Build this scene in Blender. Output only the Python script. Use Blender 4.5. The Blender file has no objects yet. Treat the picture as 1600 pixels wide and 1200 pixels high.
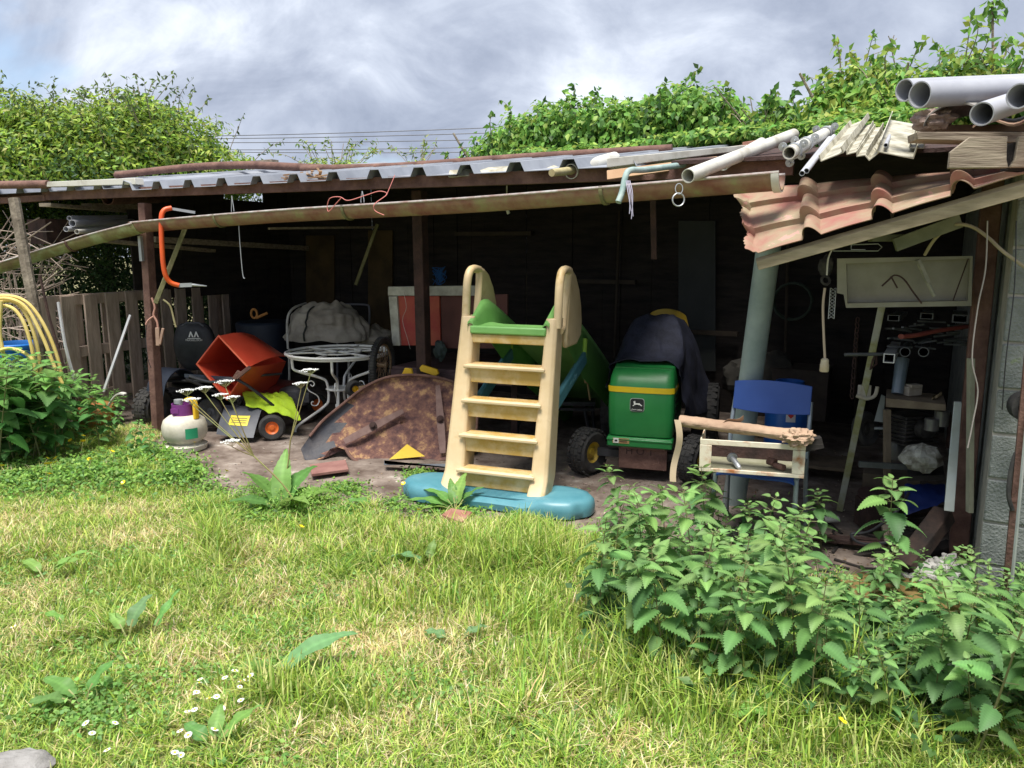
import bpy, math, random
import numpy as np
from mathutils import Vector, Matrix, noise as mnoise
random.seed(7); RNG = np.random.default_rng(11)
R = math.radians
sc = bpy.context.scene
COL = sc.collection
# ---------------- camera, sky, sun, exposure ----------------
FPX, PITCH, CAMH = 1209.0, R(10), 1.55
cam = bpy.data.cameras.new('camera'); co = bpy.data.objects.new('camera', cam); COL.objects.link(co)
cam.sensor_width = 36; cam.lens = 36*FPX/1600; cam.clip_end = 1000; cam.clip_start = 0.05
co.location = (0, 0, CAMH); co.rotation_euler = (R(90)-PITCH, 0, 0); sc.camera = co
SUN_EL, SUN_AZ = R(71), R(200)        # azimuth clockwise from +Y (north): behind the camera, a little to the left
w = bpy.data.worlds.new('World'); sc.world = w; w.use_nodes = True
nt = w.node_tree; nt.nodes.clear()
N = nt.nodes.new; L = nt.links.new
out = N('ShaderNodeOutputWorld'); bg = N('ShaderNodeBackground'); bg.inputs[1].default_value = 0.11
sky = N('ShaderNodeTexSky'); sky.sky_type = 'NISHITA'; sky.sun_disc = False; sky.sun_elevation = SUN_EL; sky.sun_rotation = SUN_AZ
tc = N('ShaderNodeTexCoord'); sep = N('ShaderNodeSeparateXYZ'); L(tc.outputs['Generated'], sep.inputs[0])
def mth(op, a, b=None, c=None):
    n = N('ShaderNodeMath'); n.operation = op
    for i, v in enumerate((a, b, c)):
        if v is None: continue
        if isinstance(v, (int, float)): n.inputs[i].default_value = v
        else: L(v, n.inputs[i])
    return n.outputs[0]
zz = mth('ADD', mth('MAXIMUM', sep.outputs[2], 0.0), 0.75)
cx = mth('DIVIDE', sep.outputs[0], zz); cy = mth('DIVIDE', sep.outputs[1], zz)
cmb = N('ShaderNodeCombineXYZ'); L(cx, cmb.inputs[0]); L(cy, cmb.inputs[1])
def nz(scale, det, rough, off, dist=0.0):
    m = N('ShaderNodeMapping'); L(cmb.outputs[0], m.inputs[0]); m.inputs['Location'].default_value = off
    m.inputs['Scale'].default_value = (0.75, 1.0, 1)
    n = N('ShaderNodeTexNoise'); n.inputs['Scale'].default_value = scale; n.inputs['Detail'].default_value = det
    n.inputs['Roughness'].default_value = rough; n.inputs['Distortion'].default_value = dist; L(m.outputs[0], n.inputs[0]); return n.outputs[0]
def ramp(inp, stops):
    r = N('ShaderNodeValToRGB'); L(inp, r.inputs[0]); e = r.color_ramp.elements
    e[0].position, e[0].color = stops[0][0], (*stops[0][1], 1)
    e[1].position, e[1].color = stops[1][0], (*stops[1][1], 1)
    for p, c in stops[2:]:
        k = e.new(p); k.color = (*c, 1)
    return r.outputs[0]
big = nz(3.3, 12, 0.56, (3.1, 1.7, 0), 0.5); fine = nz(9.0, 12, 0.6, (0.4, 5.0, 2), 0.6)
mixn = mth('ADD', mth('MULTIPLY', big, 0.68), mth('MULTIPLY', fine, 0.32))
K = 1/0.11
cl = ramp(mixn, [(0.375, (0.32*K/4, 0.36*K/4, 0.45*K/4)), (0.46, (0.45*K/4, 0.49*K/4, 0.58*K/4)), (0.54, (0.62*K/4, 0.66*K/4, 0.74*K/4)), (0.625, (0.90*K/4, 0.93*K/4, 0.98*K/4))])
sca = N('ShaderNodeMix'); sca.data_type = 'RGBA'; sca.blend_type = 'MULTIPLY'; sca.inputs[0].default_value = 1.0
L(cl, sca.inputs[6]); sca.inputs[7].default_value = (4*0.59, 4*0.61, 4*0.645, 1)
gap = ramp(nz(3.6, 5, 0.5, (7.7, 2.0, 4)), [(0.66, (1, 1, 1)), (0.73, (0.35, 0.35, 0.35))])
mx = N('ShaderNodeMix'); mx.data_type = 'RGBA'; L(gap, mx.inputs[0]); L(sky.outputs[0], mx.inputs[6]); L(sca.outputs[2], mx.inputs[7])
L(mx.outputs[2], bg.inputs[0]); L(bg.outputs[0], out.inputs[0])
ld = bpy.data.lights.new('sun', 'SUN'); ld.energy = 3.7; ld.angle = R(25); ld.color = (1.0, 0.955, 0.88)
sun = bpy.data.objects.new('sun', ld); COL.objects.link(sun)
sdir = Vector((math.sin(SUN_AZ)*math.cos(SUN_EL), math.cos(SUN_AZ)*math.cos(SUN_EL), math.sin(SUN_EL)))
sun.rotation_euler = sdir.to_track_quat('Z', 'Y').to_euler(); sun.location = (0, 0, 12)
vs = sc.view_settings; vs.view_transform = 'Standard'; vs.look = 'None'; vs.gamma = 1; vs.exposure = 0.95; vs.use_curve_mapping = False
sc.cycles.max_bounces = 8; sc.cycles.diffuse_bounces = 4; sc.cycles.transmission_bounces = 4; sc.cycles.transparent_max_bounces = 4
sc.cycles.use_denoising = True

# ---------------- survey helpers: a direction seen in the photo -> a point in the place ----------------
def ray(px, py):
    x = (px-800)/FPX; y = -(py-600)/FPX
    return Vector((x, math.cos(PITCH)+y*math.sin(PITCH), -math.sin(PITCH)+y*math.cos(PITCH)))
def P(px, py, Y): d = ray(px, py); return Vector((0, 0, CAMH)) + d*(Y/d.y)
def G(px, py, z=0.0): d = ray(px, py); return Vector((0, 0, CAMH)) + d*((z-CAMH)/d.z)
O = Vector((-2.98, 6.36, 0)); U = Vector((0.8944, -0.4472, 0)); V = Vector((0.4472, 0.8944, 0)); Z = Vector((0, 0, 1))
def W(s, v, z): return O + U*s + V*v + Z*z
def S(px, py, v): d = ray(px, py); o = Vector((0, 0, CAMH)); return o + d*((v+O.dot(V)-o.dot(V))/d.dot(V))
SHED_A = math.atan2(-0.4472, 0.8944)

# ---------------- materials ----------------
MATS = {}
def M(name, c1, c2=None, scale=6, rough=0.7, metal=0.0, bump=0.0, bscale=None, c3=None, lo=0.35, hi=0.65, stretch=(1, 1, 1), rot=0.0, spec=None, trans=0, det=8, c3p=0.82, sheen=0):
    if name in MATS: return MATS[name]
    m = bpy.data.materials.new(name); m.use_nodes = True; t = m.node_tree; b = t.nodes['Principled BSDF']
    b.inputs['Roughness'].default_value = rough; b.inputs['Metallic'].default_value = metal
    if spec is not None: b.inputs['Specular IOR Level'].default_value = spec
    if c2 is None: b.inputs['Base Color'].default_value = (*c1, 1)
    if c2 is not None or bump:
        g = t.nodes.new('ShaderNodeTexCoord'); mp = t.nodes.new('ShaderNodeMapping'); mp.inputs['Scale'].default_value = stretch; mp.inputs['Rotation'].default_value = (0, 0, rot)
        t.links.new(g.outputs['Object'], mp.inputs[0])
    if c2 is not None:
        n = t.nodes.new('ShaderNodeTexNoise'); n.inputs['Scale'].default_value = scale; n.inputs['Detail'].default_value = det; n.inputs['Roughness'].default_value = 0.62
        t.links.new(mp.outputs[0], n.inputs[0]); r = t.nodes.new('ShaderNodeValToRGB'); e = r.color_ramp.elements
        e[0].position, e[0].color = lo, (*c1, 1); e[1].position, e[1].color = hi, (*c2, 1)
        if c3: k = e.new(min(c3p, 0.99)); k.color = (*c3, 1)
        t.links.new(n.outputs[0], r.inputs[0]); t.links.new(r.outputs[0], b.inputs['Base Color'])
    if bump:
        n2 = t.nodes.new('ShaderNodeTexNoise'); n2.inputs['Scale'].default_value = bscale or scale*4; n2.inputs['Detail'].default_value = 6
        t.links.new(mp.outputs[0], n2.inputs[0]); bp = t.nodes.new('ShaderNodeBump'); bp.inputs['Strength'].default_value = min(1, bump); bp.inputs['Distance'].default_value = 0.01
        t.links.new(n2.outputs[0], bp.inputs['Height']); t.links.new(bp.outputs[0], b.inputs['Normal'])
    MATS[name] = m; return m
def leafmat(name, trans=0.35, rough=0.5, spec=0.3):
    if name in MATS: return MATS[name]
    m = bpy.data.materials.new(name); m.use_nodes = True; t = m.node_tree; b = t.nodes['Principled BSDF']; b.inputs['Roughness'].default_value = rough; b.inputs['Specular IOR Level'].default_value = spec
    a = t.nodes.new('ShaderNodeAttribute'); a.attribute_name = 'Col'; t.links.new(a.outputs[0], b.inputs['Base Color'])
    tr = t.nodes.new('ShaderNodeBsdfTranslucent'); hs = t.nodes.new('ShaderNodeHueSaturation'); hs.inputs['Hue'].default_value = 0.485; hs.inputs['Value'].default_value = 1.35
    t.links.new(a.outputs[0], hs.inputs['Color']); t.links.new(hs.outputs[0], tr.inputs[0])
    mx = t.nodes.new('ShaderNodeMixShader'); mx.inputs[0].default_value = trans
    t.links.new(b.outputs[0], mx.inputs[1]); t.links.new(tr.outputs[0], mx.inputs[2]); t.links.new(mx.outputs[0], t.nodes['Material Output'].inputs[0])
    MATS[name] = m; return m
LEAF = leafmat('leaf'); GRASSM = leafmat('grass_blade', 0.3, 0.55, 0.25)
steel = M('galvanised_steel', (0.36, 0.38, 0.40), (0.52, 0.54, 0.56), 3, 0.45, 0.55, 0.1, stretch=(1, 1, 1))
roofgrey = M('roof_sheet_grey', (0.19, 0.205, 0.24), (0.31, 0.33, 0.37), 2.5, 0.55, 0.0, 0.05, c3=(0.30, 0.26, 0.21), c3p=.66, det=12)
rust = M('rusty_steel', (0.10, 0.05, 0.04), (0.20, 0.11, 0.085), 9, 0.85, 0.1, 0.5, 60, c3=(0.30, 0.18, 0.13))
rustdk = M('dark_rusty_steel', (0.03, 0.017, 0.015), (0.075, 0.038, 0.032), 9, 0.85, 0.1, 0.5, 60, c3=(0.2, 0.09, 0.06))
gutterm = M('gutter_paint', (0.19, 0.07, 0.05), (0.24, 0.15, 0.09), 7, 0.5, 0, 0.2, c3=(0.24, 0.23, 0.10), lo=0.36, hi=0.54, c3p=0.66)
bead = M('gutter_bead', (0.5, 0.48, 0.46), (0.30, 0.2, 0.17), 14, 0.4, 0.2)
pvc = M('grey_plastic', (0.32, 0.33, 0.37), (0.45, 0.46, 0.50), 2.2, 0.5, 0, 0.05, c3=(0.3, 0.27, 0.16), c3p=0.74)
pvcw = M('offwhite_plastic', (0.34, 0.32, 0.26), (0.56, 0.55, 0.50), 6, 0.5, 0, 0.05, lo=0.3, hi=0.5)
pvcd = M('dirty_cream_plastic', (0.20, 0.18, 0.12), (0.46, 0.44, 0.36), 9, 0.6, 0, 0.2, lo=0.35, hi=0.55)
woodg = M('weathered_wood', (0.15, 0.115, 0.085), (0.33, 0.28, 0.21), 5, 0.85, 0, 0.4, 14, stretch=(1, 6, 12), rot=-SHED_A)
woodp = M('pallet_wood', (0.32, 0.24, 0.19), (0.52, 0.41, 0.33), 4, 0.85, 0, 0.4, 18, stretch=(6, 6, 1))
woodm = M('mossy_wood', (0.10, 0.10, 0.04), (0.27, 0.25, 0.13), 8, 0.9, 0, 0.5, 30, c3=(0.35, 0.32, 0.2))
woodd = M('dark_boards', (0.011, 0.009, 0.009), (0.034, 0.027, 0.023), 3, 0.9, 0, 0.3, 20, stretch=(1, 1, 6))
ochre = M('ochre_boards', (0.05, 0.032, 0.012), (0.10, 0.065, 0.025), 4, 0.85, 0, 0.3)
white = M('white_enamel', (0.82, 0.82, 0.79), (0.6, 0.56, 0.48), 9, 0.4, 0, 0.05, lo=0.5, hi=0.75)
blackp = M('black_plastic', (0.012, 0.013, 0.016), (0.035, 0.036, 0.042), 8, 0.5, 0, 0.05)
blackr = M('rubber', (0.018, 0.018, 0.02), (0.05, 0.047, 0.043), 14, 0.8, 0, 0.2, 80)
darkg = M('dark_grey_plastic', (0.045, 0.05, 0.065), (0.09, 0.095, 0.11), 6, 0.55, 0, 0.1, c3=(0.16, 0.15, 0.13))

# ---------------- mesh builder ----------------
def frame_of(d, up=Z):
    d = Vector(d).normalized(); up = Vector(up)
    if abs(d.dot(up)) > 0.97: up = Vector((0, 1, 0)) if abs(d.y) < 0.9 else Vector((1, 0, 0))
    x = d.cross(up).normalized(); y = x.cross(d).normalized(); return x, y, d
class MB:
    def __init__(s): s.v = []; s.f = []; s.mi = []
    def add(s, vs, fs, mi=0):
        o = len(s.v); s.v += [tuple(p) for p in vs]; s.f += [tuple(i+o for i in f) for f in fs]; s.mi += [mi]*len(fs); return s
    def box(s, c, size, rz=0, mi=0, mat=None):
        hx, hy, hz = [k/2 for k in size]; m = mat or Matrix.Rotation(rz, 3, 'Z'); c = Vector(c)
        vs = [c + m @ Vector((x*hx, y*hy, z*hz)) for x, y, z in [(-1,-1,-1),(1,-1,-1),(1,1,-1),(-1,1,-1),(-1,-1,1),(1,-1,1),(1,1,1),(-1,1,1)]]
        return s.add(vs, [(3,2,1,0),(4,5,6,7),(0,1,5,4),(1,2,6,5),(2,3,7,6),(3,0,4,7)], mi)
    def beam(s, p0, p1, w, h, up=Z, mi=0):
        p0, p1 = Vector(p0), Vector(p1); x, y, d = frame_of(p1-p0, up); x = x*w/2; y = y*h/2
        vs = [p0-x-y, p0+x-y, p0+x+y, p0-x+y, p1-x-y, p1+x-y, p1+x+y, p1-x+y]
        return s.add(vs, [(0,1,2,3),(7,6,5,4),(1,0,4,5),(2,1,5,6),(3,2,6,7),(0,3,7,4)], mi)
    def tube(s, pts, r, n=10, closed=False, caps=True, mi=0, flat=1.0):
        pts = [Vector(p) for p in pts]; m = len(pts); rs = r if isinstance(r, (list, tuple)) else [r]*m
        tang = []
        for i in range(m):
            a = pts[(i-1) % m] if closed or i > 0 else pts[i]; b = pts[(i+1) % m] if closed or i < m-1 else pts[i]
            t = b-a; tang.append(t.normalized() if t.length > 1e-9 else Vector((0, 0, 1)))
        x, y, d = frame_of(tang[0]); vs = []
        for i in range(m):
            t = tang[i]; x = (x - t*x.dot(t)).normalized(); y = t.cross(x)
            vs += [pts[i] + (x*math.cos(2*math.pi*k/n) + y*math.sin(2*math.pi*k/n)*flat)*rs[i] for k in range(n)]
        fs = []
        for i in range(m if closed else m-1):
            j = (i+1) % m
            fs += [(i*n+k, i*n+(k+1) % n, j*n+(k+1) % n, j*n+k) for k in range(n)]
        if caps and not closed: fs += [tuple(reversed(range(n))), tuple((m-1)*n+k for k in range(n))]
        return s.add(vs, fs, mi)
    def pipe(s, p0, p1, ro, ri, n=28, mi=0, r1=None):
        p0, p1 = Vector(p0), Vector(p1); x, y, d = frame_of(p1-p0); k1 = (r1 or ro)/ro; vs = []
        for p, r in ((p0, ri), (p0, ro), (p1, ro*k1), (p1, ri*k1)):
            vs += [p + x*math.cos(2*math.pi*k/n)*r + y*math.sin(2*math.pi*k/n)*r for k in range(n)]
        return s.add(vs, [(q*n+k, q*n+(k+1) % n, ((q+1) % 4)*n+(k+1) % n, ((q+1) % 4)*n+k) for q in range(4) for k in range(n)], mi)
    def lathe(s, prof, o=(0,0,0), ax=Z, n=28, mi=0, sy=1.0):
        o = Vector(o); x, y, d = frame_of(ax); m = len(prof)
        vs = [o + d*z + (x*math.cos(2*math.pi*k/n) + y*sy*math.sin(2*math.pi*k/n))*r for r, z in prof for k in range(n)]
        fs = [(i*n+k, i*n+(k+1) % n, (i+1)*n+(k+1) % n, (i+1)*n+k) for i in range(m-1) for k in range(n)]
        if prof[0][0] > 1e-6: fs.append(tuple(reversed(range(n))))
        if prof[-1][0] > 1e-6: fs.append(tuple((m-1)*n+k for k in range(n)))
        return s.add(vs, fs, mi)
    def prism(s, poly, o, ax, ay, depth, mi=0):
        o, ax, ay, dp = Vector(o), Vector(ax), Vector(ay), Vector(depth); n = len(poly)
        a = [o + ax*p[0] + ay*p[1] for p in poly]; b = [p+dp for p in a]
        return s.add(a+b, [tuple(range(n)), tuple(reversed(range(n, 2*n)))] + [(i, i+n, (i+1) % n+n, (i+1) % n) for i in range(n)], mi)
    def polyslab(s, pts, dp, mi=0):
        n = len(pts); a = [Vector(p) for p in pts]; b = [p+Vector(dp) for p in a]
        return s.add(a+b, [tuple(range(n)), tuple(reversed(range(n, 2*n)))] + [(i, i+n, (i+1) % n+n, (i+1) % n) for i in range(n)], mi)
    def grid(s, fn, nu, nv, mi=0, cu=False):
        vs = [fn(i/nu, j/nv) for j in range(nv+1) for i in range(nu+1)]
        return s.add(vs, [(j*(nu+1)+i, j*(nu+1)+i+1, (j+1)*(nu+1)+i+1, (j+1)*(nu+1)+i) for j in range(nv) for i in range(nu)], mi)
    def slab(s, fn, nu, nv, th, mi=0):      # grid with a second skin th away
        th = Vector(th); n = (nu+1)*(nv+1)
        a = [Vector(fn(i/nu, j/nv)) for j in range(nv+1) for i in range(nu+1)]
        q = [(j*(nu+1)+i, j*(nu+1)+i+1, (j+1)*(nu+1)+i+1, (j+1)*(nu+1)+i) for j in range(nv) for i in range(nu)]
        bd = [i for i in range(nu+1)] + [j*(nu+1)+nu for j in range(1, nv+1)] + [nv*(nu+1)+i for i in range(nu-1, -1, -1)] + [j*(nu+1) for j in range(nv-1, 0, -1)]
        return s.add(a+[p+th for p in a], q + [tuple(k+n for k in reversed(f)) for f in q] + [(bd[(k+1) % len(bd)], bd[k], bd[k]+n, bd[(k+1) % len(bd)]+n) for k in range(len(bd))], mi)
    def blob(s, c, r, amp=0.15, fr=2.0, nu=24, nv=16, mi=0, seed=0, m=None, zmin=None):
        c = Vector(c); vs = []
        for j in range(nv+1):
            th = math.pi*j/nv
            for i in range(nu):
                ph = 2*math.pi*i/nu; d = Vector((math.sin(th)*math.cos(ph), math.sin(th)*math.sin(ph), math.cos(th)))
                k = 1 + amp*(mnoise.fractal(d*fr+Vector((seed*7.3, seed, 0)), 1.0, 2.0, 4)*1.6)
                p = Vector((d.x*r[0]*k, d.y*r[1]*k, d.z*r[2]*k)); p = (m @ p) if m else p
                p = c+p
                if zmin is not None and p.z < zmin: p.z = zmin
                vs.append(p)
        return s.add(vs, [(j*nu+i, j*nu+(i+1) % nu, (j+1)*nu+(i+1) % nu, (j+1)*nu+i) for j in range(nv) for i in range(nu)], mi)
    def build(s, name, mat, parent=None, local=False, bevel=0, ang=38, **props):
        me = bpy.data.meshes.new(name); root = Vector((0, 0, 0))
        if parent is not None and not local:
            pw = parent.matrix_basis.translation.copy(); q = parent
            while q.parent: q = q.parent; pw += q.matrix_basis.translation
            root = pw
        elif parent is None:
            a = np.array(s.v); root = Vector(((a[:,0].min()+a[:,0].max())/2, (a[:,1].min()+a[:,1].max())/2, a[:,2].min()))
        me.from_pydata([tuple(Vector(p)-root) for p in s.v], [], s.f)
        for m_ in (mat if isinstance(mat, (list, tuple)) else [mat]): me.materials.append(m_)
        me.polygons.foreach_set('material_index', s.mi)
        me.update(); me.validate()
        me.shade_smooth(); me.set_sharp_from_angle(angle=R(ang))
        o = bpy.data.objects.new(name, me); COL.objects.link(o)
        if parent is not None: o.parent = parent
        else: o.location = root
        if bevel:
            b = o.modifiers.new('bevel', 'BEVEL'); b.width = bevel; b.segments = 2; b.limit_method = 'ANGLE'; b.angle_limit = R(35)
        for k, v_ in props.items(): o[k] = v_
        return o
def tag(o, label, cat, group=None):
    o['label'] = label; o['category'] = cat
    if group: o['group'] = group
    return o
def thing(name, label, cat, loc=(0,0,0), rz=0, group=None):
    o = bpy.data.objects.new(name, None); COL.objects.link(o); o.location = loc; o.rotation_euler = (0, 0, rz); o.empty_display_size = 0.05
    return tag(o, label, cat, group)
def struct(o): o['kind'] = 'structure'; return o
def dup(root, loc, rz=0.0, scale=1.0, label=None, group=None, tilt=(0, 0)):
    r = root.copy(); COL.objects.link(r); r.location = loc; r.rotation_euler = (tilt[0], tilt[1], rz); r.scale = (scale,)*3
    if label: r['label'] = label
    if group: r['group'] = group
    for ch in root.children:
        c = ch.copy(); COL.objects.link(c); c.parent = r
        for g in ch.children:
            d = g.copy(); COL.objects.link(d); d.parent = c
    return r
def text(s, size, loc, ax, ay, mat, parent, name='lettering', ext=0.001):
    cu = bpy.data.curves.new(name, 'FONT'); cu.body = s; cu.size = size; cu.extrude = ext; cu.align_x = 'CENTER'; cu.align_y = 'CENTER'
    t = bpy.data.objects.new(name, cu); COL.objects.link(t); dg = bpy.context.evaluated_depsgraph_get()
    me = bpy.data.meshes.new_from_object(t.evaluated_get(dg)); bpy.data.objects.remove(t)
    o = bpy.data.objects.new(name, me); COL.objects.link(o); me.materials.clear(); me.materials.append(mat)
    ax = Vector(ax).normalized(); ay = Vector(ay).normalized(); az = ax.cross(ay)
    mt = Matrix(((ax.x, ay.x, az.x), (ax.y, ay.y, az.y), (ax.z, ay.z, az.z)))
    me.transform(mt.to_4x4()); o.parent = parent; o.location = Vector(loc) if parent is not None else loc
    return o
def arc(pts, n=6):      # Catmull-Rom smoothing
    pts = [Vector(p) for p in pts]; o = []
    for i in range(len(pts)-1):
        p0 = pts[max(i-1, 0)]; p1 = pts[i]; p2 = pts[i+1]; p3 = pts[min(i+2, len(pts)-1)]
        for k in range(n):
            t = k/n; o.append(0.5*((2*p1)+(p2-p0)*t+(2*p0-5*p1+4*p2-p3)*t*t+(3*p1-p0-3*p2+p3)*t**3))
    o.append(pts[-1]); return o
def npmesh(name, v, f, col, mat, parent=None):
    me = bpy.data.meshes.new(name); k = f.shape[1]
    me.vertices.add(len(v)); me.vertices.foreach_set('co', v.astype(np.float32).ravel())
    me.loops.add(f.size); me.loops.foreach_set('vertex_index', f.astype(np.int32).ravel())
    me.polygons.add(len(f)); me.polygons.foreach_set('loop_start', np.arange(0, f.size, k, dtype=np.int32)); me.polygons.foreach_set('loop_total', np.full(len(f), k, dtype=np.int32))
    a = me.color_attributes.new('Col', 'FLOAT_COLOR', 'POINT'); c4 = np.ones((len(v), 4), np.float32); c4[:, :3] = col; a.data.foreach_set('color', c4.ravel())
    me.materials.append(mat); me.update(); me.validate()
    o = bpy.data.objects.new(name, me); COL.objects.link(o)
    if parent is not None: o.parent = parent
    return o
def norm(a): return a/np.maximum(np.linalg.norm(a, axis=1, keepdims=True), 1e-9)
def pick(cols, n, w=None):
    c = np.array(cols)[RNG.choice(len(cols), n, p=w)]; return c*(1+RNG.normal(0, 0.16, (n, 1)))*(1+RNG.normal(0, 0.05, (n, 3)))
def leafcloud(name, pos, nrm, L_, W_, cols, droop=0.5, w=None, mat=None, parent=None, spread=0.6):
    """pos: leaf bases, nrm: way the leaf face looks; five-vertex folded leaves"""
    n = len(pos); nr = norm(nrm + RNG.normal(0, spread, (n, 3)))
    d = RNG.normal(0, 1, (n, 3)); d[:, 2] -= droop*1.6; d = d - nr*(d*nr).sum(1, keepdims=True); d = norm(d); s = np.cross(nr, d)
    ll = (L_*RNG.uniform(0.6, 1.25, n))[:, None]; ww = (W_*RNG.uniform(0.7, 1.2, n))[:, None]
    b = pos; t = pos + d*ll + nr*(-0.12*ll); c = pos + d*ll*0.4; l = c + s*ww*0.5 + nr*ww*0.14; r = c - s*ww*0.5 + nr*ww*0.14
    v = np.stack([b, l, c, r, t], 1).reshape(-1, 3); i = np.arange(n)[:, None]*5
    f = np.concatenate([i+np.array([[0, 2, 1]]), i+np.array([[0, 3, 2]]), i+np.array([[1, 2, 4]]), i+np.array([[2, 3, 4]])], 0)
    col = np.clip(pick(cols, n, w), 0.004, 1); col = np.repeat(col, 5, 0)
    return npmesh(name, v, f, col, mat or LEAF, parent)
def wob(x, y, f=1.0):
    return (np.sin(x*1.7*f+1.3)+np.sin(y*2.1*f+0.4)+np.sin((x+y)*1.1*f+2.2)+np.sin((x-1.6*y)*2.9*f+4)+0.7*np.sin((2.3*x+y)*3.1*f))/4.7
# ================= SETTING =================
def gz(x, y):
    k = max(0.0, min(1.0, (4.3 - y - 0.45*x)/1.0)) if y < 8 else 0.0
    return (0.016*float(wob(x, y, 0.8))-.012)*k
def axis(n, a, b): return [a*math.sinh(b*(i/n*2-1))/math.sinh(b) for i in range(n+1)]
xs = axis(150, 120, 4.2); ys = [4+y for y in axis(150, 120, 4.2)]
g = MB(); g.v = [(x, y, gz(x, y)) for y in ys for x in xs]; n_ = len(xs)
g.f = [(j*n_+i, j*n_+i+1, (j+1)*n_+i+1, (j+1)*n_+i) for j in range(len(ys)-1) for i in range(n_-1)]; g.mi = [0]*len(g.f)
soil = M('lawn_soil', (0.07, 0.08, 0.03), (0.26, 0.23, 0.11), 9, 0.95, 0, 0.8, 50, c3=(0.12, 0.17, 0.05), lo=0.35, hi=0.6)
struct(g.build('ground', soil, thing('tmp', 'x', 'x')))
_t = bpy.data.objects['tmp']; _g = bpy.data.objects['ground']; _g.parent = None; bpy.data.objects.remove(_t)
apron = [G(*p) for p in [(215, 705), (250, 730), (285, 745), (300, 775), (380, 790), (470, 795), (560, 800), (640, 812), (740, 818), (850, 832), (930, 850), (985, 880), (1100, 905), (1250, 925), (1380, 945), (1540, 965)]]
poly = []
for a, b in zip(apron[:-1], apron[1:]):
    for k in range(5):
        p = a.lerp(b, k/5); q = mnoise.noise(p*7); poly.append(p + Vector((0, q*0.09, 0)))
poly.append(apron[-1]); poly += [W(7.5, -0.4, 0), W(7.5, 3.4, 0), W(-2.5, 3.4, 0), W(-1.3, -0.2, 0)]
dirt = M('packed_dirt', (0.085, 0.058, 0.045), (0.24, 0.195, 0.165), 4.2, 0.95, 0, 1, 26, c3=(0.42, 0.38, 0.34), lo=0.36, hi=0.60, c3p=.70, det=14)
b = MB(); b.v = [(p.x, p.y, 0.006) for p in poly]; b.f = [tuple(range(len(poly)))]; b.mi = [0]
me = b.build('dirt_floor', dirt); struct(me)
AP = np.array([(p.x, p.y) for p in apron])
def apron_y(x): return np.interp(x, AP[:, 0], AP[:, 1], left=6.6, right=AP[-1, 1])

# ---- grass ----
def blades(name, n, region, hfun, cols, wts, lie=0.35, wd=0.0035, lab=None):
    Y = 1.7 + (region[1]-1.7)*RNG.random(n*2)**0.9; X = RNG.uniform(-1, 1, n*2)*(0.66*Y+1.5)
    keep = region[2](X, Y); X, Y = X[keep][:n], Y[keep][:n]; n = len(X)
    h = hfun(X, Y)*RNG.uniform(0.45, 1.25, n); az = RNG.uniform(0, 2*np.pi, n) ; ln = np.clip(RNG.normal(lie, 0.3, n), 0.02, 2.2)
    d = np.stack([np.cos(az), np.sin(az), np.zeros(n)], 1); up = np.array([[0, 0, 1.]]); sd = np.stack([-np.sin(az+RNG.normal(0, .7, n)), np.cos(az), np.zeros(n)], 1); sd = norm(sd)
    nrm_ = np.sqrt(1+ln**2)[:, None]; h1 = h[:, None]; z0 = np.array([gz(x, y) for x, y in zip(X, Y)])-0.004
    base = np.stack([X, Y, z0], 1); ww = wd*RNG.uniform(0.6, 1.5, n)[:, None]*(0.8+h1*3)
    def pt(t): return base + h1*(up*(t - 0.28*ln[:, None]*t*t)/nrm_**0.6 + d*ln[:, None]*t*t/nrm_**0.6)
    p0, p1, p2, p3 = pt(0), pt(.38), pt(.72), pt(1.0)
    for q in (p1, p2, p3): q[:, 2] = np.maximum(q[:, 2], z0+0.006)
    v = np.stack([p0-sd*ww*.4, p0+sd*ww*.4, p1-sd*ww*.5, p1+sd*ww*.5, p2-sd*ww*.36, p2+sd*ww*.36, p3], 1).reshape(-1, 3)
    i = np.arange(n)[:, None]*7; f = np.concatenate([i+np.array([[a, b_, c]]) for a, b_, c in ((0,1,2),(1,3,2),(2,3,4),(3,5,4),(4,5,6))], 0)
    col = np.clip(pick(cols, n, wts), 0.01, 1)
    dry = (wob(X+3, Y*1.6, 1.5)*0.5+wob(X*2+1, Y*2.4, 2.3)*0.5)*1.1
    return X, Y, v, f, col, dry
greens = [(0.27, 0.40, 0.06), (0.17, 0.31, 0.05), (0.38, 0.47, 0.10), (0.48, 0.52, 0.19), (0.10, 0.21, 0.045)]
straw = [(0.68, 0.58, 0.30), (0.56, 0.45, 0.22), (0.74, 0.66, 0.42)]
lawn_ok = lambda X, Y: (Y < apron_y(X)+RNG.normal(0, 0.09, len(X))+.09*np.sin(X*5.3+1)+.06*np.sin(X*13)+0.04) & (X > -6.5)
def hgt(X, Y):
    edge = np.clip(1-np.abs(Y-(apron_y(X)-0.45))/0.55, 0, 1)*(X > -1.0)*(X < 0.9)
    near_bed = np.clip((X-0.35*Y+0.35)*1.2, 0, 1)
    return 0.07 + 0.035*np.clip(wob(X*1.3, Y*1.3, 1.9), -0.8, 1) + 0.06*edge + 0.03*near_bed + 0.12*np.clip(wob(X*3, Y*3, 1.4)-0.3, 0, 1)
X, Y, v, f, col, dry = blades('grass', 290000, (0, 6.7, lawn_ok), hgt, greens, [.3, .2, .24, .16, .1], 0.85, 0.004)
lush = np.clip(0.55+0.9*wob(X*0.8+5, Y*0.9, 1.2)+0.35*(X*0.3), 0, 1)[:, None]
sc_ = pick(straw, len(X)); mask = (RNG.random(len(X)) < np.clip(0.17+0.75*dry-0.10*(X > 0), 0.03, 0.85))[:, None]
col = np.where(mask, np.clip(sc_, 0.02, 1), col*(1.12-0.22*lush)); col = np.repeat(col, 7, 0)
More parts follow.
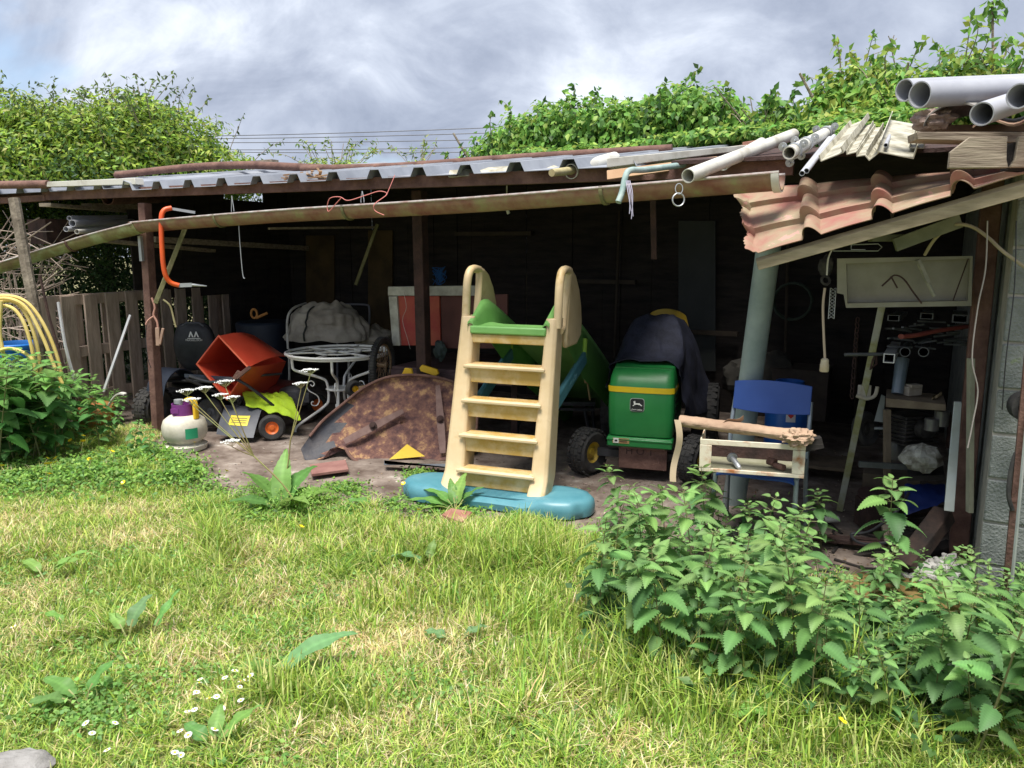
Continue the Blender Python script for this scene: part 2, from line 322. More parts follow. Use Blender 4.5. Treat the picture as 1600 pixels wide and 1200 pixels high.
o = npmesh('grass', v, f, col, GRASSM); o['kind'] = 'stuff'; o['label'] = 'long uneven lawn grass in front of the shed'; o['category'] = 'grass'
X, Y, v, f, col, dry = blades('cut', 95000, (0, 6.7, lawn_ok), lambda X, Y: np.full(len(X), 0.07), straw, [.45, .3, .25], 1.7, 0.0028)
v[:, 2] += 0.012*RNG.random(len(v)//7).repeat(7)
keep = RNG.random(len(X)) < np.clip(0.34+1.0*dry-0.12*(X > 0.2), 0.08, 1); vi = np.repeat(keep, 7); idx = np.cumsum(keep)-1
v2 = v[vi]; n2 = keep.sum(); i = np.arange(n2)[:, None]*7; f2 = np.concatenate([i+np.array([[a, b_, c]]) for a, b_, c in ((0,1,2),(1,3,2),(2,3,4),(3,5,4),(4,5,6))], 0)
o = npmesh('dry_grass_clippings', v2, f2, np.repeat(np.clip(col[keep], .02, 1), 7, 0), GRASSM); o['kind'] = 'stuff'; o['label'] = 'pale dry cut grass lying over the lawn'; o['category'] = 'grass'

# ---- trees and climbing plants ----
def crown(cls, n, inner=0.55):
    """points with outward normals, spread through lumpy ellipsoids; cls = [(centre, radii)]"""
    wts = np.array([r[0]*r[2]+r[1]*r[2] for c, r in cls]); wts /= wts.sum(); k = RNG.choice(len(cls), n, p=wts)
    C_ = np.array([tuple(c) for c, r in cls])[k]; Rr = np.array([r for c, r in cls])[k]
    d = norm(RNG.normal(0, 1, (n, 3))); q = d*4.1
    lump = 1+0.16*np.sin(q[:, 0]*2.1+k*1.7)*np.sin(q[:, 1]*1.9+k)+0.13*np.sin(q[:, 2]*3.1+q[:, 0]*1.3+k*2.2)
    rad = (1-(1-inner)*RNG.random(n)**1.8)*lump
    return C_ + d*Rr*rad[:, None], norm(d/Rr)
def tree(name, label, cat, base, cls, n, L_, W_, cols, w=None, droop=0.4, limbs=7, trunk_r=0.09, bark=None, twigs=0, twig_len=0.5, up=0.25, group=None, inner=0.55, twl=None, twcol=None):
    base = Vector(base); t = thing(name, label, cat, base, 0, group)
    pos, nr = crown(cls, n, inner); bl = np.array(tuple(base)); nr[:, 2] += up
    keep = pos[:, 2] > 0.03
    pos, nr = pos[keep], nr[keep]
    leafcloud('crown', pos-bl, nr, L_, W_, cols, droop, w, parent=t)
    m = MB(); c0 = Vector(cls[0][0]); top = Vector((c0.x, c0.y, c0.z))
    m.tube(arc([base, base.lerp(top, .5)+Vector((.05, .1 if limbs == 0 else .03, 0)), top], 5), [trunk_r*(1-0.06*i) for i in range(11)], 9)
    for i in range(limbs):
        c = Vector(cls[i % len(cls)][0]); a = base.lerp(top, 0.35+0.08*(i % 6)); d = Vector((random.uniform(-.5, .5), random.uniform(-.4, .4), random.uniform(0, .5)))
        pts = arc([a, a.lerp(c, .5)+Vector((0, 0, .12)), c+d], 4); m.tube(pts, [trunk_r*0.5*(1-0.085*k) for k in range(len(pts))], 6)
    tp, tn = [], []
    for i in range(twigs):
        c, r = cls[random.randrange(len(cls))]; c = Vector(c); ph = random.uniform(0, 2*math.pi); el = random.uniform(0.15, 1.3)
        d = Vector((math.cos(ph)*math.cos(el), math.sin(ph)*math.cos(el), math.sin(el))); s0 = c+Vector((d.x*r[0], d.y*r[1], d.z*r[2]))*0.8
        e = s0 + (d+Vector((random.uniform(-.3, .3), random.uniform(-.3, .3), random.uniform(.1, .7)))).normalized()*random.uniform(0.5, 1.1)*twig_len
        pts = arc([s0, s0.lerp(e, .5)+Vector((random.uniform(-.06, .06), 0, .05)), e], 4); m.tube(pts, [0.006*(1-0.1*k) for k in range(len(pts))], 4)
        for p in pts[3:]:
            for q in range(2): tp.append(tuple(p-base)); tn.append((random.gauss(0, 1), random.gauss(0, 1), 0.6))
    if tp: leafcloud('shoot_leaves', np.array(tp), np.array(tn), (twl or L_)*0.9, W_*0.9, twcol or cols, 0.2, None, parent=t)
    m.build('trunk', bark or woodg, t); return t
lime = [(0.22, 0.36, 0.04), (0.33, 0.45, 0.06), (0.12, 0.22, 0.035), (0.06, 0.13, 0.03), (0.33, 0.36, 0.10)]
cy = 10.6; q = lambda px, py, Y=cy: P(px, py, Y)
cls = [(q(150, 260), (1.5, 1.1, .75)), (q(20, 250), (1.1, 1.0, .75)), (q(250, 225), (.8, .8, .55)), (q(100, 205), (.75, .7, .42)), (q(200, 190), (.5, .6, .35)), (q(320, 275), (.75, .7, .4)), (q(-60, 215), (.9, .9, .5)), (q(90, 330), (1.5, 1, .7)), (q(0, 215), (.7, .6, .35))]
tree('bushy_tree', 'light green bushy tree behind the left end of the shed roof', 'tree', (q(150, 260).x, cy, 0), cls, 70000, 0.085, 0.034, lime, [.28, .22, .2, .18, .12], 0.1, twigs=110, twig_len=0.55, up=.5, inner=.35, twcol=[(0.08, 0.12, 0.05), (0.15, 0.22, 0.06)])
dark = [(0.035, 0.085, 0.03), (0.06, 0.13, 0.04), (0.025, 0.05, 0.02), (0.09, 0.17, 0.05)]
cls = [(Vector((-4.6, 8.4, .7)), (.6, .5, .8)), (Vector((-5.3, 7.8, .8)), (.7, .5, .9)), (Vector((-4.0, 9.6, .6)), (.6, .5, .7)), (Vector((-5.6, 9.6, 1.2)), (1.3, .6, 1.3)), (Vector((-4.5, 10.2, 1.1)), (1.1, .6, 1.25)), (Vector((-6.8, 9.2, 1.3)), (1.1, .7, 1.3)), (Vector((-3.6, 10.9, 1.1)), (.9, .5, 1.3)), (Vector((-2.6, 10.9, 1.2)), (1.0, .5, 1.3))]
tree('conifer_hedge', 'dark green conifer hedge standing behind the pallet fence', 'hedge', (-5.2, 9.9, 0), cls, 62000, 0.075, 0.026, dark, None, 0.2, trunk_r=.06, up=.2, inner=.5)
ivyc = [(0.13, 0.29, 0.05), (0.20, 0.37, 0.07), (0.08, 0.19, 0.04), (0.30, 0.42, 0.09), (0.04, 0.10, 0.025)]
prof = [(735, 250, .35), (775, 215, .4), (815, 190, .5), (870, 168, .55), (930, 165, .55), (985, 165, .55), (1030, 160, .55), (1065, 140, .5), (1110, 150, .5), (1145, 170, .4)]
cls = []
for px, py, r in prof:
    for dv, dz in ((3.75, 0), (4.1, -.12)):
        c = S(px, py, dv); cls.append((c-Vector((0, 0, r*.62)), (r*.8, r*.7, r*.72)))
        cls.append((c-Vector((0, 0, r*1.3)), (r*.85, r*.6, r*.7)))
base = S(950, 230, 3.9); base.z = 0
tree('ivy_bush', 'wide dense bright green ivy mass growing over the middle of the rear roof', 'ivy', base, cls, 42000, 0.085, 0.055, ivyc, [.32, .26, .17, .15, .10], 1.3, twigs=55, twig_len=0.34, up=.35, inner=.45, trunk_r=.07)
cls = [(S(1205, 175, 3.7)-Z*.15, (.22, .22, .26)), (S(1235, 190, 3.6)-Z*.1, (.2, .2, .22)), (S(1190, 205, 3.4), (.25, .25, .14))]
base = S(1210, 230, 4.0); base.z = 0
tree('young_ivy_shrub', 'small pale green shrub in the dip between ivy mass and right-hand tree', 'shrub', base, cls, 1500, 0.10, 0.06, ivyc, None, 1.2, twigs=12, twig_len=.3, trunk_r=.03, up=.3, inner=.2)
cls = [(S(1330, 165, 3.0), (.32, .3, .33)), (S(1380, 155, 2.9), (.33, .3, .28)), (S(1300, 185, 2.9), (.28, .3, .25)), (S(1440, 155, 2.8), (.3, .3, .22)), (S(1490, 140, 2.8), (.3, .3, .28)), (S(1540, 150, 2.8), (.28, .3, .22)), (S(1420, 175, 2.6), (.45, .3, .2)), (S(1350, 195, 2.5), (.4, .35, .14)), (S(1580, 150, 2.8), (.3, .3, .2)), (S(1660, 160, 2.8), (.5, .3, .3)), (S(1520, 175, 2.8), (.6, .3, .2))]
base = S(1430, 200, 3.5); base.z = 0
tree('broadleaf_tree', 'light green broadleaf tree rising behind the big grey pipes', 'tree', base, cls, 15000, 0.082, 0.046, ivyc[:4]+[(0.33, 0.40, 0.08)], None, 1.2, twigs=30, twig_len=.35, trunk_r=.06, up=.3, inner=.3)
# low ivy creeping over the rear of the roof
cls = [(S(px, py, v_), (.34, .3, .07)) for px, py, v_ in [(1060, 222, 2.9), (1120, 214, 2.7), (1180, 212, 2.6), (1240, 208, 2.4), (1300, 202, 2.2), (1350, 198, 2.0), (1400, 190, 1.9), (1000, 232, 3.1), (920, 238, 3.2), (840, 243, 3.25), (1350, 212, 1.6)]]
base = S(1180, 235, 3.6); base.z = 0
tree('creeping_ivy', 'low ivy creeping over the rear edge of the roof at the right', 'ivy', base, cls, 9000, 0.075, 0.05, ivyc[:4], None, .8, limbs=0, trunk_r=.02, up=1.2, inner=.2)
cls = [(q(520, 262, 12.5), (.55, .4, .16)), (q(655, 262, 14), (.25, .3, .12))]
tree('distant_shrub', 'thin wispy shrub peeping over the roof in the centre left', 'shrub', (q(520, 260, 12.5).x, 12.5, 0), cls, 1000, 0.09, 0.03, lime, None, .1, twigs=26, twig_len=.5, trunk_r=.03, up=.5)
# tall thin sapling against the sky
sp = lambda px, py: P(px, py, 6.9)
t = thing('sapling', 'tall thin sapling with a leafy tip rising against the sky at the far right', 'sapling', (sp(1555, 150).x, 6.9, 0))
m = MB(); pts = [Vector((sp(1560, 160).x, 6.9, 0.0)), sp(1560, 180), sp(1552, 90), sp(1551, 30), sp(1551, 2)]; m.tube(arc(pts, 4), 0.011, 6)
m.tube([sp(1556, 130), sp(1570, 85), sp(1578, 62)], .006, 5); m.tube([sp(1560, 160), sp(1585, 120), sp(1598, 100)], .006, 5); m.build('trunk', woodg, t)
pc = np.array([tuple(sp(x, y)-t.location) for x, y in [(1551, 5)]*22+[(1552, 20)]*16+[(1549, 32)]*5+[(1575, 63)]*16+[(1590, 95)]*20+[(1580, 112)]*16+[(1568, 140)]*16]) + RNG.normal(0, .035, (111, 3))
leafcloud('crown', pc, np.tile([[0, -1, .4]], (111, 1)), .085, .045, ivyc[:3], 1.3, parent=t)
t = thing('bare_shoot', 'thin bare shoot with a dark knobbly tip above the broadleaf tree', 'shoot', sp(1405, 120))
m = MB(); m.tube(arc([sp(1405, 125), sp(1396, 90), sp(1392, 60)], 4), .006, 5); [m.tube([sp(1393, 68), sp(1393+dx, 68-dy)], .004, 4) for dx, dy in ((8, 8), (-5, 12), (6, 2), (4, 13))]; m.build('stem', woodg, t)
# dry brushwood beyond the fence
m = MB()
for i in range(150):
    a = P(random.uniform(-60, 95), random.uniform(360, 540), random.uniform(6.9, 7.6)); an = random.gauss(0.2, 0.9); l_ = random.uniform(.2, .75); d = Vector((math.cos(an), random.uniform(-.3, .3), math.sin(an)*.8))
    m.tube([a-d*l_/2, a+Vector((0, 0, random.uniform(-.05, .05))), a+d*l_/2], random.uniform(.0025, .006), 4)
for i in range(40):
    x = P(random.uniform(-60, 95), 400, 7.3).x; m.tube([(x, random.uniform(7, 7.6), 0), (x+random.uniform(-.3, .3), random.uniform(7, 7.6), random.uniform(.8, 1.5))], .006, 4)
o = m.build('brushwood_heap', M('dry_twigs', (0.30, 0.22, 0.18), (0.48, 0.40, 0.34), 8, .9)); tag(o, 'heap of dry pinkish grey twigs behind the blue barrel', 'twigs'); o['kind'] = 'stuff'
# overhead wires
for k, (ya, yb) in enumerate([(210, 192), (213, 201), (218, 212), (229, 219), (231, 228)]):
    a = P(200, ya+4, 30); b_ = P(1500, yb-38+k*6, 26); pts = [a.lerp(b_, i/24) - Z*(4*.25*(i/24)*(1-i/24)) for i in range(25)]; m = MB(); m.tube(pts, .013, 5)
    tag(m.build('overhead_wire', blackp), ['topmost', 'second from top', 'middle', 'second from bottom', 'lowest'][k]+' of the five dark overhead wires crossing the sky', 'wire', 'overhead wires crossing the sky')

# ================= SHED =================
shed = thing('open_shed', 'low open-fronted lean-to shed with rusty posts and grey metal roof, full of clutter', 'shed', W(0, 0, 0))
def zr(s, v): return 1.995 + (v+.12)*0.135 + (0.02 if s < 0 else 0) + max(0, s-4.3)*.03
pit = 0.34; m = MB(); rib = [(0, 0), (.56, 0), (.64, .055), (.84, .055), (.92, 0)]
prof = []
for k in range(-18, 14):
    for a, h in rib: prof.append(((k+a)*pit+.1, h))
prof = [p for p in prof if -6.0 < p[0] < 4.35]
def roofpt(u_, v_):
    i = u_*(len(prof)-1); i0 = min(int(i+1e-6), len(prof)-1); s, h = prof[i0]; v = -.12+v_*3.5; p = W(s, v, zr(s, v)+h); return p
m.slab(roofpt, len(prof)-1, 6, (0, 0, -0.004)); m.build('roof_sheet', roofgrey, shed, ang=20)
# right part of the roof, flatter and grimy
m = MB(); m.slab(lambda a, b_: W(4.35+a*3.0, -.12+b_*3.5, zr(4.35, -.12+b_*3.5)+.012), 4, 4, (0, 0, -.02)); m.build('roof_sheet', rustdk, shed)
m = MB(); m.beam(S(-60, 318, -.03), S(75, 309, -.03), .05, .06, V); m.beam(S(70, 304, -.03)+Z*-.01, S(1240, 262, -.03), .05, .075); m.build('beam', rust, shed)
m = MB()
for v_ in (1.1, 2.3): m.beam(W(-5.5, v_, zr(0, v_)-.06), W(7.2, v_, zr(0, v_)-.06), .06, .1)
m.build('beam', rustdk, shed)
for (pb, pt, v_, wd, mt) in [((248, 678), (228, 350), 0, .075, rust), ((665, 655), (655, 300), .80, .09, rustdk), ((1496, 870), (1537, 440), 0, .085, rust)]:
    a = S(*pb, v_); b_ = S(*pt, v_); a.z = 0; d = (b_-a); b_ = a+d*(1.98/d.z) if v_ or wd > .08 else a+d*(1.9/d.z); m = MB(); m.beam(a, b_, wd, wd, V); o = m.build('post', mt, shed, bevel=.006)
    if mt is rust: m = MB(); m.beam(a-Z*.0, a+Z*.01, .0+wd*1.6, wd*1.6, V); m.build('base_plate', rust, o)
poleA = S(1146, 800, .33); poleA.z = .0; poleB = S(1199, 400, .05); m = MB(); m.tube([poleA, poleA.lerp(poleB, .5), poleB+(poleB-poleA).normalized()*.2], [.068, .066, .064], 20)
m.build('post', M('grey_pole', (0.20, 0.26, 0.25), (0.33, 0.39, 0.38), 3, .6, .1, .2, c3=(.16, .2, .15)), shed, label='thick blue-grey round pole holding up the tiled awning')
# back wall and side walls
back = MB()
s_ = -1.3
while s_ < 6.6:
    w_ = random.uniform(.14, .19); gp = random.choice([0, 0, 0, 0, 0, .003]) if s_ < 3 else -.002; hgt_ = zr(0, 3)-.02
    back.box(W(s_+w_/2, 3.0+random.uniform(-.012, .012), hgt_/2-.03), (w_-gp, .02, hgt_), SHED_A); s_ += w_
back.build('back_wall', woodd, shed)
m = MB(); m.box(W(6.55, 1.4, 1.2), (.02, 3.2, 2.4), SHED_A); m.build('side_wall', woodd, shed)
m = MB()
for k in range(11):
    v_ = .8+k*.2; lo_ = .02 if k >= 6 else 1.04; hi_ = 2.07 if k in (6, 7, 8) else zr(0, v_)-.02; m.box(W(-1.2, v_+.1, (lo_+hi_)/2), (.193, .02, hi_-lo_), math.atan2(.8944, .4472))
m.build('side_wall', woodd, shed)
# boards of other tones on the back wall
for i, (x0, x1, y0, y1) in enumerate([(478, 522, 368, 452), (575, 613, 360, 482), (1060, 1118, 345, 520)]):
    a, b_, c, d = S(x0, y0, 2.95), S(x1, y0, 2.95), S(x1, y1+60, 2.95), S(x0, y1+60, 2.95); m = MB(); m.polyslab([a, b_, c, d], V*.02)
    m.build('wall_board', ochre if i < 2 else M('grey_board', (.03, .036, .036), (.045, .05, .05), 3), shed)
# dark wooden header beam above the opening at the right
m = MB(); m.beam(W(4.3, .55, 1.99), W(6.5, .55, 2.0), .03, .14); m.build('beam', woodd, shed)
# gutter
gj = S(228, 347, -.15); ge = S(1222, 271, -.48); gl = P(-90, 440, 6.5); jl = S(110, 378, -.12)
def gutter(pts, r=.068):
    m = MB(); m2 = MB(); pts = [Vector(p) for p in pts]; vs = []; K_ = 12
    for side, rr in ((0, r), (1, r-.004)):
        for i, p in enumerate(pts):
            t = (pts[min(i+1, len(pts)-1)]-pts[max(i-1, 0)]).normalized(); x = t.cross(Z).normalized(); y = x.cross(t)
            for k in range(K_+1):
                a = math.pi+math.pi*k/K_; m.v.append(tuple(p+x*math.cos(a)*rr+y*math.sin(a)*rr*1.15))
    n = len(pts)*(K_+1)
    for i in range(len(pts)-1):
        for k in range(K_):
            a = i*(K_+1)+k; b_ = a+K_+1; m.f += [(a, a+1, b_+1, b_), (n+a, n+b_, n+b_+1, n+a+1)]
    for i in (0, len(pts)-1):
        for k in range(K_): a = i*(K_+1)+k; m.f.append((a, n+a, n+a+1, a+1))
    for i in range(len(pts)-1):
        for k in (0, K_): a = i*(K_+1)+k; b_ = a+K_+1; m.f.append((a, b_, n+b_, n+a))
    m.mi = [0]*len(m.f)
    for sg in (-1, 1):
        q_ = []
        for i, p in enumerate(pts):
            t = (pts[min(i+1, len(pts)-1)]-pts[max(i-1, 0)]).normalized(); x = t.cross(Z).normalized(); q_.append(p+x*sg*r)
        m2.tube(q_, .0075, 8)
    return m, m2
gp = arc([gl, jl, gj-(gj-jl)*.12, gj, gj.lerp(ge, .3)+Z*.006, gj.lerp(ge, .65)-Z*.01, ge], 6)
gk = 13; mossy = M('mossy_gutter_paint', (0.15, 0.08, 0.05), (0.22, 0.20, 0.08), 6, .55, 0, .25, c3=(0.30, 0.33, 0.17), lo=.3, hi=.5, c3p=.62)
for nm_, seg in (('gutter', gp[gk:]), ('gutter_end', gp[:gk+1])):
    m, m2 = gutter(seg); g2 = m.build(nm_, gutterm if nm_ == 'gutter' else mossy, shed, ang=60); m2.build('gutter_bead', bead, g2); go = go if nm_ != 'gutter' else g2
def at(px):       # point on the gutter line below pixel column px
    best = min(((abs((800+FPX*p.x/(p.y*math.cos(PITCH)-(p.z-CAMH)*math.sin(PITCH)))-px), i) for i, p in enumerate(gp)))[1]; lo = max(best-1, 0); hi = min(best+1, len(gp)-1); bb = None
    for i in range(lo, hi):
        for k in range(21):
            p = gp[i].lerp(gp[i+1], k/20); e_ = abs((800+FPX*p.x/(p.y*math.cos(PITCH)-(p.z-CAMH)*math.sin(PITCH)))-px)
            if bb is None or e_ < bb[0]: bb = (e_, p, (gp[i+1]-gp[i]).normalized())
    return bb[1], bb[2]
for px, mt in ((112, rust), (215, rust), (345, woodm), (545, woodm), (945, woodm), (1215, pvcw)):
    p, t = at(px); x = t.cross(Z).normalized(); y = x.cross(t); r = .075; m = MB(); wd = .02 if px < 1200 else .035
    vs = []; 
    for k in range(13):
        a = math.pi*.98+math.pi*1.04*k/12
        for rr, dt in ((r, -wd/2), (r, wd/2), (r-.006, wd/2), (r-.006, -wd/2)): vs.append(p+x*math.cos(a)*rr+y*math.sin(a)*rr*1.15+t*dt)
    m.add(vs, [(k*4+q, k*4+(q+1) % 4, k*4+4+(q+1) % 4, k*4+4+q) for k in range(12) for q in range(4)] + [(0, 1, 2, 3), (51, 50, 49, 48)]); m.build('gutter_bracket', mt, go)
# tiled awning
aw = {'A': S(1158, 298, -.1), 'B': P(1178, 404, 3.62), 'C': P(1720, 245, 2.75), 'D': P(1700, 250, 3.6)}
A_, B_, C_, D_ = aw['A'], aw['B'], aw['C'], aw['D']
nrm_ = (C_-B_).cross(A_-B_).normalized(); nrm_ = nrm_ if nrm_.z > 0 else -nrm_
def tile(u_, v_):      # u along, v up the slope
    u2 = u_; p = B_.lerp(C_, u2).lerp(A_.lerp(D_, u2), v_); k = (u2*4.4-.47) % 1.0; h = 0
    d = min(k, 1-k)*2*.165/.165
    c = (v_*2.6+.15) % 1.0
    rw = .105+.03*(1-c)
    if abs(k-.5) < rw: h = (.042+.022*(1-c))*max(0, math.cos((k-.5)/rw*math.pi/2))**.6
    h += .002*math.cos(k*2*math.pi); h += .030*(1-c) if c > .03 else .030*c/.03
    if u_ < .0001: p = p + (C_-B_)*(-.035*mnoise.noise(Vector((v_*4.2, 3, 0)))-.012*mnoise.noise(Vector((v_*22, 3, 0))))
    return p+nrm_*h + (Vector((0, 0, -.012)) if u_ < .02 else Vector((0, 0, 0)))
m = MB(); m.slab(tile, 230, 160, nrm_*-.004)
tilem = M('tile_sheet_paint', (0.30, 0.125, 0.10), (0.44, 0.26, 0.215), 6, .7, 0, .25, c3=(0.30, 0.25, 0.16), c3p=.64, det=12)
aws = m.build('tiled_awning', tilem, shed, ang=30)
m = MB(); dn = Vector((0, 0, -1)); m.polyslab([B_-nrm_*.02+(B_-C_).normalized()*-.0, C_-nrm_*.02, C_-nrm_*.02+dn*.05, B_-nrm_*.02+dn*.045+(C_-B_)*.012], (A_-B_).normalized()*.03); m.build('fascia_board', M('fascia_wood', (0.22, .18, .11), (.36, .30, .20), 6, .8, 0, .2, stretch=(1, 1, 5)), shed, bevel=.003)
m = MB(); m.beam(P(1398, 383, 3.35), P(1500, 345, 3.3), .03, .055); m.beam(P(1360, 372, 3.4), P(1440, 372, 3.45), .03, .03); m.build('batten', M('greenish_board', (.10, .11, .06), (.18, .18, .11), 6, .9), shed)

# ---- block wall at the right ----
wc = G(1521, 930); mort = M('mortar', (.24, .23, .2), (.36, .34, .3), 9, .95, 0, .5)
blk = M('concrete_block', (.14, .155, .145), (.25, .265, .25), 8, .95, 0, 1, 90, c3=(.22, .27, .14), c3p=.72)
t = thing('block_wall', 'rough grey concrete block wall with mortar joints at the right end of the shed', 'wall', wc)
mb = MB(); mm = MB()
for r_ in range(10):
    z0 = -.05+r_*.2; off = .0 if r_ % 2 else .2
    xs_ = [0]+[off+.0+.4*k+(.4 if off == 0 else .2) for k in range(5)]
    for a, b_ in zip(xs_[:-1], xs_[1:]):
        if b_-a > .03: mb.box(wc+U*((a+b_)/2)+V*(.1+random.uniform(-.004, .004))+Z*(z0+.1), (b_-a-.012, .2, .188), SHED_A)
mm.box(wc+U*1.05+V*.103+Z*.95, (2.09, .186, 2.0), SHED_A)
mb.build('blocks', blk, t, bevel=.006); mm.build('mortar', mort, t)
m = MB(); m.box(wc+V*1.9+U*.12+Z*.95, (.2, 3.35, 2.0), SHED_A); m.build('side_wall', blk, t)
# ---- pallet fence ----
fa, fb = Vector((-4.02, 6.62, 0)), Vector((-2.95, 9.3, 0)); fd = (fb-fa); fl = fd.length; fd.normalize(); fn = Vector((fd.y, -fd.x, 0)); fang = math.atan2(fd.y, fd.x)
for pi in range(2):
    s0 = pi*1.5; s1 = 1.42+pi*1.45; t = thing('wooden_pallet', ['grey-brown wooden pallet stood upright as a fence at the left of the shed', 'darker wooden pallet standing upright farther inside the shed beside the riding mower'][pi], 'pallet', fa+fd*s0, 0, 'pallets stood up as a fence')
    for z in (.2, .62, 1.09):
        m = MB(); m.box(fa+fd*(s0+s1)/2-fn*.03+Z*z, (s1-s0, .03, .095), fang); m.build('rail', woodp, t, bevel=.003)
    k = s0+.05
    while k < s1:
        m = MB(); tl = random.uniform(-.008, .008); a = fa+fd*k+fn*.0+Z*.04; b_ = fa+fd*(k+tl)+Z*1.13; m.beam(a, b_, .02, random.uniform(.11, .14), fd); m.build('slat', woodp, t, bevel=.003); k += random.uniform(.2, .24)
    k = s0+.12
    while k < s1:
        m = MB(); m.beam(fa+fd*k-fn*.1+Z*.05, fa+fd*k-fn*.1+Z*1.1, .02, .09, fd); m.build('back_slat', woodp, t); k += .3
# leaning bark post at the far left
m = MB(); pp = [P(66, 640, 6.3), P(60, 520, 6.3), P(42, 420, 6.35), P(22, 310, 6.4)]; m.tube(arc(pp, 5), .043, 9)
o = m.build('fence_post', M('bark', (.10, .08, .06), (.27, .23, .18), 8, .95, 0, .8, 30), None); tag(o, 'leaning rough bark post at the far left under the roof end', 'post')
m = MB(); m.tube([P(120, 640, 6.28), P(78, 500, 6.3), P(62, 430, 6.3)], .012, 6); tag(m.build('dark_batten', rustdk), 'thin dark stake leaning across the yellow hose', 'stake')
# ================= THINGS ON THE ROOF =================
def hollow(name, a, b_, ro, label, cat, mat=pvc, th=.006, group=None, n=28):
    m = MB(); m.pipe(a, b_, ro, ro-th, n); return tag(m.build(name, mat), label, cat, group)
gpip = 'wide grey drain pipes piled on the right roof'
hollow('drain_pipe', P(1437, 148, 3.25), P(1800, 128, 3.9), .052, 'wide grey pipe second from left, its near open mouth overlapping its neighbour', 'pipe', pvc, .005, gpip)
hollow('drain_pipe', P(1413, 141, 3.42), P(1800, 122, 4.1), .046, 'wide grey pipe lying at the back of the roof pile, mouth farthest left', 'pipe', pvc, .005, gpip)
hollow('drain_pipe', P(1534, 178, 3.0), P(1680, 128, 3.6), .043, 'wide grey pipe lowest in the pile, pointing down toward the lawn', 'pipe', pvc, .005, gpip)
hollow('drain_pipe', P(1592, 150, 2.9), P(1720, 150, 3.3), .044, 'wide grey pipe whose dark mouth is cut by the right picture edge', 'pipe', pvc, .005, gpip)
for o in [x for x in bpy.data.objects if x.name.startswith('drain_pipe')]: pass
# half-round ridge tile under the pipes, crumpled cloth beside it
m = MB(); a = P(1488, 193, 3.35); b_ = P(1600, 165, 3.9); x, y, d = frame_of(b_-a)
def rt(u_, v_):
    th = math.pi*(.03+.94*u_); p = a.lerp(b_, v_); return p+x*math.cos(th)*.115+Z*math.sin(th)*.085
m.slab(rt, 16, 4, (0, 0, -.008)); tag(m.build('ridge_tile', M('old_grey_tile', (.18, .17, .16), (.36, .34, .31), 7, .9, 0, .3, c3=(.3, .2, .15))), 'grey arched ridge tile lying under the wide grey pipes', 'tile')
m = MB(); m.blob(P(1457, 188, 3.5), (.075, .1, .045), .2, 2.2, 30, 20, seed=3); tag(m.build('crumpled_sheet', M('pinkish_cloth', (.22, .15, .13), (.42, .33, .29), 14, .95, 0, .4)), 'crumpled pinkish grey sheet jammed left of the ridge tile', 'cloth')
m = MB(); m.slab(lambda a, b_: P(1520+130*a, 197-20*a-8*b_, 3.3+b_*.6)+Z*.02*math.sin(a*9), 14, 3, (0, 0, -.008)); tag(m.build('roof_tile_sheet', tilem), 'piece of red tile sheet under the pipes at the right edge', 'sheet')
# planks of the right roof edge
def plank(name, pts, dp, mat, label, cat='plank', group=None, bevel=.003): m = MB(); m.polyslab(pts, dp); return tag(m.build(name, mat, bevel=bevel), label, cat, group)
Y_ = 3.15
gw = 'old grey planks on the right roof edge'
plank('plank', [P(1433, 206, Y_+.1), P(1434, 218, Y_+.1), P(1720, 226, Y_+.1), P(1720, 206, Y_+.1)], (.02, .12, 0), woodg, 'long level grey plank under the pipe pile, its left end splintered', group=gw)
plank('plank', [P(1470, 195, Y_+.3), P(1470, 205, Y_+.3), P(1720, 206, Y_+.3), P(1720, 192, Y_+.3)], (.02, .16, 0), M('brown_plank', (.10, .06, .04), (.2, .13, .09), 5, .85), 'short brown plank lying on top of the long level grey plank', group=gw)
plank('plank', [P(1482, 263, 2.95), P(1485, 237, 2.95), P(1515, 214, 2.95), P(1575, 213, 2.95), P(1574, 222, 2.95), P(1573, 249, 2.95), P(1576, 262, 2.95)], (.01, .03, 0), woodg, 'wide grey plank with a sawn-off slanting corner over the tiled awning', group=gw)
plank('plank', [P(1577, 262, 2.95), P(1586, 249, 2.94), P(1592, 213, 2.94), P(1740, 212, 2.94), P(1740, 262, 2.95)], (.01, .03, 0), woodg, 'grey plank end cut by the right picture edge beside a dark gap', group=gw)
m = MB(); m.beam(P(1573, 245, 2.99), P(1600, 247, 2.99), .05, .1); tag(m.build('timber_block', woodd), 'dark timber block seen in the gap between two grey planks', 'timber')
# gutter offcuts / cream trunking fanned over the edge
gtr = 'cream plastic trunking offcuts fanned over the roof edge'
def chan(a, b_, w_, h_, roll, label, mat=pvcd):
    a, b_ = Vector(a), Vector(b_); x, y, d = frame_of(b_-a); c_, s_ = math.cos(roll), math.sin(roll); X_, Y2 = x*c_+y*s_, y*c_-x*s_; t_ = .004
    poly = [(-w_/2, h_), (-w_/2, 0), (w_/2, 0), (w_/2, h_), (w_/2-t_, h_), (w_/2-t_, t_), (-w_/2+t_, t_), (-w_/2+t_, h_)]
    m = MB(); m.prism(poly, a, X_, Y2, b_-a); return tag(m.build('trunking', mat), label, 'trunking', gtr)
chan(P(1300, 246, 3.6), P(1345, 190, 4.6), .10, .03, .35, 'leftmost wide cream trunking strip with a dark underside')
chan(P(1332, 240, 3.58), P(1358, 196, 4.5), .05, .02, .2, 'narrow cream trunking strip lying second from the left')
chan(P(1347, 244, 3.5), P(1374, 200, 4.4), .045, .025, .1, 'muddy cream trunking strip between two wider ones')
chan(P(1366, 245, 3.45), P(1388, 203, 4.4), .05, .03, .7, 'tilted cream trunking strip left of the wide flat one')
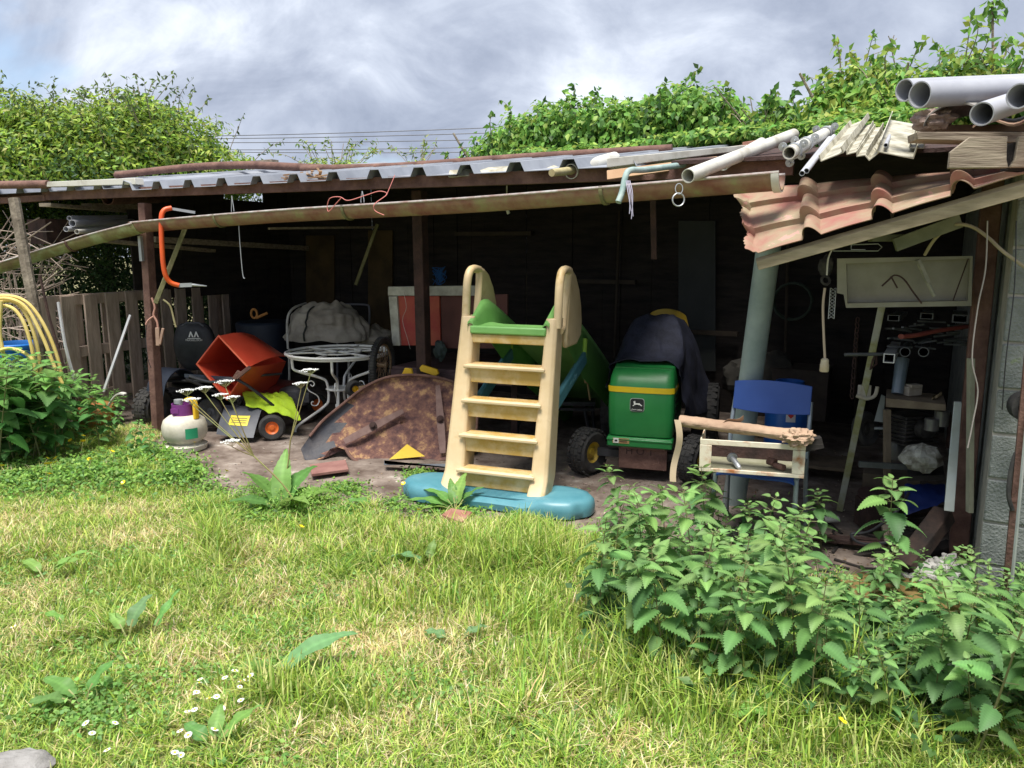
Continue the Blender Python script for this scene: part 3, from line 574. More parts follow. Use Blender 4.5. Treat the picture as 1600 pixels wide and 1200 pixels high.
chan(P(1398, 243, 3.4), P(1412, 192, 4.4), .15, .05, -.25, 'widest flat cream trunking with a standing white lip on its right')
chan(P(1432, 232, 3.5), P(1440, 206, 4.2), .06, .03, -.1, 'short cream trunking end tucked under the grey planks')
hollow('small_pipe', P(1384, 227, 3.42), P(1392, 206, 4.2), .009, 'thin grey pipe end lying inside the widest trunking', 'pipe', pvc, .002)
hollow('small_pipe', P(1253, 271, 3.5), P(1296, 216, 4.3), .0115, 'left one of two thin white pipes poking down past the gutter end', 'pipe', pvc, .002, 'thin white pipes by the gutter end')
hollow('small_pipe', P(1260, 267, 3.5), P(1303, 213, 4.3), .0115, 'right one of two thin white pipes poking down past the gutter end', 'pipe', pvc, .002, 'thin white pipes by the gutter end')
# scaffold pole with couplers
t = thing('scaffold_tube', 'cream scaffold tube with bolted metal couplers lying beyond the gutter end', 'tube', P(1232, 240, 3.72)); m = MB(); a = P(1233, 239, 3.7); b_ = P(1296, 205, 4.5); m.pipe(a, b_, .03, .025); m.build('tube', pvcw, t)
for k, (px, py, Y_) in enumerate([(1240, 236, 3.78), (1258, 226, 3.98), (1290, 208, 4.4)]):
    c = P(px, py, Y_); x, y, d = frame_of(b_-a); m = MB(); m.pipe(c-d*.018, c+d*.018, .037, .03)
    for an in (.6, 2.7, 4.4):
        e = c+x*math.cos(an)*.055+y*math.sin(an)*.055; m.pipe(e-d*.004, e+d*.004, .02, .008, 12); m.tube([e-d*.025, e+d*.025], .006, 8)
    m.build('coupler', steel, t)
# white pipe over the gutter, ochre board etc.
hollow('white_pipe', P(1075, 275, 3.72), P(1240, 210, 4.75), .033, 'long off-white pipe with its open mouth hanging over the gutter near a ring', 'pipe', pvcw, .004)
hollow('white_pipe', P(1130, 258, 4.15), P(1190, 222, 5.0), .028, 'short white pipe lying behind the long one near the roof edge', 'pipe', pvcw, .004)
hollow('white_pipe', P(892, 268, 4.62), P(960, 248, 5.1), .043, 'white pipe with a stick poking from its left mouth', 'pipe', pvcw, .004)
m = MB(); m.tube([P(862, 270, 4.45), P(905, 265, 4.7)], [.021, .024], 12); tag(m.build('wooden_stick', M('pale_stick', (.3, .25, .12), (.5, .45, .25), 9, .8)), 'mossy pale stick poking out of a white pipe', 'stick')
plank('cladding_strip', [P(948, 262, 4.3), P(948, 247, 4.3), P(1170, 226, 4.9), P(1170, 234, 4.9)], V*.14, pvcw, 'white cladding strip with faint marks lying on the roof', 'strip')
plank('cladding_strip', [P(700, 277, 4.95), P(702, 266, 4.95), P(865, 254, 5.2), P(865, 266, 4.9)], V*.1, pvcd, 'dirty cream cladding strip lying left of the white pipe', 'strip')
plank('ochre_plank', [P(948, 281, 4.22), P(948, 266, 4.22), P(1120, 244, 4.6), P(1120, 256, 4.5)], V*.03, M('ochre_plank_paint', (.36, .22, .12), (.46, .31, .19), 5, .7), 'tan brown plank on edge behind the bent teal pipe')
for i, (x0, x1, y0, l_) in enumerate([(1080, 1118, 243, 'reddish tile fragment left of the brick scrap on the roof'), (1160, 1200, 222, 'reddish brick scrap lying on the upper right of the roof'), (1118, 1160, 232, 'greyish plank scrap between the tile fragments on the roof')]):
    plank('roof_scrap', [P(x0, y0+6, 4.9), P(x0, y0, 4.9), P(x1, y0-6, 5.0), P(x1, y0+2, 5.0)], V*.12, [tilem, M('brick_red', (.25, .10, .07), (.36, .2, .15), 6, .9), woodg][i], l_, 'scrap', 'small scraps lying on the right of the roof')
m = MB(); m.tube(arc([P(966, 316, 4.0), P(972, 300, 4.02), P(978, 274, 4.05), P(986, 266, 4.08), P(1010, 265, 4.15), P(1070, 257, 4.35), P(1110, 250, 4.6)], 6), .016, 12); tag(m.build('bent_pipe', M('verdigris', (.16, .26, .25), (.34, .42, .40), 9, .7, .1, .3)), 'teal-grey bent metal pipe hooked over the gutter', 'pipe')
m = MB(); [m.tube(arc([P(978+i*2, 282, 3.98), P(982+i*2.2, 305, 3.96), P(986+i*1.5-4*(i % 2), 330+i*4, 3.96)], 4), .0022, 5) for i in range(4)]; tag(m.build('frayed_cord', M('lilac_cord', (.45, .43, .55))), 'frayed pale cord hanging from the bent teal-grey pipe', 'cord')
# ring pair
m = MB(); c1 = P(1061, 295, 3.66); c2 = P(1060, 312, 3.66)
m.tube([c1+Vector((math.cos(k*.35), .1*math.sin(k*.35), 1.4*math.sin(k*.35)))*.017 for k in range(18)], .0022, 6, closed=True); m.tube([c2+Vector((math.cos(k*.35), .3*math.cos(k*.35), math.sin(k*.35)))*.029 for k in range(18)], .0035, 6, closed=True)
tag(m.build('hanging_rings', steel), 'pair of metal rings hanging under the gutter from a white pipe', 'rings')
# long rust pipes on the roof
def px_line(pts, v_): return [S(x, y, v_) for x, y in pts]
m = MB(); m.tube(arc([S(182, 274, 1.1), S(290, 262, 1.1), S(380, 258, 1.1), S(480, 262, 1.1), S(560, 266, 1.2)], 5), .035, 12); tag(m.build('bent_rusty_pipe', rust), 'long rusty brown pipe bowed upward on the left of the roof', 'pipe')
m = MB(); m.tube(arc([S(470, 264, 1.0), S(620, 260, 1.3), S(800, 247, 1.5), S(1050, 232, 1.6)], 5), .032, 12); tag(m.build('straight_rusty_pipe', rust), 'long straight rusty pipe on the roof in front of the ivy', 'pipe')
m = MB(); m.beam(S(185, 270, 1.35), S(430, 252, 1.35), .09, .03); tag(m.build('grey_lath', woodg), 'thin grey lath lying behind the bowed rusty pipe', 'lath')
m = MB()
for i in range(46):
    p = S(random.uniform(455, 515), random.uniform(271, 280), -.02+random.uniform(0, .25)); d = Vector((random.uniform(-1, 1), random.uniform(-.6, .6), random.uniform(-.12, .2))).normalized()*random.uniform(.03, .09); m.beam(p-d, p+d, .02, .007)
tag(m.build('rotten_wood_chips', M('orange_chips', (.24, .13, .07), (.45, .31, .18), 9, .9)), 'heap of broken rotten wood chips at the roof edge', 'wood chips')
plank('trim_strip', [S(72, 292, -.16), S(74, 284, -.16), S(210, 278, -.1), S(212, 288, -.1)], V*.08, pvcw, 'pale trim strip lying on the left roof edge', 'strip')
m = MB(); m.tube([S(-80, 290, -.18), S(76, 288, -.14)], .034, 12); tag(m.build('pinkish_pipe', rust), 'short thick rusty pipe at the far left roof edge', 'pipe')
# hooks between beam and gutter
for i, px in enumerate((363, 567)):
    p, t_ = at(px); m = MB(); a = p+Z*.02; b_ = a+Z*(.11 if i == 0 else .07)
    m.tube(arc([a+t_*.012, a+Z*.02+t_*.012, b_], 4), .003, 5); m.tube(arc([a-t_*.012, a+Z*.02-t_*.012, b_], 4), .003, 5); tag(m.build('wire_hook', steel), ['thin wire hook holding the gutter near the orange saw', 'thin wire hook above the gutter near the red string'][i], 'hook')
m = MB(); p, t_ = at(372); m.tube(arc([p-Z*.08, p-Z*.2, p-Z*.42+t_*.01, p-Z*.45+t_*.03], 5), .003, 5); tag(m.build('hanging_wire', steel), 'thin pale wire with a hooked tip hanging below the gutter', 'wire')
m = MB(); p, t_ = at(540); q_ = [p+V*-.085+U*.0+Z*z for z in (0,)]
def gp_(px, dy, off=-.1): p, t_ = at(px); return p+V*off*.9+Z*dy
m.tube(arc([gp_(526, .0), gp_(530, .05), gp_(545, .055), gp_(560, .03), gp_(580, .06, -.05), gp_(596, .08, -.02), gp_(604, .06, 0), gp_(598, .0), gp_(600, -.04), gp_(612, -.07)], 5), .0028, 5); m.tube(arc([gp_(526, 0), gp_(529, -.03), gp_(540, .02), gp_(548, .05)], 4), .0028, 5); m.tube([gp_(604, .06, 0), gp_(607, .18, .08)], .0022, 5)
tag(m.build('red_string', M('red_string_col', (.55, .18, .16))), 'loop of pink-red string tangled over the gutter', 'string')
# bow saw
t = thing('bow_saw', 'orange tubular bow saw hooked over the gutter at the left', 'saw', at(262)[0]); p0, t_ = at(262); f_ = -V*.1
pp = [P(268, 325, 6.0), P(256, 329, 5.97), P(252, 345, 5.95), P(254, 400, 5.95), P(258, 428, 5.96), P(266, 441, 5.98), P(280, 446, 6.0)]
m = MB(); m.tube(arc(pp, 5), .0185, 10); m.build('frame', M('orange_paint', (.75, .11, .02), (.6, .08, .02), 5, .4), t)
m = MB(); m.beam(P(278, 446, 6.0), P(300, 445, 6.02), .02, .03); m.tube([P(300, 445, 6.02), P(323, 447, 6.04)], [.012, .005], 8); m.build('handle', steel, t)
m = MB(); m.beam(P(268, 326, 6.0), P(305, 332, 6.02), .004, .02); m.build('blade', steel, t)
# wooden prop, clamp and clips on the left post
m = MB(); m.beam(P(292, 350, 6.1), P(243, 474, 6.0), .05, .035); tag(m.build('mossy_prop', woodm, bevel=.004), 'mossy wooden prop leaning between the left post and the gutter', 'prop')
t = thing('jump_lead_clamp', 'pinkish wire and wooden peg clamp clipped to the left rusty post', 'clamp', P(243, 500, 6.25)); y1 = 6.25
m = MB(); m.tube(arc([P(237, 465, y1), P(242, 480, y1), P(240, 492, y1), P(246, 505, y1), P(247, 525, y1)], 4), .008, 6); m.tube(arc([P(240, 494, y1), P(232, 500, y1), P(228, 507, y1)], 4), .007, 6); m.build('wire', M('pink_wire', (.5, .26, .2)), t)
m = MB(); m.beam(P(246, 512, y1), P(247, 540, y1), .03, .02); m.beam(P(255, 513, y1), P(250, 538, y1), .02, .02); m.build('peg', M('peg_wood', (.32, .2, .15), (.42, .28, .2), 8), t, bevel=.003)
m = MB(); m.tube(arc([P(229, 508, y1), P(228, 530, y1), P(231, 560, y1), P(236, 575, y1)], 4), .003, 5); m.build('thin_wire', blackp, t)
m = MB(); m.tube(arc([P(255, 468, 6.3), P(266, 478, 6.3), P(272, 500, 6.3), P(275, 511, 6.3)], 4), .008, 6); tag(m.build('bark_strip', M('pale_stick', (.3, .25, .12))), 'curved pale twig hanging right of the left rusty post', 'twig')
m = MB(); m.prism([(0, 0), (.03, 0), (.03, .2), (0, .2)], P(218, 408, 6.3), U, Z, V*.03); tag(m.build('shelf_bracket', steel), 'grey perforated metal bracket fixed left of the rusty post', 'bracket')
# stored lumber under the left roof
gl_ = 'planks and pipes stored under the left roof'
def bar(name, p0, p1, w_, h_, mat, label, cat='plank', group=gl_): m = MB(); m.beam(p0, p1, w_, h_); return tag(m.build(name, mat, bevel=.002), label, cat, group)
bar('plank', P(70, 320, 6.7), P(240, 333, 8.2), .11, .03, woodg, 'grey plank topmost at the left of the stored stack')
bar('plank', P(135, 322, 7.2), P(300, 325, 8.5), .12, .05, woodg, 'thick grey plank lying behind the topmost stored one')
bar('plank', P(150, 375, 6.6), P(330, 392, 7.8), .12, .03, woodg, 'long low pale plank resting on the grey bracket')
bar('plank', P(240, 374, 6.9), P(480, 388, 9.0), .05, .05, woodg, 'long pale lath running back under the roof')
bar('plank', P(420, 357, 7.0), P(590, 355, 7.9), .03, .02, woodg, 'thin pale lath high up behind the gutter')
bar('dark_box', P(58, 362, 7.1), P(225, 362, 8.0), .3, .22, rustdk, 'dark brown box under the stored grey pipes', 'box', None)
hollow('stored_pipe', P(168, 311, 6.8), P(280, 308, 8.4), .05, 'rusty open pipe end right under the left roof edge', 'pipe', rust, .006, gl_)
hollow('stored_pipe', P(108, 341, 6.7), P(240, 338, 8.2), .02, 'upper thin pale pipe of the stack above the gutter', 'pipe', pvc, .003, gl_)
hollow('stored_pipe', P(113, 349, 6.65), P(240, 346, 8.1), .03, 'thick grey pipe in the middle of the stack above the gutter', 'pipe', pvc, .004, gl_)
hollow('stored_pipe', P(103, 358, 6.6), P(240, 352, 8.1), .022, 'longest grey pipe sticking out at the left of the stack', 'pipe', pvc, .003, gl_)
hollow('stored_pipe', P(120, 362, 6.6), P(240, 358, 8.0), .02, 'lowest pale pipe of the stack above the gutter', 'pipe', pvcw, .003, gl_)
m = MB(); m.beam(P(590, 350, 7.6), P(556, 445, 7.6), .03, .03); tag(m.build('slanting_stick', woodm), 'slanting pale stick hanging deep inside left of the middle post', 'stick')
m = MB(); [m.tube(arc([S(random.uniform(675, 698), random.uniform(415, 445), 2.8) for _ in range(5)], 5), .004, 5) for _ in range(9)]; tag(m.build('blue_twine', M('blue_twine_col', (.02, .12, .35))), 'tangle of blue twine hanging on the back wall', 'twine')
m = MB(); m.box(P(792, 322, 5.6), (.05, .05, .05)); m.tube([P(792, 326, 5.6), P(795, 334, 5.6)], .012, 8); m.tube([P(792, 318, 5.6), P(792, 290, 5.6)], .005, 6); tag(m.build('lamp_socket', pvcw), 'small pale lamp socket under the gutter in the centre', 'socket')
bar('hanging_lath', P(1020, 300, 4.9), P(1022, 405, 5.0), .035, .012, rustdk, 'dark lath hanging down behind the ring pair', 'lath', None)

# ================= LEFT CORNER =================
t = thing('blue_barrel', 'blue plastic barrel behind the nettles at the far left', 'barrel', P(30, 640, 6.75)); c = P(27, 560, 6.75); c.z = 0
m = MB(); m.lathe([(.17, .0), (.19, .03), (.205, .3), (.205, .62), (.21, .64), (.205, .66), (.215, .68), (.215, .72), (.20, .73), (.19, .70), (.185, .3), (0, .28)], c); m.build('body', M('blue_plastic', (.01, .12, .42), (.02, .16, .5), 5, .4), t)
gy = 'loops of yellow garden hose'
hs = [[(-30, 468), (10, 462), (45, 475), (75, 520), (95, 580), (92, 625)], [(-30, 480), (15, 470), (40, 490), (58, 540), (66, 600)], [(-30, 475), (8, 466), (40, 480), (66, 525), (84, 570), (98, 600)], [(-30, 488), (10, 478), (34, 498), (50, 545), (54, 590)], [(2, 470), (0, 520), (6, 560), (10, 640)], [(-20, 560), (8, 545), (35, 550), (52, 565), (60, 600)]]
t = thing('garden_hose', 'yellow garden hose looped over the stakes at the far left', 'hose', P(40, 640, 6.1))
for i, h_ in enumerate(hs): m = MB(); m.tube(arc([P(x, y, 6.12-.03*i) for x, y in h_], 6), .0135, 8); m.build('hose_loop', M('yellow_hose', (.62, .46, .12), (.72, .58, .22), 8, .5), t)
for i, (a, b_, l_) in enumerate([((91, 472), (122, 612), 'pale curved aluminium strip leaning on the upright pallet'), ((204, 492), (162, 612), 'straight shiny aluminium bar leaning on the upright pallet')]):
    m = MB(); pts = [P(a[0], a[1], 6.5), P((a[0]*.5+b_[0]*.5)+(-4 if i == 0 else 0), (a[1]+b_[1])/2, 6.42), P(b_[0], b_[1], 6.35)]
    for p, q_ in zip(arc(pts, 3)[:-1], arc(pts, 3)[1:]): m.beam(p, q_, .025, .012, V)
    tag(m.build('aluminium_bar', M('aluminium', (.55, .55, .56), (.7, .7, .7), 6, .4, .5)), l_, 'bar', 'aluminium bars leaning on the pallet')
t = thing('terracotta_bowl', 'round orange bowl half hidden among the nettles at the left', 'bowl', G(148, 668)); c = G(148, 668); m = MB(); m.lathe([(.05, 0), (.12, .03), (.17, .1), (.18, .17), (.165, .2), (.12, .24), (.04, .26), (.0, .26)], c); m.build('body', M('orange_clay', (.42, .13, .03), (.30, .16, .05), 6, .7), t)
m = MB(); c = P(186, 628, 6.25); m.slab(lambda u_, v_: c+Vector((-.09+.15*u_, .05*v_-.03, .02+.075*math.sin(u_*2.4)-.05*(1-u_))), 12, 2, (0, .0, -.012)); tag(m.build('curved_trim', pvcw), 'short curved white trim lying by the pallet foot', 'trim')
# gas cylinder
c = G(291, 703); t = thing('gas_cylinder', 'small cream gas cylinder with purple collar and yellow cap by the left post', 'gas cylinder', c)
m = MB(); m.lathe([(.10, .0), (.155, .015), (.16, .05), (.14, .06), (.115, .065), (.12, .075), (.15, .1), (.165, .14), (.165, .2), (.15, .245), (.11, .275), (.06, .29), (0, .295)], c); m.build('body', M('cream_paint', (.42, .39, .31), (.62, .59, .5), 7, .5, 0, .1, c3=(.3, .22, .14)), t)
m = MB(); vs = []; n = 30
m.pipe(c+Z*.27, c+Z*.37, .082, .076, 30); m.box(c+Vector((-.03, -.079, .325)), (.06, .014, .035)); m.build('collar', M('purple_paint', (.13, .02, .15), (.19, .04, .2), 6, .45), t)
m = MB(); m.lathe([(.02, .29), (.025, .36), (.035, .37), (.035, .4), (0, .405)], c+Vector((-.03, 0, 0)), n=14); m.build('valve', steel, t)
m = MB(); yl = M('yellow_plastic', (.80, .50, .02), (.7, .42, .02), 6, .5); m.tube(arc([c+Vector((.035, -.02, .4)), c+Vector((.08, -.03, .41)), c+Vector((.11, -.04, .37)), c+Vector((.115, -.045, .26))], 5), .03, 8, flat=.5); m.build('cap', yl, t, bevel=.002)
m = MB(); a0 = -1.15
vs = [c+Vector((math.cos(a)*.1665, math.sin(a)*.1665, z)) for z in (.12, .2) for a in [a0+.07*k for k in range(9)]]; m.add(vs, [(k, k+1, k+10, k+9) for k in range(8)]); m.build('sticker', M('green_sticker', (.01, .26, .12), (.03, .3, .15), 8, .5), t)

# ================= MOWERS =================
wheelm = lambda t, c, r, w_, hub, axd, hr=.55, ct=None, name='wheel', tread=0: mkwheel(t, c, r, w_, hub, axd, hr, ct, name, tread)
def mkwheel(t, c, r, w_, hub, axd, hr=.55, ct=None, name='wheel', tread=0, local=False):
    axd = Vector(axd).normalized(); c = Vector(c); m = MB(); e = min(.03, w_*.25)
    prof = [(r*hr, -w_*.36), (r*.8, -w_/2), (r-e, -w_/2), (r, -w_/2+e), (r, w_/2-e), (r-e, w_/2), (r*.8, w_/2), (r*hr, w_*.36), (r*hr, -w_*.36)]
    m.lathe(prof, c, axd, 36); x, y, d = frame_of(axd)
    if tread:
        for k in range(tread):
            a = 2*math.pi*k/tread
            for q_ in (-.34, -.12, .12, .34):
                aa = a+(.5*2*math.pi/tread if abs(q_) < .2 else 0); rad = x*math.cos(aa)+y*math.sin(aa); tg = axd.cross(rad); mt = Matrix((rad, tg, axd)).transposed()
                m.box(c+rad*(r-.001)+axd*q_*w_, (.01, 2*math.pi*r/tread*.62, w_*.19), mat=mt)
    tyre = m.build('tyre', blackr, t, local=local)
    tyre.name = name; h = MB(); h.lathe([(0, w_*.3), (r*.16, w_*.3), (r*.18, w_*.2), (r*.35, w_*.12), (r*hr, w_*.36), (r*hr+.004, w_*.36), (r*hr+.004, -w_*.36), (r*.2, -w_*.2), (0, -w_*.22)], c, axd, 24)
    if local: o = h.build('rim', hub, tyre, local=True)
    else: o = h.build('rim', hub, tyre)
    return tyre
Dv = V*-1
# riding mower seen from behind
c = Vector((-3.05, 7.1, 0)); t = thing('riding_mower', 'black ride-on mower with a white emblem on its seat back behind the left post', 'ride-on mower', c)
mkwheel(t, P(240, 638, 6.75), .19, .15, blackp, U+V*.2, tread=22); mkwheel(t, P(360, 640, 7.1)+U*.25+Z*.02, .19, .15, blackp, U, tread=22)
m = MB(); a = P(268, 618, 6.75); m.slab(lambda u_, v_: a+U*(.22*v_-.13)+V*(-.16+.45*u_)+Z*(.02+.22*math.sin(math.pi*min(1, u_*1.1))**.5), 14, 4, (0, 0, -.01)); m.build('fender', M('blue_black_plastic', (.022, .028, .045), (.04, .05, .075), 6, .4), t)
b0 = P(305, 545, 7.2)
m = MB(); m.blob(b0+Z*.03, (.2, .07, .23), .0, 1, 30, 16); pos_ = m.v; m.v = [(x, y, b0.z+max(-.2, min(.24, (z-b0.z)*1.15))) for x, y, z in m.v]; m.build('seat_back', blackp, t)
m = MB(); m.blob(P(308, 598, 7.1), (.22, .24, .05), .03, 1); m.build('seat', blackp, t)
m = MB(); m.box(P(300, 588, 6.9)-Z*.02, (.62, .3, .025), SHED_A*.3); m.box(P(300, 625, 7.2), (.6, .5, .2), SHED_A); m.build('body', blackp, t, bevel=.01)
m = MB(); pl = P(301, 508, 7.11); m.tube([pl+Vector((-.1, 0, -.01)), pl+Vector((-.06, 0, .02)), pl+Vector((.06, 0, .02)), pl+Vector((.1, 0, -.01))], .009, 8); m.build('grab_handle', darkg, t)
em = P(303, 526, 7.09); wm = M('emblem_white', (.75, .75, .73)); mk = MB(); k_ = .0055*.9
for dx in (-.028, .022): mk.prism([(-.022, 0), (-.009, 0), (.002, .03), (.013, 0), (.026, 0), (.006, .052), (-.002, .052)], em+Vector((dx, -.005, -.005)), Vector((1, 0, 0)), Z, (0, .002, 0))
mk.box(em+Vector((0, -.004, -.016)), (.12, .002, .006)); mk.build('emblem', wm, t)
text('McCULLOCH', .026, em+Vector((0, -.006, -.032))-t.location, (1, 0, 0), (0, 0, 1), wm, t)
t = thing('black_drum', 'dark blue-black plastic drum standing behind the red grass box', 'drum', P(410, 600, 8.0)); m = MB(); c = P(415, 560, 8.0); c.z = 0; m.lathe([(.2, 0), (.24, .05), (.27, .6), (.28, .78), (.26, .8), (0, .78)], c); m.build('body', M('navy_plastic', (.012, .018, .035), (.02, .03, .05), 5, .5), t)
m = MB(); m.tube([P(397, 490, 7.7)+Vector((.03*math.cos(k*.6), 0, .045*math.sin(k*.6))) for k in range(11)], .012, 8, closed=True); m.tube([P(400, 497, 7.7), P(418, 489, 7.7)], .014, 8); tag(m.build('orange_shears', M('orange_handle', (.45, .2, .05))), 'orange looped tool handle lying on the dark drum', 'tool handle')
# push mower
c = G(395, 684); t = thing('push_mower', 'dark grey push mower with orange wheel hubs and a yellow warning sticker', 'lawn mower', c)
A1, A2, A3, A4 = P(352, 633, 6.35), P(411, 634, 6.25), P(396, 684, 6.02), P(338, 678, 6.1)
m = MB(); m.slab(lambda u_, v_: A1.lerp(A2, u_).lerp(A4.lerp(A3, u_), v_)+Vector((0, -.03*math.sin(math.pi*u_)-.02*math.sin(v_*3), .0)), 10, 8, (0, .012, 0)); fl_ = m.build('rear_flap', darkg, t)
def flp(u_, v_): return A1.lerp(A2, u_).lerp(A4.lerp(A3, u_), v_)+Vector((0, -.03*math.sin(math.pi*u_)-.02*math.sin(v_*3)-.003, .0))
m = MB(); m.grid(lambda a, b_: flp(.28+.5*a, .3+.32*b_), 5, 4); st = m.build('sticker', M('sticker_yellow', (.65, .50, .03), (.75, .6, .06), 9, .5), fl_)
m = MB(); [m.grid(lambda a, b_, i=i: flp(.33+.4*a, .37+.07*i+.022*b_)+Vector((0, -.002, 0)), 4, 1) for i in range(3)]; m.build('sticker_lines', M('sticker_ink', (.15, .13, .05)), st)
mkwheel(t, P(425, 668, 6.12), .105, .06, M('orange_hub', (.75, .16, .02), (.6, .12, .02), 9, .5), (.25, -.9, 0), .5, tread=0)
mkwheel(t, P(329, 645, 6.45), .125, .07, blackp, (-.2, -.9, .2), .6); mkwheel(t, P(494, 632, 6.95), .10, .06, MATS['orange_hub'], (.6, -.7, 0), .55)
m = MB(); dc = P(436, 652, 6.85); m.blob(dc+Z*.0, (.36, .3, .1), .05, 1.5, 28, 12, m=Matrix.Rotation(.5, 3, 'Z')); m.build('deck', M('deck_dark', (.05, .03, .028), (.11, .08, .07), 9, .7, .1, .3), t)
m = MB(); ec = P(460, 628, 6.75); m.lathe([(.12, -.02), (.13, .05), (.12, .12), (.07, .14), (0, .145)], ec); m.box(ec+Vector((.1, 0, .05)), (.1, .14, .09)); m.build('engine', M('engine_grey', (.05, .05, .055), (.18, .18, .19), 9, .6, .3, .3), t, bevel=.004)
m = MB(); m.tube(arc([P(296, 588, 6.25), P(330, 597, 6.2), P(372, 594, 6.15), P(435, 640, 6.3), P(450, 652, 6.4)], 5), .0125, 8); m.tube(arc([P(290, 592, 6.45), P(320, 605, 6.5), P(370, 630, 6.6)], 4), .0125, 8); m.tube(arc([P(340, 603, 6.3), P(380, 590, 6.35), P(440, 584, 6.6)], 4), .011, 8); m.build('handlebar', blackp, t)
m = MB(); m.slab(lambda a, b_: P(288+74*a, 584+5*a, 6.3+.12*b_)+Z*(.0), 6, 3, (0, 0, -.03)); m.build('control_panel', M('blue_black_plastic', (.022, .028, .045)), t)
# hi-vis vest
m = MB(); vv = [(P(378, 614, 6.32), P(440, 618, 6.45), P(462, 650, 6.3), P(405, 634, 6.1))]
def vest(a, b_):
    tp_ = P(376, 617, 6.5).lerp(P(446, 614, 6.6), a); bt = P(384, 633, 6.2).lerp(P(470, 655, 6.2), a); p = tp_.lerp(bt, b_); p.z += .06*math.sin(b_*math.pi)*(1-.2*a) + .035*mnoise.noise(Vector((a*6, b_*6, 3))); p.y += .03*mnoise.noise(Vector((a*8, b_*5, 8))); return p
m.slab(vest, 24, 16, (0, 0, -.006)); tag(m.build('high_visibility_vest', M('hivis', (.50, .72, .02), (.38, .55, .03), 7, .8)), 'fluorescent yellow-green vest draped over the push mower', 'vest')
# red grass box
t = thing('grass_box', 'big red plastic mower grass box lying open side forward', 'grass box', P(380, 620, 6.4)); rp = M('red_plastic', (.46, .045, .022), (.56, .07, .035), 4, .42, 0, .05)
T_, L_, Bq, Rq = P(342, 525, 6.32), P(308, 569, 6.3), P(355, 624, 6.22), P(388, 574, 6.15)
T2, L2, B2, R2 = P(398, 533, 6.95), P(385, 565, 7.0), P(428, 606, 6.85), P(447, 565, 6.75)
m = MB()
def side(a, b_, c, d, bul):
    nn = (b_-a).cross(d-a).normalized(); cen = (T_+Bq+R2+L2)/4; nn = nn if nn.dot((a+b_+c+d)/4-cen) > 0 else -nn
    m.slab(lambda u_, v_: a.lerp(b_, u_).lerp(d.lerp(c, u_), v_)+nn*bul*math.sin(math.pi*v_)*(math.sin(math.pi*u_)*.4+.6)+ (Z*.05*math.sin(math.pi*v_*.5)*(1) if bul > .03 else Z*0), 12, 12, nn*-.008)
side(T_, Rq, R2, T2, .04); side(Rq, Bq, B2, R2, .012); side(Bq, L_, L2, B2, .012); side(L_, T_, T2, L2, .015); side(T2, R2, B2, L2, .01); m.build('body', rp, t, ang=50)
m = MB(); m.tube([T_, L_, Bq, Rq], .011, 8, closed=True); m.build('rim', M('orange_red_rim', (.62, .12, .05), (.5, .08, .04), 6, .5), t)
m = MB(); m.beam(P(370, 590, 6.12), P(390, 574, 6.12), .05, .03); m.beam(P(366, 592, 6.14), P(374, 580, 6.14), .03, .03); m.build('latch', rust, t, bevel=.003)
m = MB(); m.blob(P(435, 610, 6.95), (.3, .25, .09), .05, 1.2, m=Matrix.Rotation(-.3, 3, 'Z')); tag(m.build('mower_cowl', M('dull_red', (.14, .02, .018), (.2, .03, .025), 5, .4)), 'dull red mower engine cowl under the red grass box', 'mower cowl')
# round table
c = Vector((-1.50, 6.62, 0)); t = thing('round_table', 'round white wire-framed garden table with curved scroll legs', 'table', c); zt = .665
m = MB(); m.tube([c+Vector((.44*math.cos(k*.2), .44*math.sin(k*.2), zt)) for k in range(31)], .011, 8, closed=True); m.tube([c+Vector((.42*math.cos(k*.2), .42*math.sin(k*.2), zt-.022)) for k in range(31)], .008, 8, closed=True)
for a in (.3, 1.35, 2.4): m.tube([c+Vector((.44*math.cos(a), .44*math.sin(a), zt)), c-Vector((.44*math.cos(a), .44*math.sin(a), -zt))], .008, 6)
m.tube([c+Vector((.2*math.cos(k*.35), .2*math.sin(k*.35), zt+.002)) for k in range(18)], .007, 6, closed=True); m.build('top_frame', white, t)
for az in (R(212), R(330), R(275), R(80)):
    e = Vector((math.cos(az), math.sin(az), 0)); q_ = lambda r_, z_: c+e*r_+Z*z_
    m = MB(); m.tube(arc([q_(.40, zt), q_(.40, .58), q_(.37, .53), q_(.16, .45), q_(.11, .4), q_(.10, .27), q_(.14, .2), q_(.36, .07), q_(.40, .03), q_(.40, .0)], 4), .0115, 8)
    sp = [q_(.30+.045*math.cos(k*.45)*(1-k*.05), .36+.045*math.sin(k*.45)*(1-k*.05)) for k in range(-2, 12)]
    m2 = MB(); m2.tube(arc([q_(.27, .33), q_(.30, .36), q_(.28, .385), q_(.25, .365), q_(.27, .33), q_(.34, .28), q_(.36, .22), q_(.31, .17), q_(.27, .19), q_(.29, .22), q_(.31, .2)][0:0]+[q_(.255, .4), q_(.235, .385), q_(.22, .405), q_(.24, .43), q_(.27, .425), q_(.285, .39), q_(.27, .35), q_(.2, .3), q_(.185, .25), q_(.21, .215), q_(.25, .225), q_(.25, .25), q_(.235, .25)], 4), .005, 6)
    o = m.build('leg', white, t); m2.build('scroll', white, o)
m = MB(); m.lathe([(0, .335), (.11, .335), (.12, .345), (.11, .355), (0, .355)], c, n=24); m.build('lower_disc', white, t)
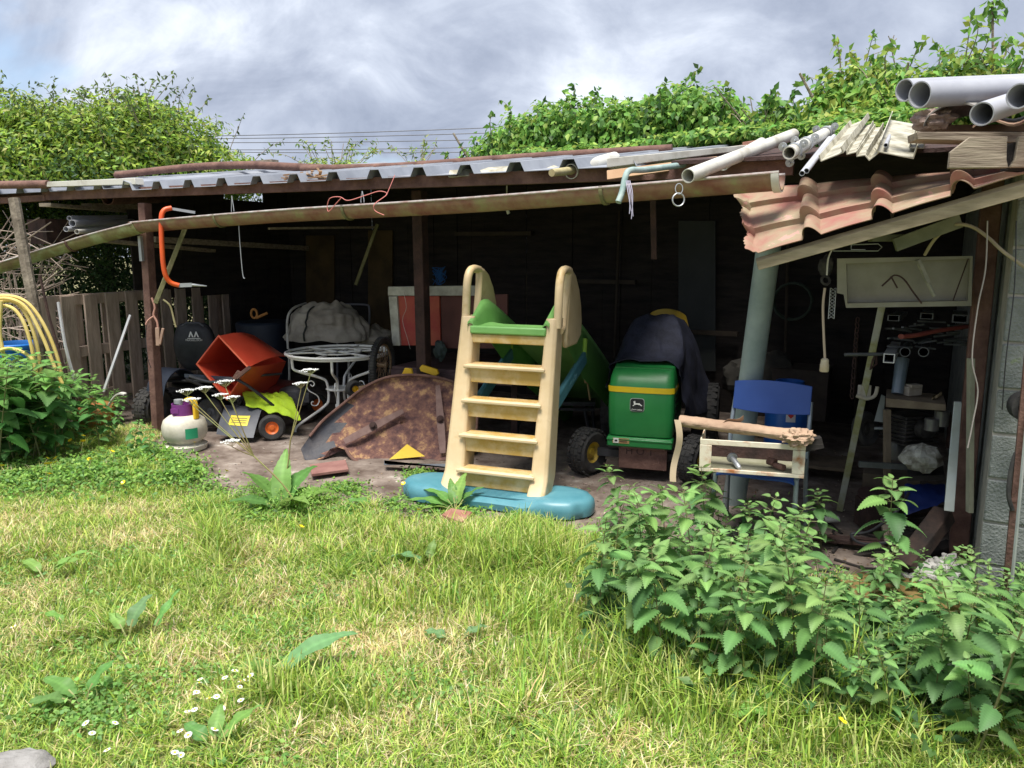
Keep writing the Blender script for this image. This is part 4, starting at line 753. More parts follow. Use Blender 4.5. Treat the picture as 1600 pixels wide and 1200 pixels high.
# chair with canvas cover
c = Vector((-1.95, 7.75, 0)); t = thing('garden_chair', 'pale tubular garden chair under a crumpled canvas cover behind the table', 'chair', c)
m = MB(); m.tube(arc([P(450, 545, 7.55), P(449, 500, 7.6), P(458, 482, 7.7), P(478, 474, 7.9)], 5), .012, 8); m.tube(arc([P(452, 545, 7.55), P(452, 640, 7.55)], 3), .012, 8); m.tube(arc([P(545, 560, 7.8), P(545, 640, 7.8)], 3), .012, 8); m.build('frame', pvcw, t)
m = MB()
def cov(a, b_):
    an = -math.pi*1.02*a; rr = 1+.13*mnoise.noise(Vector((a*5, b_*3.5, 1)))+.10*abs(mnoise.noise(Vector((a*11, b_*4, 5))))
    x = -1.85+(.30+.13*b_)*math.cos(an)*rr; y = 7.75+(.26)*math.sin(an)*rr*(1 if an < 0 else 1); tz = 1.02-.42*b_**1.1+.06*math.sin(b_*2)+.03*mnoise.noise(Vector((a*7, b_*8, 9)))
    k = 1-b_; return Vector((x*(1-.55*k**3)+(-1.85)*.55*k**3, y*(1-.6*k**3)+7.75*.6*k**3, tz+.05*(1-k**2)*0))
m.slab(cov, 60, 30, (0, .0, -.012)); cv = m.build('canvas_cover', M('canvas', (.24, .21, .17), (.46, .42, .35), 5, .95, 0, .4, 30, lo=.3, hi=.6), None); tag(cv, 'crumpled beige canvas cover draped over the garden chair', 'cover')
m = MB(); m.tube(arc([cov(.62, b_/8)+Vector((0, -.012, .006)) for b_ in range(1, 9)], 2), .009, 6); m.build('piping', M('dark_piping', (.03, .035, .03)), cv)
m = MB(); m.blob(Vector((-1.42, 7.9, .62)), (.2, .2, .14), .15, 2, 40, 24, seed=4); tag(m.build('folded_sack', MATS['canvas']), 'folded grey-beige sack heaped right of the canvas cover', 'sack')
t = thing('tubular_chair', 'dim grey tubular chair deep in the shed behind the table', 'chair', P(550, 600, 8.3)); m = MB(); m.tube(arc([P(525, 505, 8.2), P(525, 480, 8.3), P(532, 476, 8.3), P(570, 476, 8.3), P(577, 482, 8.3), P(577, 505, 8.3)], 3), .011, 8); m.tube([P(548, 508, 8.2), P(578, 508, 8.2)], .014, 8); m.tube([P(527, 505, 8.2), P(527, 660, 8.1)], .011, 8); m.tube([P(577, 505, 8.3), P(577, 650, 8.3)], .011, 8); m.build('frame', M('dim_grey', (.2, .2, .22)), t)
# cart with spoked wheel, bed, panels
c = Vector((-.8, 6.35, 0)); t = thing('flat_cart', 'low dark flat cart with a spoked wheel behind the rusty mower deck', 'cart', c); zb = .60
ca, cb = P(612, 556, 6.3), P(740, 556, 6.05); ca.z = cb.z = .56
m = MB(); m.polyslab([ca, cb+U*.35, cb+U*.35+V*1.0, ca+V*1.0], (0, 0, .03)); m.beam(ca+Z*-.03, cb+U*.35-Z*.03, .04, .07); m.build('bed', M('bed_rust', (.05, .03, .03), (.13, .08, .08), 6, .7, .2, .2), t, bevel=.004)
m = MB(); [m.beam(ca.lerp(cb, k)+V*.1-Z*.03, ca.lerp(cb, k)+V*.1-Z*.56, .05, .05) for k in (.15, 1.4)]; m.build('leg', rustdk, t)
wc_ = P(598, 570, 6.32); axd = Vector((1, -.25, 0)).normalized(); x, y, d = frame_of(axd); m = MB(); Rw = .20
m.tube([wc_+x*math.cos(k*.2618/1.5)*Rw+y*math.sin(k*.2618/1.5)*Rw for k in range(36)], .028, 10, closed=True)
for k in range(60):
    a = k*math.pi/30; rad = x*math.cos(a)+y*math.sin(a); m.box(wc_+rad*(Rw+.026), (.012, .01, .045), mat=Matrix((rad, d.cross(rad), d)).transposed())
ty = m.build('wheel', blackr, t); m = MB(); m.tube([wc_+d*-.04, wc_+d*.04], .024, 10)
for k in range(24):
    a = k*math.pi/12; m.tube([wc_+d*(.03 if k % 2 else -.03), wc_+x*math.cos(a+.12)*Rw*.88+y*math.sin(a+.12)*Rw*.88], .0028, 4)
m.tube([wc_+x*math.cos(k*.2618)*Rw*.86+y*math.sin(k*.2618)*Rw*.86 for k in range(24)], .01, 6, closed=True); m.build('spokes', M('rusty_hub', (.2, .12, .07), (.35, .25, .15), 9, .6, .4), ty)
for i, pts in enumerate([[(622, 598), (632, 575), (642, 576), (648, 597)], [(655, 575), (659, 570), (682, 577), (685, 584), (680, 588), (657, 580)]]):
    m = MB(); m.polyslab([P(x_, y_, 5.98) for x_, y_ in pts], V*.02); tag(m.build('yellow_bracket', yl, bevel=.003), ['yellow upright bracket sticking up behind the rusty mower deck', 'yellow flat bracket lying at the foot of the middle post'][i], 'bracket', 'yellow brackets behind the mower deck')
t = thing('caster_wheel', 'small black roller wheel with yellow hub beside the round table', 'wheel', P(555, 625, 6.2)); mkwheel(t, P(553, 607, 6.2), .068, .07, MATS['yellow_plastic'], (U-V*.5), .4); m = MB(); m.beam(P(562, 607, 6.15), P(580, 604, 6.1), .02, .04); m.build('arm', MATS['rusty_hub'], t)
t = thing('panel_cabinet', 'faded red panel in a peeling white frame standing on the flat cart', 'cabinet', ca+V*.35); vo = .38
def cp(px, py): return S(px, py, 1.0)
m = MB(); m.polyslab([cp(606, 448), cp(606, 462), cp(763, 462), cp(763, 446)], V*.05); m.polyslab([cp(607, 463), cp(613, 540), cp(625, 540), cp(620, 463)], V*.05); m.build('frame', M('peeling_white', (.3, .29, .25), (.5, .5, .44), 12, .8), t, bevel=.003)
m = MB(); m.polyslab([cp(619, 463)+V*.02, cp(624, 540)+V*.02, cp(686, 540)+V*.02, cp(684, 463)+V*.02], V*.02); m.build('red_panel', M('faded_red', (.34, .035, .035), (.42, .10, .05), 4, .7), t)
m = MB(); m.polyslab([cp(686, 463)+V*.03, cp(688, 545)+V*.03, cp(790, 545)+V*.03, cp(790, 460)+V*.03], V*.02); m.build('brown_panel', M('brown_panel_col', (.07, .025, .02), (.11, .04, .035), 4, .8), t)
m = MB(); m.tube(arc([cp(631, 455)-V*.01, cp(636, 480)-V*.01, cp(630, 500)-V*.01, cp(638, 530)-V*.01, cp(642, 545)-V*.01], 4), .002, 4); m.build('wire', pvcw, t)
m = MB(); m.blob(P(688, 548, 6.25), (.05, .05, .08), .2, 2, seed=2); tag(m.build('dark_rag', M('teal_rag', (.04, .06, .06), (.07, .1, .1), 8)), 'dark teal rag lying right of the middle post', 'rag')
# rusty mower deck leaning up
t = thing('mower_deck', 'large rusty mower deck leaning underside forward with two blades and yellow paint patches', 'mower deck', G(600, 724)); 
ol = [(470, 702), (476, 718), (487, 722), (505, 717), (515, 703), (528, 699), (541, 703), (551, 717), (570, 725), (620, 728), (680, 722), (722, 708), (742, 680), (744, 640), (730, 610), (706, 596), (673, 588), (636, 586), (600, 591), (567, 607), (540, 628), (520, 644), (502, 660), (484, 682)]
def dk(px, py, off=0):      # plane leaning back
    f0 = (py-725)/(592-725); return P(px, py, 5.50+.42*f0+off)
cen = (625, 662); m = MB(); rings = 12; vs = []
for r_ in range(rings+1):
    k = r_/rings
    for (px, py) in ol:
        x_ = cen[0]+(px-cen[0])*k; y_ = cen[1]+(py-cen[1])*k; off = .055*(1-k**9)+.012*mnoise.noise(Vector((x_*.05, y_*.05, 2)))+.05*math.sin((px-470)/270*3.1)*(1-k)*-.5; vs.append(dk(x_, y_, off))
n = len(ol); fs = [(r_*n+i, r_*n+(i+1) % n, (r_+1)*n+(i+1) % n, (r_+1)*n+i) for r_ in range(rings) for i in range(n)]; m.add(vs, fs)
m.add([p+Vector((0, .012, .004)) for p in vs], [tuple(reversed(f)) for f in fs])
deckm = M('deck_rust', (0.085, 0.042, 0.042), (0.20, 0.10, 0.075), 14, .9, .0, 1, 70, c3=(0.40, 0.24, 0.12), lo=.38, hi=.54, c3p=.63, det=15); dkb = m.build('shell', deckm, t, ang=60)
m = MB(); m.tube(arc([dk(*p, -.005) for p in ol[6:]], 3), .012, 8); m.build('rim', rust, t)
_sk = (M('skirt_rubber', (.025, .028, .04), (.06, .055, .06), 12, .6, 0, .3, c3=(.16, .10, .07)))
for pl_ in dkb.data.polygons:
    c_ = pl_.center+dkb.parent.location; d_ = c_-Vector((0, 0, CAMH)); tt = d_.y*math.cos(PITCH)-d_.z*math.sin(PITCH); qx = 800+FPX*d_.x/tt; qy = 600-FPX*(d_.y*math.sin(PITCH)+d_.z*math.cos(PITCH))/tt
    if qx < 512+(700-qy)*.5+6*math.sin(qy*.2): pl_.material_index = 1
dkb.data.materials.append(_sk)
def blade(a, b_, c, twist=0):
    o_ = -.02; a, b_, c = dk(*a, o_), dk(*b_, o_), dk(*c, o_-.01); m = MB(); L_ = b_-a; nn = Vector((0, -.9, .4)).normalized(); sd = L_.normalized().cross(nn)
    poly = [(0, -.022), (.16, -.027), (.5, -.03), (.84, -.022), (1, -.018), (1, .016), (.84, .022), (.5, .03), (.16, .027), (0, .02)]
    m.prism([(p[0]*L_.length, p[1]) for p in poly], a, L_.normalized(), sd, nn*-.008); bl = m.build('blade', M('blade_steel', (.14, .08, .07), (.22, .14, .12), 12, .7, .2), t)
    m = MB(); m.lathe([(.028, 0), (.028, .01), (.016, .012), (.016, .026), (.0, .027)], c, nn, 14); m.build('bolt', rustdk, bl)
blade((538, 690), (630, 642), (583, 665)); blade((692, 708), (684, 602), (688, 655))
m = MB(); m.polyslab([dk(608, 718, -.012), dk(636, 694, -.012), dk(664, 713, -.012)], (0, .004, 0)); m.build('yellow_patch', M('flaking_yellow', (.62, .42, .02), (.68, .48, .04), 12, .7, c3=(.06, .04, .03), c3p=.66), t)
plank('metal_strip', [G(600, 727, .05), G(600, 721, .05), G(712, 733, .05), G(712, 727, .05)][::1], (0, 0, .01), M('blue_grey_metal', (.12, .14, .17), (.2, .22, .25), 6, .5, .3), 'flat grey metal strip lying under the rusty mower deck', 'metal strip')
plank('brick_tile', [G(487, 745, .035), G(484, 730, .035), G(540, 722, .035), G(545, 737, .035)], (0, 0, .02), M('brick_tile_red', (.19, .085, .075), (.27, .14, .12), 7, .9, 0, .3), 'flat red-brown tile lying in front of the rusty mower deck', 'tile')
plank('brick_piece', [G(690, 810, .035), G(705, 800, .035), G(738, 806, .035), G(722, 822, .035)], (0, 0, .025), M('brick_red', (.25, .10, .07)), 'broken red brick piece in front of the slide base', 'brick')
# ================= SLIDE =================
sl = thing('garden_slide', 'cream plastic toy slide with ladder steps, green chute and teal base', 'slide', Vector((-.10, 4.55, .006)), R(-21))
cream = M('cream_plastic', (.55, .41, .225), (.62, .48, .29), 5, .5, 0, .12, c3=(.42, .29, .11), lo=.3, hi=.55, c3p=.72, det=14)
creamd = M('cream_plastic_dirty', (.62, .46, .24), (.50, .32, .08), 9, .55, 0, .08, lo=.38, hi=.58)
teal = M('teal_plastic', (.055, .19, .24), (.09, .25, .30), 5, .42, 0, .05, c3=(.15, .3, .33))
grn = M('green_plastic', (.22, .46, .14), (.16, .38, .10), 5, .45, 0, .04, c3=(.06, .12, .03), c3p=.72)
def LB(m, name, mat, parent=sl, **k): return m.build(name, mat, parent, local=True, **k)
# base pad: superellipse lobes with a lower waist
def pad(u_, v_):
    pass
m = MB(); NP = 40
def rings_(zs):
    vs = []
    for z, ins in zs:
        for k in range(72):
            a = 2*math.pi*k/72; ca_, sa = math.cos(a), math.sin(a); x = (.62-ins)*(1 if ca_ >= 0 else -1)*abs(ca_)**.55; wy = .155+.05*min(1, (abs(x)/.4)**2)-.03*(abs(x) > .55); y = (wy-ins)*(1 if sa >= 0 else -1)*abs(sa)**.75
            zz_ = z*(1 if abs(x) > .33 else .62+.38*max(0, (abs(x)-.27)/.06)) if z > .05 else z
            vs.append((x, y-.0, zz_))
    return vs
zs = [(0, .02), (.012, .003), (.05, 0), (.085, .006), (.105, .025), (.112, .06)]; vs = rings_(zs); n = 72
m.add(vs, [(r_*n+i, r_*n+(i+1) % n, (r_+1)*n+(i+1) % n, (r_+1)*n+i) for r_ in range(5) for i in range(n)]+[tuple(5*n+i for i in range(n)), tuple(reversed(range(n)))])
bs = LB(m, 'base', teal, ang=50)
m = MB(); [m.box((0, -.10+.022*k, .078), (.5, .009, .008)) for k in range(8)]; LB(m, 'tread_ribs', teal, bs)
# ladder rails
def ly(z): return .02+.235*z
def lx(z): return .262+.018*z
for sg, nm in ((-1, 'l'), (1, 'r')):
    m = MB(); rows = []
    for k in range(15):
        z = .012+(1.12-.012)*k/14; w_ = .142-.045*z; x0 = sg*(lx(z)-(.045)); x1 = x0+sg*(w_ if sg < 0 else w_*.8); dp = .18-.04*z; y = ly(z)-.06-.10*max(0, .16-z)/.16
        c_ = .016
        ring = [(x0, y+dp), (x0, y+c_), (x0+sg*c_, y), (x1-sg*c_*1.3, y), (x1, y+c_*1.3), (x1, y+dp)]
        rows += [(a, b_, z) for a, b_ in ring]
    m.add(rows, [(k*6+i, k*6+(i+1) % 6, (k+1)*6+(i+1) % 6, (k+1)*6+i) for k in range(14) for i in range(6)]+[tuple(range(5, -1, -1)), tuple(14*6+i for i in range(6))])
    rl = LB(m, 'ladder_rail', cream, bevel=.006, ang=45)
    # grab handle: front tube continuing the rail, arching back into a rounded guard panel
    xx = sg*(lx(1.2)+.022); yb = ly(1.1)
    hp = [(xx, yb-.025, 1.06), (xx, yb-.01, 1.20), (xx, yb+.01, 1.33), (xx, yb+.05, 1.395), (xx, yb+.12, 1.41), (xx, yb+.20, 1.40)]
    m = MB(); m.tube(arc(hp, 6), .026, 12); m.tube(arc([(xx, yb+.20, 1.40), (xx-sg*.005, yb+.185, 1.32), (xx-sg*.01, yb+.15, 1.2), (xx-sg*.01, yb+.11, 1.06), (xx, yb+.02, 1.04)], 6), .024, 10); LB(m, 'handle', cream)
    pn = [(.12, .98), (.16, 1.2), (.19, 1.34), (.19, 1.405), (.24, 1.41), (.32, 1.37), (.40, 1.28), (.45, 1.17), (.47, 1.06), (.46, .97), (.36, .92), (.14, .92)]
    m = MB(); m.prism([(yb+p[0], p[1]) for p in pn], (xx-sg*.022, 0, 0), (0, 1, 0), (0, 0, 1), (sg*.036, 0, 0)); LB(m, 'side_guard', cream, bevel=.014)
# steps
for z in (.19, .40, .61, .82):
    y = ly(z)-.075; w_ = 2*lx(z)-.05
    st = MB(); st.box((0, y+.05, z), (w_, .12, .022)); st.box((0, y-.007, z-.003), (w_+.03, .018, .022)); o = LB(st, 'step', cream, bevel=.006)
    m = MB(); m.box((0, y+.03, z-.058), (w_-.02, .02, .095)); m.prism([(-.02, 0), (.02, 0), (.012, -.028), (-.012, -.028)], (0, y+.019, z-.02), (1, 0, 0), (0, 0, 1), (0, .008, 0)); LB(m, 'riser', creamd, o, bevel=.003)
    m = MB(); [m.box((0, y+.015+.018*k, z+.0125), (w_-.05, .006, .003)) for k in range(5)]; LB(m, 'grip_ribs', creamd, o)
m = MB(); m.box((0, ly(1.0)+.0, .985), (.5, .1, .055)); LB(m, 'top_step', creamd, bevel=.006)
# chute: U channel with tall sides, wavy, going back
def chz(y):
    if y < .48: return 1.055
    t_ = (y-.48)/2.0; t_ = min(1, t_); return 1.055-(1.055-.12)*(t_**1.12 if t_ < .9 else t_**1.12)
def chute(u_, v_):
    y = .20+2.35*v_; z = chz(y); hw = .235; k = u_*2-1
    prof = [(-1.14, -.13), (-1.14, .12), (-1.08, .16), (-1.0, .13), (-.93, .01), (-.6, 0), (.6, 0), (.93, .01), (1.0, .13), (1.08, .16), (1.14, .12), (1.14, -.13)]
    p = u_*(len(prof)-1); i = min(int(p), len(prof)-2); f = p-i; a = prof[i]; b_ = prof[i+1]; xk = a[0]+(b_[0]-a[0])*f; zk = a[1]+(b_[1]-a[1])*f
    hs_ = min(1, .25+(y-.2)/.25) if y < .4 else 1.0
    return Vector((xk*hw, y, z+(zk*hs_ if zk > 0 else zk*(.4 if y < .42 else min(1.6, .4+(y-.42)*2.2)))))
m = MB(); m.slab(chute, 33, 40, (0, 0, -.012)); ch = LB(m, 'chute', grn, ang=50)
m = MB(); m.box((0, .205, 1.04), (.5, .03, .05)); LB(m, 'chute_lip', grn, ch, bevel=.01)
for sg in (-1, 1):
    m = MB(); a = Vector((sg*.255, .18, .50)); b_ = Vector((sg*.275, .98, .79)); m.beam(a, b_, .035, .095); o = LB(m, 'brace', teal, bevel=.012)
    if sg == 1:
        d = (b_-a).normalized(); nn = Vector((1, 0, 0)); text('smoby', .06, a.lerp(b_, .62)+Vector((.0195, 0, 0)), d, nn.cross(d), M('teal_light', (.13, .32, .37)), o, 'lettering')
    m = MB(); m.tube([b_+Vector((0, -.02, -.0)), b_+Vector((0, 0, .13))], .018, 8); LB(m, 'bracket', M('lime_plastic', (.30, .50, .06)))
m = MB(); [m.beam((sg*.24, 1.9, 0), (sg*.24, 1.9, chz(1.9)-.1), .04, .06) for sg in (-1, 1)]; LB(m, 'foot', teal)

# ================= LAWN TRACTOR =================
tr = thing('lawn_tractor', 'green lawn tractor with yellow stripe, its seat hidden under a dark cover', 'lawn tractor', Vector((.845, 4.98, .005)), R(-17))
TB = lambda m, name, mat, parent=tr, **k: m.build(name, mat, parent, local=True, **k)
tg = M('tractor_green', (.012, .17, .038), (.020, .21, .05), 6, .38, 0, .04, c3=(.06, .17, .07), c3p=.7); ty_ = M('tractor_yellow', (.80, .56, .01), (.68, .48, .02), 8, .45)
m = MB(); sec = []
prof = [(.0, .315), (-.012, .39), (-.018, .50), (-.015, .61), (-.005, .655), (.02, .70), (.055, .735), (.10, .755), (.25, .775), (.62, .80)]      # (y, z) down the nose
hw = [.209, .213, .216, .215, .213, .210, .203, .199, .201, .205]
rows = []
for (y, z), h in zip(prof, hw):
    rows.append([(-h, .62, z), (-h, y+.05, z), (-h+.004, y+.022, z), (-h+.022, y+.004, z), (-h+.06, y, z), (0, y-.006, z), (h-.06, y, z), (h-.022, y+.004, z), (h-.004, y+.022, z), (h, y+.05, z), (h, .62, z)])
n = 11; vs = [p for r_ in rows for p in r_]
m.add(vs, [(r_*n+i, r_*n+i+1, (r_+1)*n+i+1, (r_+1)*n+i) for r_ in range(len(rows)-1) for i in range(n-1)]); m.box((0, .33, .32), (.40, .56, .02)); m.box((0, .35, .75), (.38, .5, .02)); hd = TB(m, 'hood', tg, ang=42)
m = MB(); hh = .2145; 
def strp(z, e): return [(-hh-e, .3, z), (-hh-e, .05-.012, z), (-hh+.004-e, .022-.012-e, z), (-hh+.022, -.010-e, z), (-hh+.06, -.0145-e, z), (0, -.020-e, z), (hh-.06, -.0145-e, z), (hh-.022, -.010-e, z), (hh-.004+e, .022-.012-e, z), (hh+e, .05-.012, z), (hh+e, .3, z)]
vs = strp(.61, .004)+strp(.648, .006); m.add(vs, [(i, i+1, n+i+1, n+i) for i in range(n-1)]); TB(m, 'stripe', ty_, hd)
m = MB(); em_ = M('emblem_black', (.012, .014, .014)); y_ = -.026; ew, eh = .044, .042
rr = [(ew*(1 if c_ > 0 else -1)*abs(c_)**.35, eh*(1 if s_ > 0 else -1)*abs(s_)**.35) for c_, s_ in [(math.cos(k*.2618), math.sin(k*.2618)) for k in range(24)]]
m.prism([(a*1.08, b_*1.08) for a, b_ in rr], (-.02, y_+.001, .53), (1, 0, 0), (0, 0, 1), (0, .003, 0)); bo = TB(m, 'badge_border', M('badge_grey', (.35, .38, .35)), hd)
m = MB(); m.prism(rr, (-.02, y_-.002, .53), (1, 0, 0), (0, 0, 1), (0, .003, 0)); bd = TB(m, 'badge', em_, hd)
deer = [(-.030, -.014), (-.020, -.004), (-.022, .008), (-.024, .018), (-.019, .014), (-.014, .022), (-.012, .014), (-.010, .004), (.002, .004), (.016, .006), (.020, .000), (.034, -.010), (.030, -.013), (.016, -.006), (.008, -.006), (-.002, -.003), (-.010, -.006), (-.016, -.008), (-.024, -.016)]
m = MB(); m.prism(deer, (-.02, y_-.004, .538), (1, 0, 0), (0, 0, 1), (0, .002, 0)); TB(m, 'leaping_deer', M('badge_white', (.7, .72, .66)), bd)
text('JOHN DEERE', .0125, (-.02, y_-.004, .499), (1, 0, 0), (0, 0, 1), MATS['badge_white'], bd)
text('STX38', .035, (.2175, .12, .628), (0, 1, 0), (0, 0, 1), MATS['badge_white'], hd)
m = MB(); [m.box((.2145, .17, .575-.045*k), (.006, .14, .022)) for k in range(5)]; TB(m, 'side_vents', em_, hd)
m = MB(); m.box((0, .035, .275), (.43, .12, .065)); m.box((0, .02, .29), (.435, .1, .02)); bp = TB(m, 'bumper', tg, bevel=.008)
m = MB(); m.box((-.12, -.027, .283), (.11, .004, .034)); stk = TB(m, 'sticker', M('sticker_tan', (.42, .28, .12), (.35, .2, .08), 20), bp); m = MB(); m.box((-.152, -.0305, .284), (.034, .003, .032)); TB(m, 'sticker_panel', MATS['badge_white'], stk)
m = MB(); m.box((-.152, -.0325, .284), (.018, .002, .012)); m.box((-.105, -.0302, .291), (.05, .002, .004)); m.box((-.105, -.0302, .279), (.05, .002, .004)); TB(m, 'sticker_marks', em_, stk)
m = MB(); m.box((.02, .03, .17), (.32, .02, .17)); m.box((.02, .1, .24), (.3, .2, .03)); fp = TB(m, 'front_plate', rust, bevel=.004); text('H O T', .07, (.0, .0185, .205), (1, 0, 0), (0, 0, 1), rustdk, fp)
m = MB(); m.beam((-.30, .12, .16), (.30, .12, .16), .04, .05); m.box((0, .6, .25), (.3, 1.1, .08)); TB(m, 'chassis', blackp)
for sg in (-1, 1): mkwheel(tr, (sg*.365, .10, .16), .16, .13, M('hub_yellow_dirty', (.50, .34, .02), (.16, .10, .04), 14, .6), (.90, -.43, 0), .46, local=True, tread=22)
for sg in (-1, 1): mkwheel(tr, (sg*.36, 1.25, .24), .24, .2, ty_, (sg, 0, 0), .5, local=True, tread=24)
m = MB(); m.box((0, 1.25, .42), (.60, .5, .08)); TB(m, 'rear_fender', blackp, bevel=.02)
m = MB()
def sb(u_, v_): a = (u_-.5)*1.9; return Vector((.25*math.sin(a)*(1-.25*v_**3), 1.5-.14*math.cos(a)-.0+.06*v_, .55+.50*v_**.9*(1-.12*(u_*2-1)**2)))
m.slab(sb, 16, 12, (0, .05, 0)); m.box((0, 1.3, .53), (.42, .4, .07)); TB(m, 'seat', M('seat_yellow', (.42, .28, .02), (.5, .34, .04), 6, .6), bevel=.0)
cv = M('dark_cover', (.010, .012, .026), (.028, .032, .06), 9, .75, 0, .5, 50, c3=(.06, .06, .08)); m = MB()
def cover(u_, v_):
    # u across (left skirt .. right skirt), v from the nose to the rear
    y = .22+1.05*v_; top = .80+ (.25*math.sin(min(1, max(0, (v_-.05)/.5))*math.pi/2)**1.5 - .05*max(0, v_-.6)/.4)
    hwid = .232+.09*v_; a = (u_*2-1); k = abs(a); sgn = 1 if a > 0 else -1
    nw = 1-.42*min(1, v_*2.2)
    if k < .42: x = hwid*nw*k/.42*sgn; z = top-.03*(k/.42)**3
    else:
        t_ = (k-.42)/.58; x = sgn*(hwid*nw*(1-t_**.8)+(hwid+.03+.07*v_)*t_**.8); lowz = (.40 if sgn > 0 else .60)-.12*v_; z = (top-.03)*(1-t_)+lowz*t_
    nn = mnoise.noise(Vector((u_*9, v_*5, 2))); n2 = mnoise.noise(Vector((u_*22, v_*7, 5)))
    return Vector((x+.03*nn+.008*n2, y-.0+.02*nn-(.05*(1-k) if v_ < .05 else 0), z+.022*nn+.008*n2))
m.slab(cover, 60, 40, (0, 0, -.006)); m2 = TB(m, 'cover', cv)

# ================= CHAIR =================
ch = thing('blue_chair', 'blue plastic stacking chair with grey tube legs holding a rusty tray', 'chair', Vector((1.335, 4.0, .0)), R(-27))
CB = lambda m, name, mat, parent=ch, **k: m.build(name, mat, parent, local=True, **k)
blu = M('chair_blue', (.022, .07, .30), (.032, .09, .35), 5, .45, 0, .03, c3=(.06, .11, .32)); tubem = M('chair_tube', (.2, .24, .27), (.35, .39, .41), 7, .4, .5, .1)
m = MB()
def bk(u_, v_): a = (u_*2-1); return Vector((a*.205, .20-.035*(1-a*a)+.03*v_*1.0, .66+.15*v_+(.028*(1-a*a))*(v_-.2)))
m.slab(bk, 16, 8, (0, .008, 0)); CB(m, 'backrest', blu, bevel=.003)
m = MB()
def seat(u_, v_): a = u_*2-1; return Vector((a*(.215-.02*v_)*(1 if v_ > .08 else .9), -.21+.4*v_, .435-.012*(1-a*a)-(.03*(1-v_/.15) if v_ < .15 else 0)-.02*abs(a)**6))
m.slab(seat, 16, 16, (0, 0, -.009)); CB(m, 'seat', blu)
for sg in (-1, 1):
    m = MB(); m.tube(arc([(sg*.20, -.19, .40), (sg*.205, -.215, .2), (sg*.215, -.235, 0)], 4), .0125, 10); CB(m, 'leg', tubem)
    m = MB(); m.tube(arc([(sg*.20, .25, .72), (sg*.205, .205, .6), (sg*.205, .17, .45), (sg*.21, .20, .22), (sg*.22, .26, 0)], 5), .0125, 10); CB(m, 'leg', tubem)
    m = MB(); m.tube([(sg*.20, -.19, .40), (sg*.20, .17, .42)], .0125, 10); CB(m, 'seat_rail', tubem)
# rusty tray on the seat
F1, F2, F3, F4 = P(1092, 736, 3.62), P(1256, 748, 3.47), P(1257, 700, 3.47), P(1091, 686, 3.62)
bx = thing('rusty_tray', 'shallow cream metal tray with rust streaks and open front lying on the blue chair', 'tray', F1)
crm = M('rust_streaked_enamel', (.55, .49, .37), (.64, .58, .45), 9, .5, 0, .15, c3=(.36, .13, .04), lo=.3, hi=.50, c3p=.66, det=14); e1 = (F2-F1).normalized(); e2 = e1.cross(Z).normalized()*-1; e2 = e2 if e2.y > 0 else -e2; D_ = .26; t_ = .008
m = MB(); up = Z*.135; h2 = (F4-F1).length
for z0, z1 in ((0, .018), (h2-.026, h2)): m.polyslab([F1+Z*z0, F2+Z*z0, F2+Z*z1, F1+Z*z1], e2*.01)
for x0, x1 in ((0, .055), ((F2-F1).length-.055, (F2-F1).length)): m.polyslab([F1+e1*x0+Z*.019-e2*.001, F1+e1*x1+Z*.019-e2*.001, F1+e1*x1+Z*(h2-.027)-e2*.001, F1+e1*x0+Z*(h2-.027)-e2*.001], e2*.01)
m.build('front_frame', crm, bx, bevel=.002)
m = MB(); m.polyslab([F1+e2*.011+Z*.004, F2+e2*.011+Z*.004, F2+e2*D_+Z*.004, F1+e2*D_+Z*.004], Z*.006); m.build('bottom', M('tray_floor', (.2, .2, .12), (.33, .32, .24), 7, .7, c3=(.3, .15, .06)), bx)
m = MB(); m.polyslab([F1+e2*D_, F2+e2*D_, F2+e2*D_+Z*h2*.6, F1+e2*D_+Z*h2*.6], e2*.006); m.build('back_panel', rustdk, bx); m = MB()
for q_ in (F1, F2-e1*.007): m.polyslab([q_+e2*.011+Z*.011, q_+e2*(D_-.001)+Z*.011, q_+e2*(D_-.001)+Z*h2, q_+e2*.011+Z*h2], e1*.006)
m.build('sides', crm, bx)
a = F1.lerp(F2, .30)+e2*.03+Z*.035; m = MB(); m.lathe([(.022, 0), (.026, .004), (.026, .014), (.014, .016), (.013, .085), (.010, .09), (.009, .1), (0, .1)], a+e2*.08+Z*.02, (e1*.45-e2*.8-Z*.35), 16); tag(m.build('galvanised_bolt', steel), 'grey threaded bolt with a collar lying inside the rusty tray', 'bolt')
m = MB(); a = F1.lerp(F2, .73)+e2*.1+Z*.03; m.tube([a, a+e1*.04-e2*.04], .016, 8); m.tube([a+e1*.0+Z*.01, a-e1*.03+e2*.02+Z*.015], .022, 8); tag(m.build('rusty_fitting', rust), 'small rusty fitting at the right inside the tray', 'fitting')
# paper roll on top
pr = thing('paper_roll', 'roll of crumpled brown paper lying across the rusty tray', 'paper roll', P(1165, 680, 3.6)); pm = M('kraft_paper', (.28, .18, .12), (.40, .28, .19), 8, .85, 0, .5, 30)
a, b_ = P(1062, 657, 3.72), P(1262, 683, 3.50); x, y, d = frame_of(b_-a)
def rol(u_, v_):
    r_ = .040+.005*mnoise.noise(Vector((u_*3+1, v_*9, 1)))+.004*mnoise.noise(Vector((u_*9, v_*22, 4)))+(.012*max(0, v_-.75)*4*(1+mnoise.noise(Vector((u_*8, v_*30, 0))))) ; an = u_*2*math.pi; return a.lerp(b_, v_)+x*math.cos(an)*r_+y*math.sin(an)*r_*.68
m = MB(); m.grid(rol, 24, 60); m.add([rol(i/24, 0) for i in range(24)], [tuple(range(24))]); m.add([rol(i/24, 1) for i in range(24)], [tuple(range(24))]); m.build('roll', pm, pr)
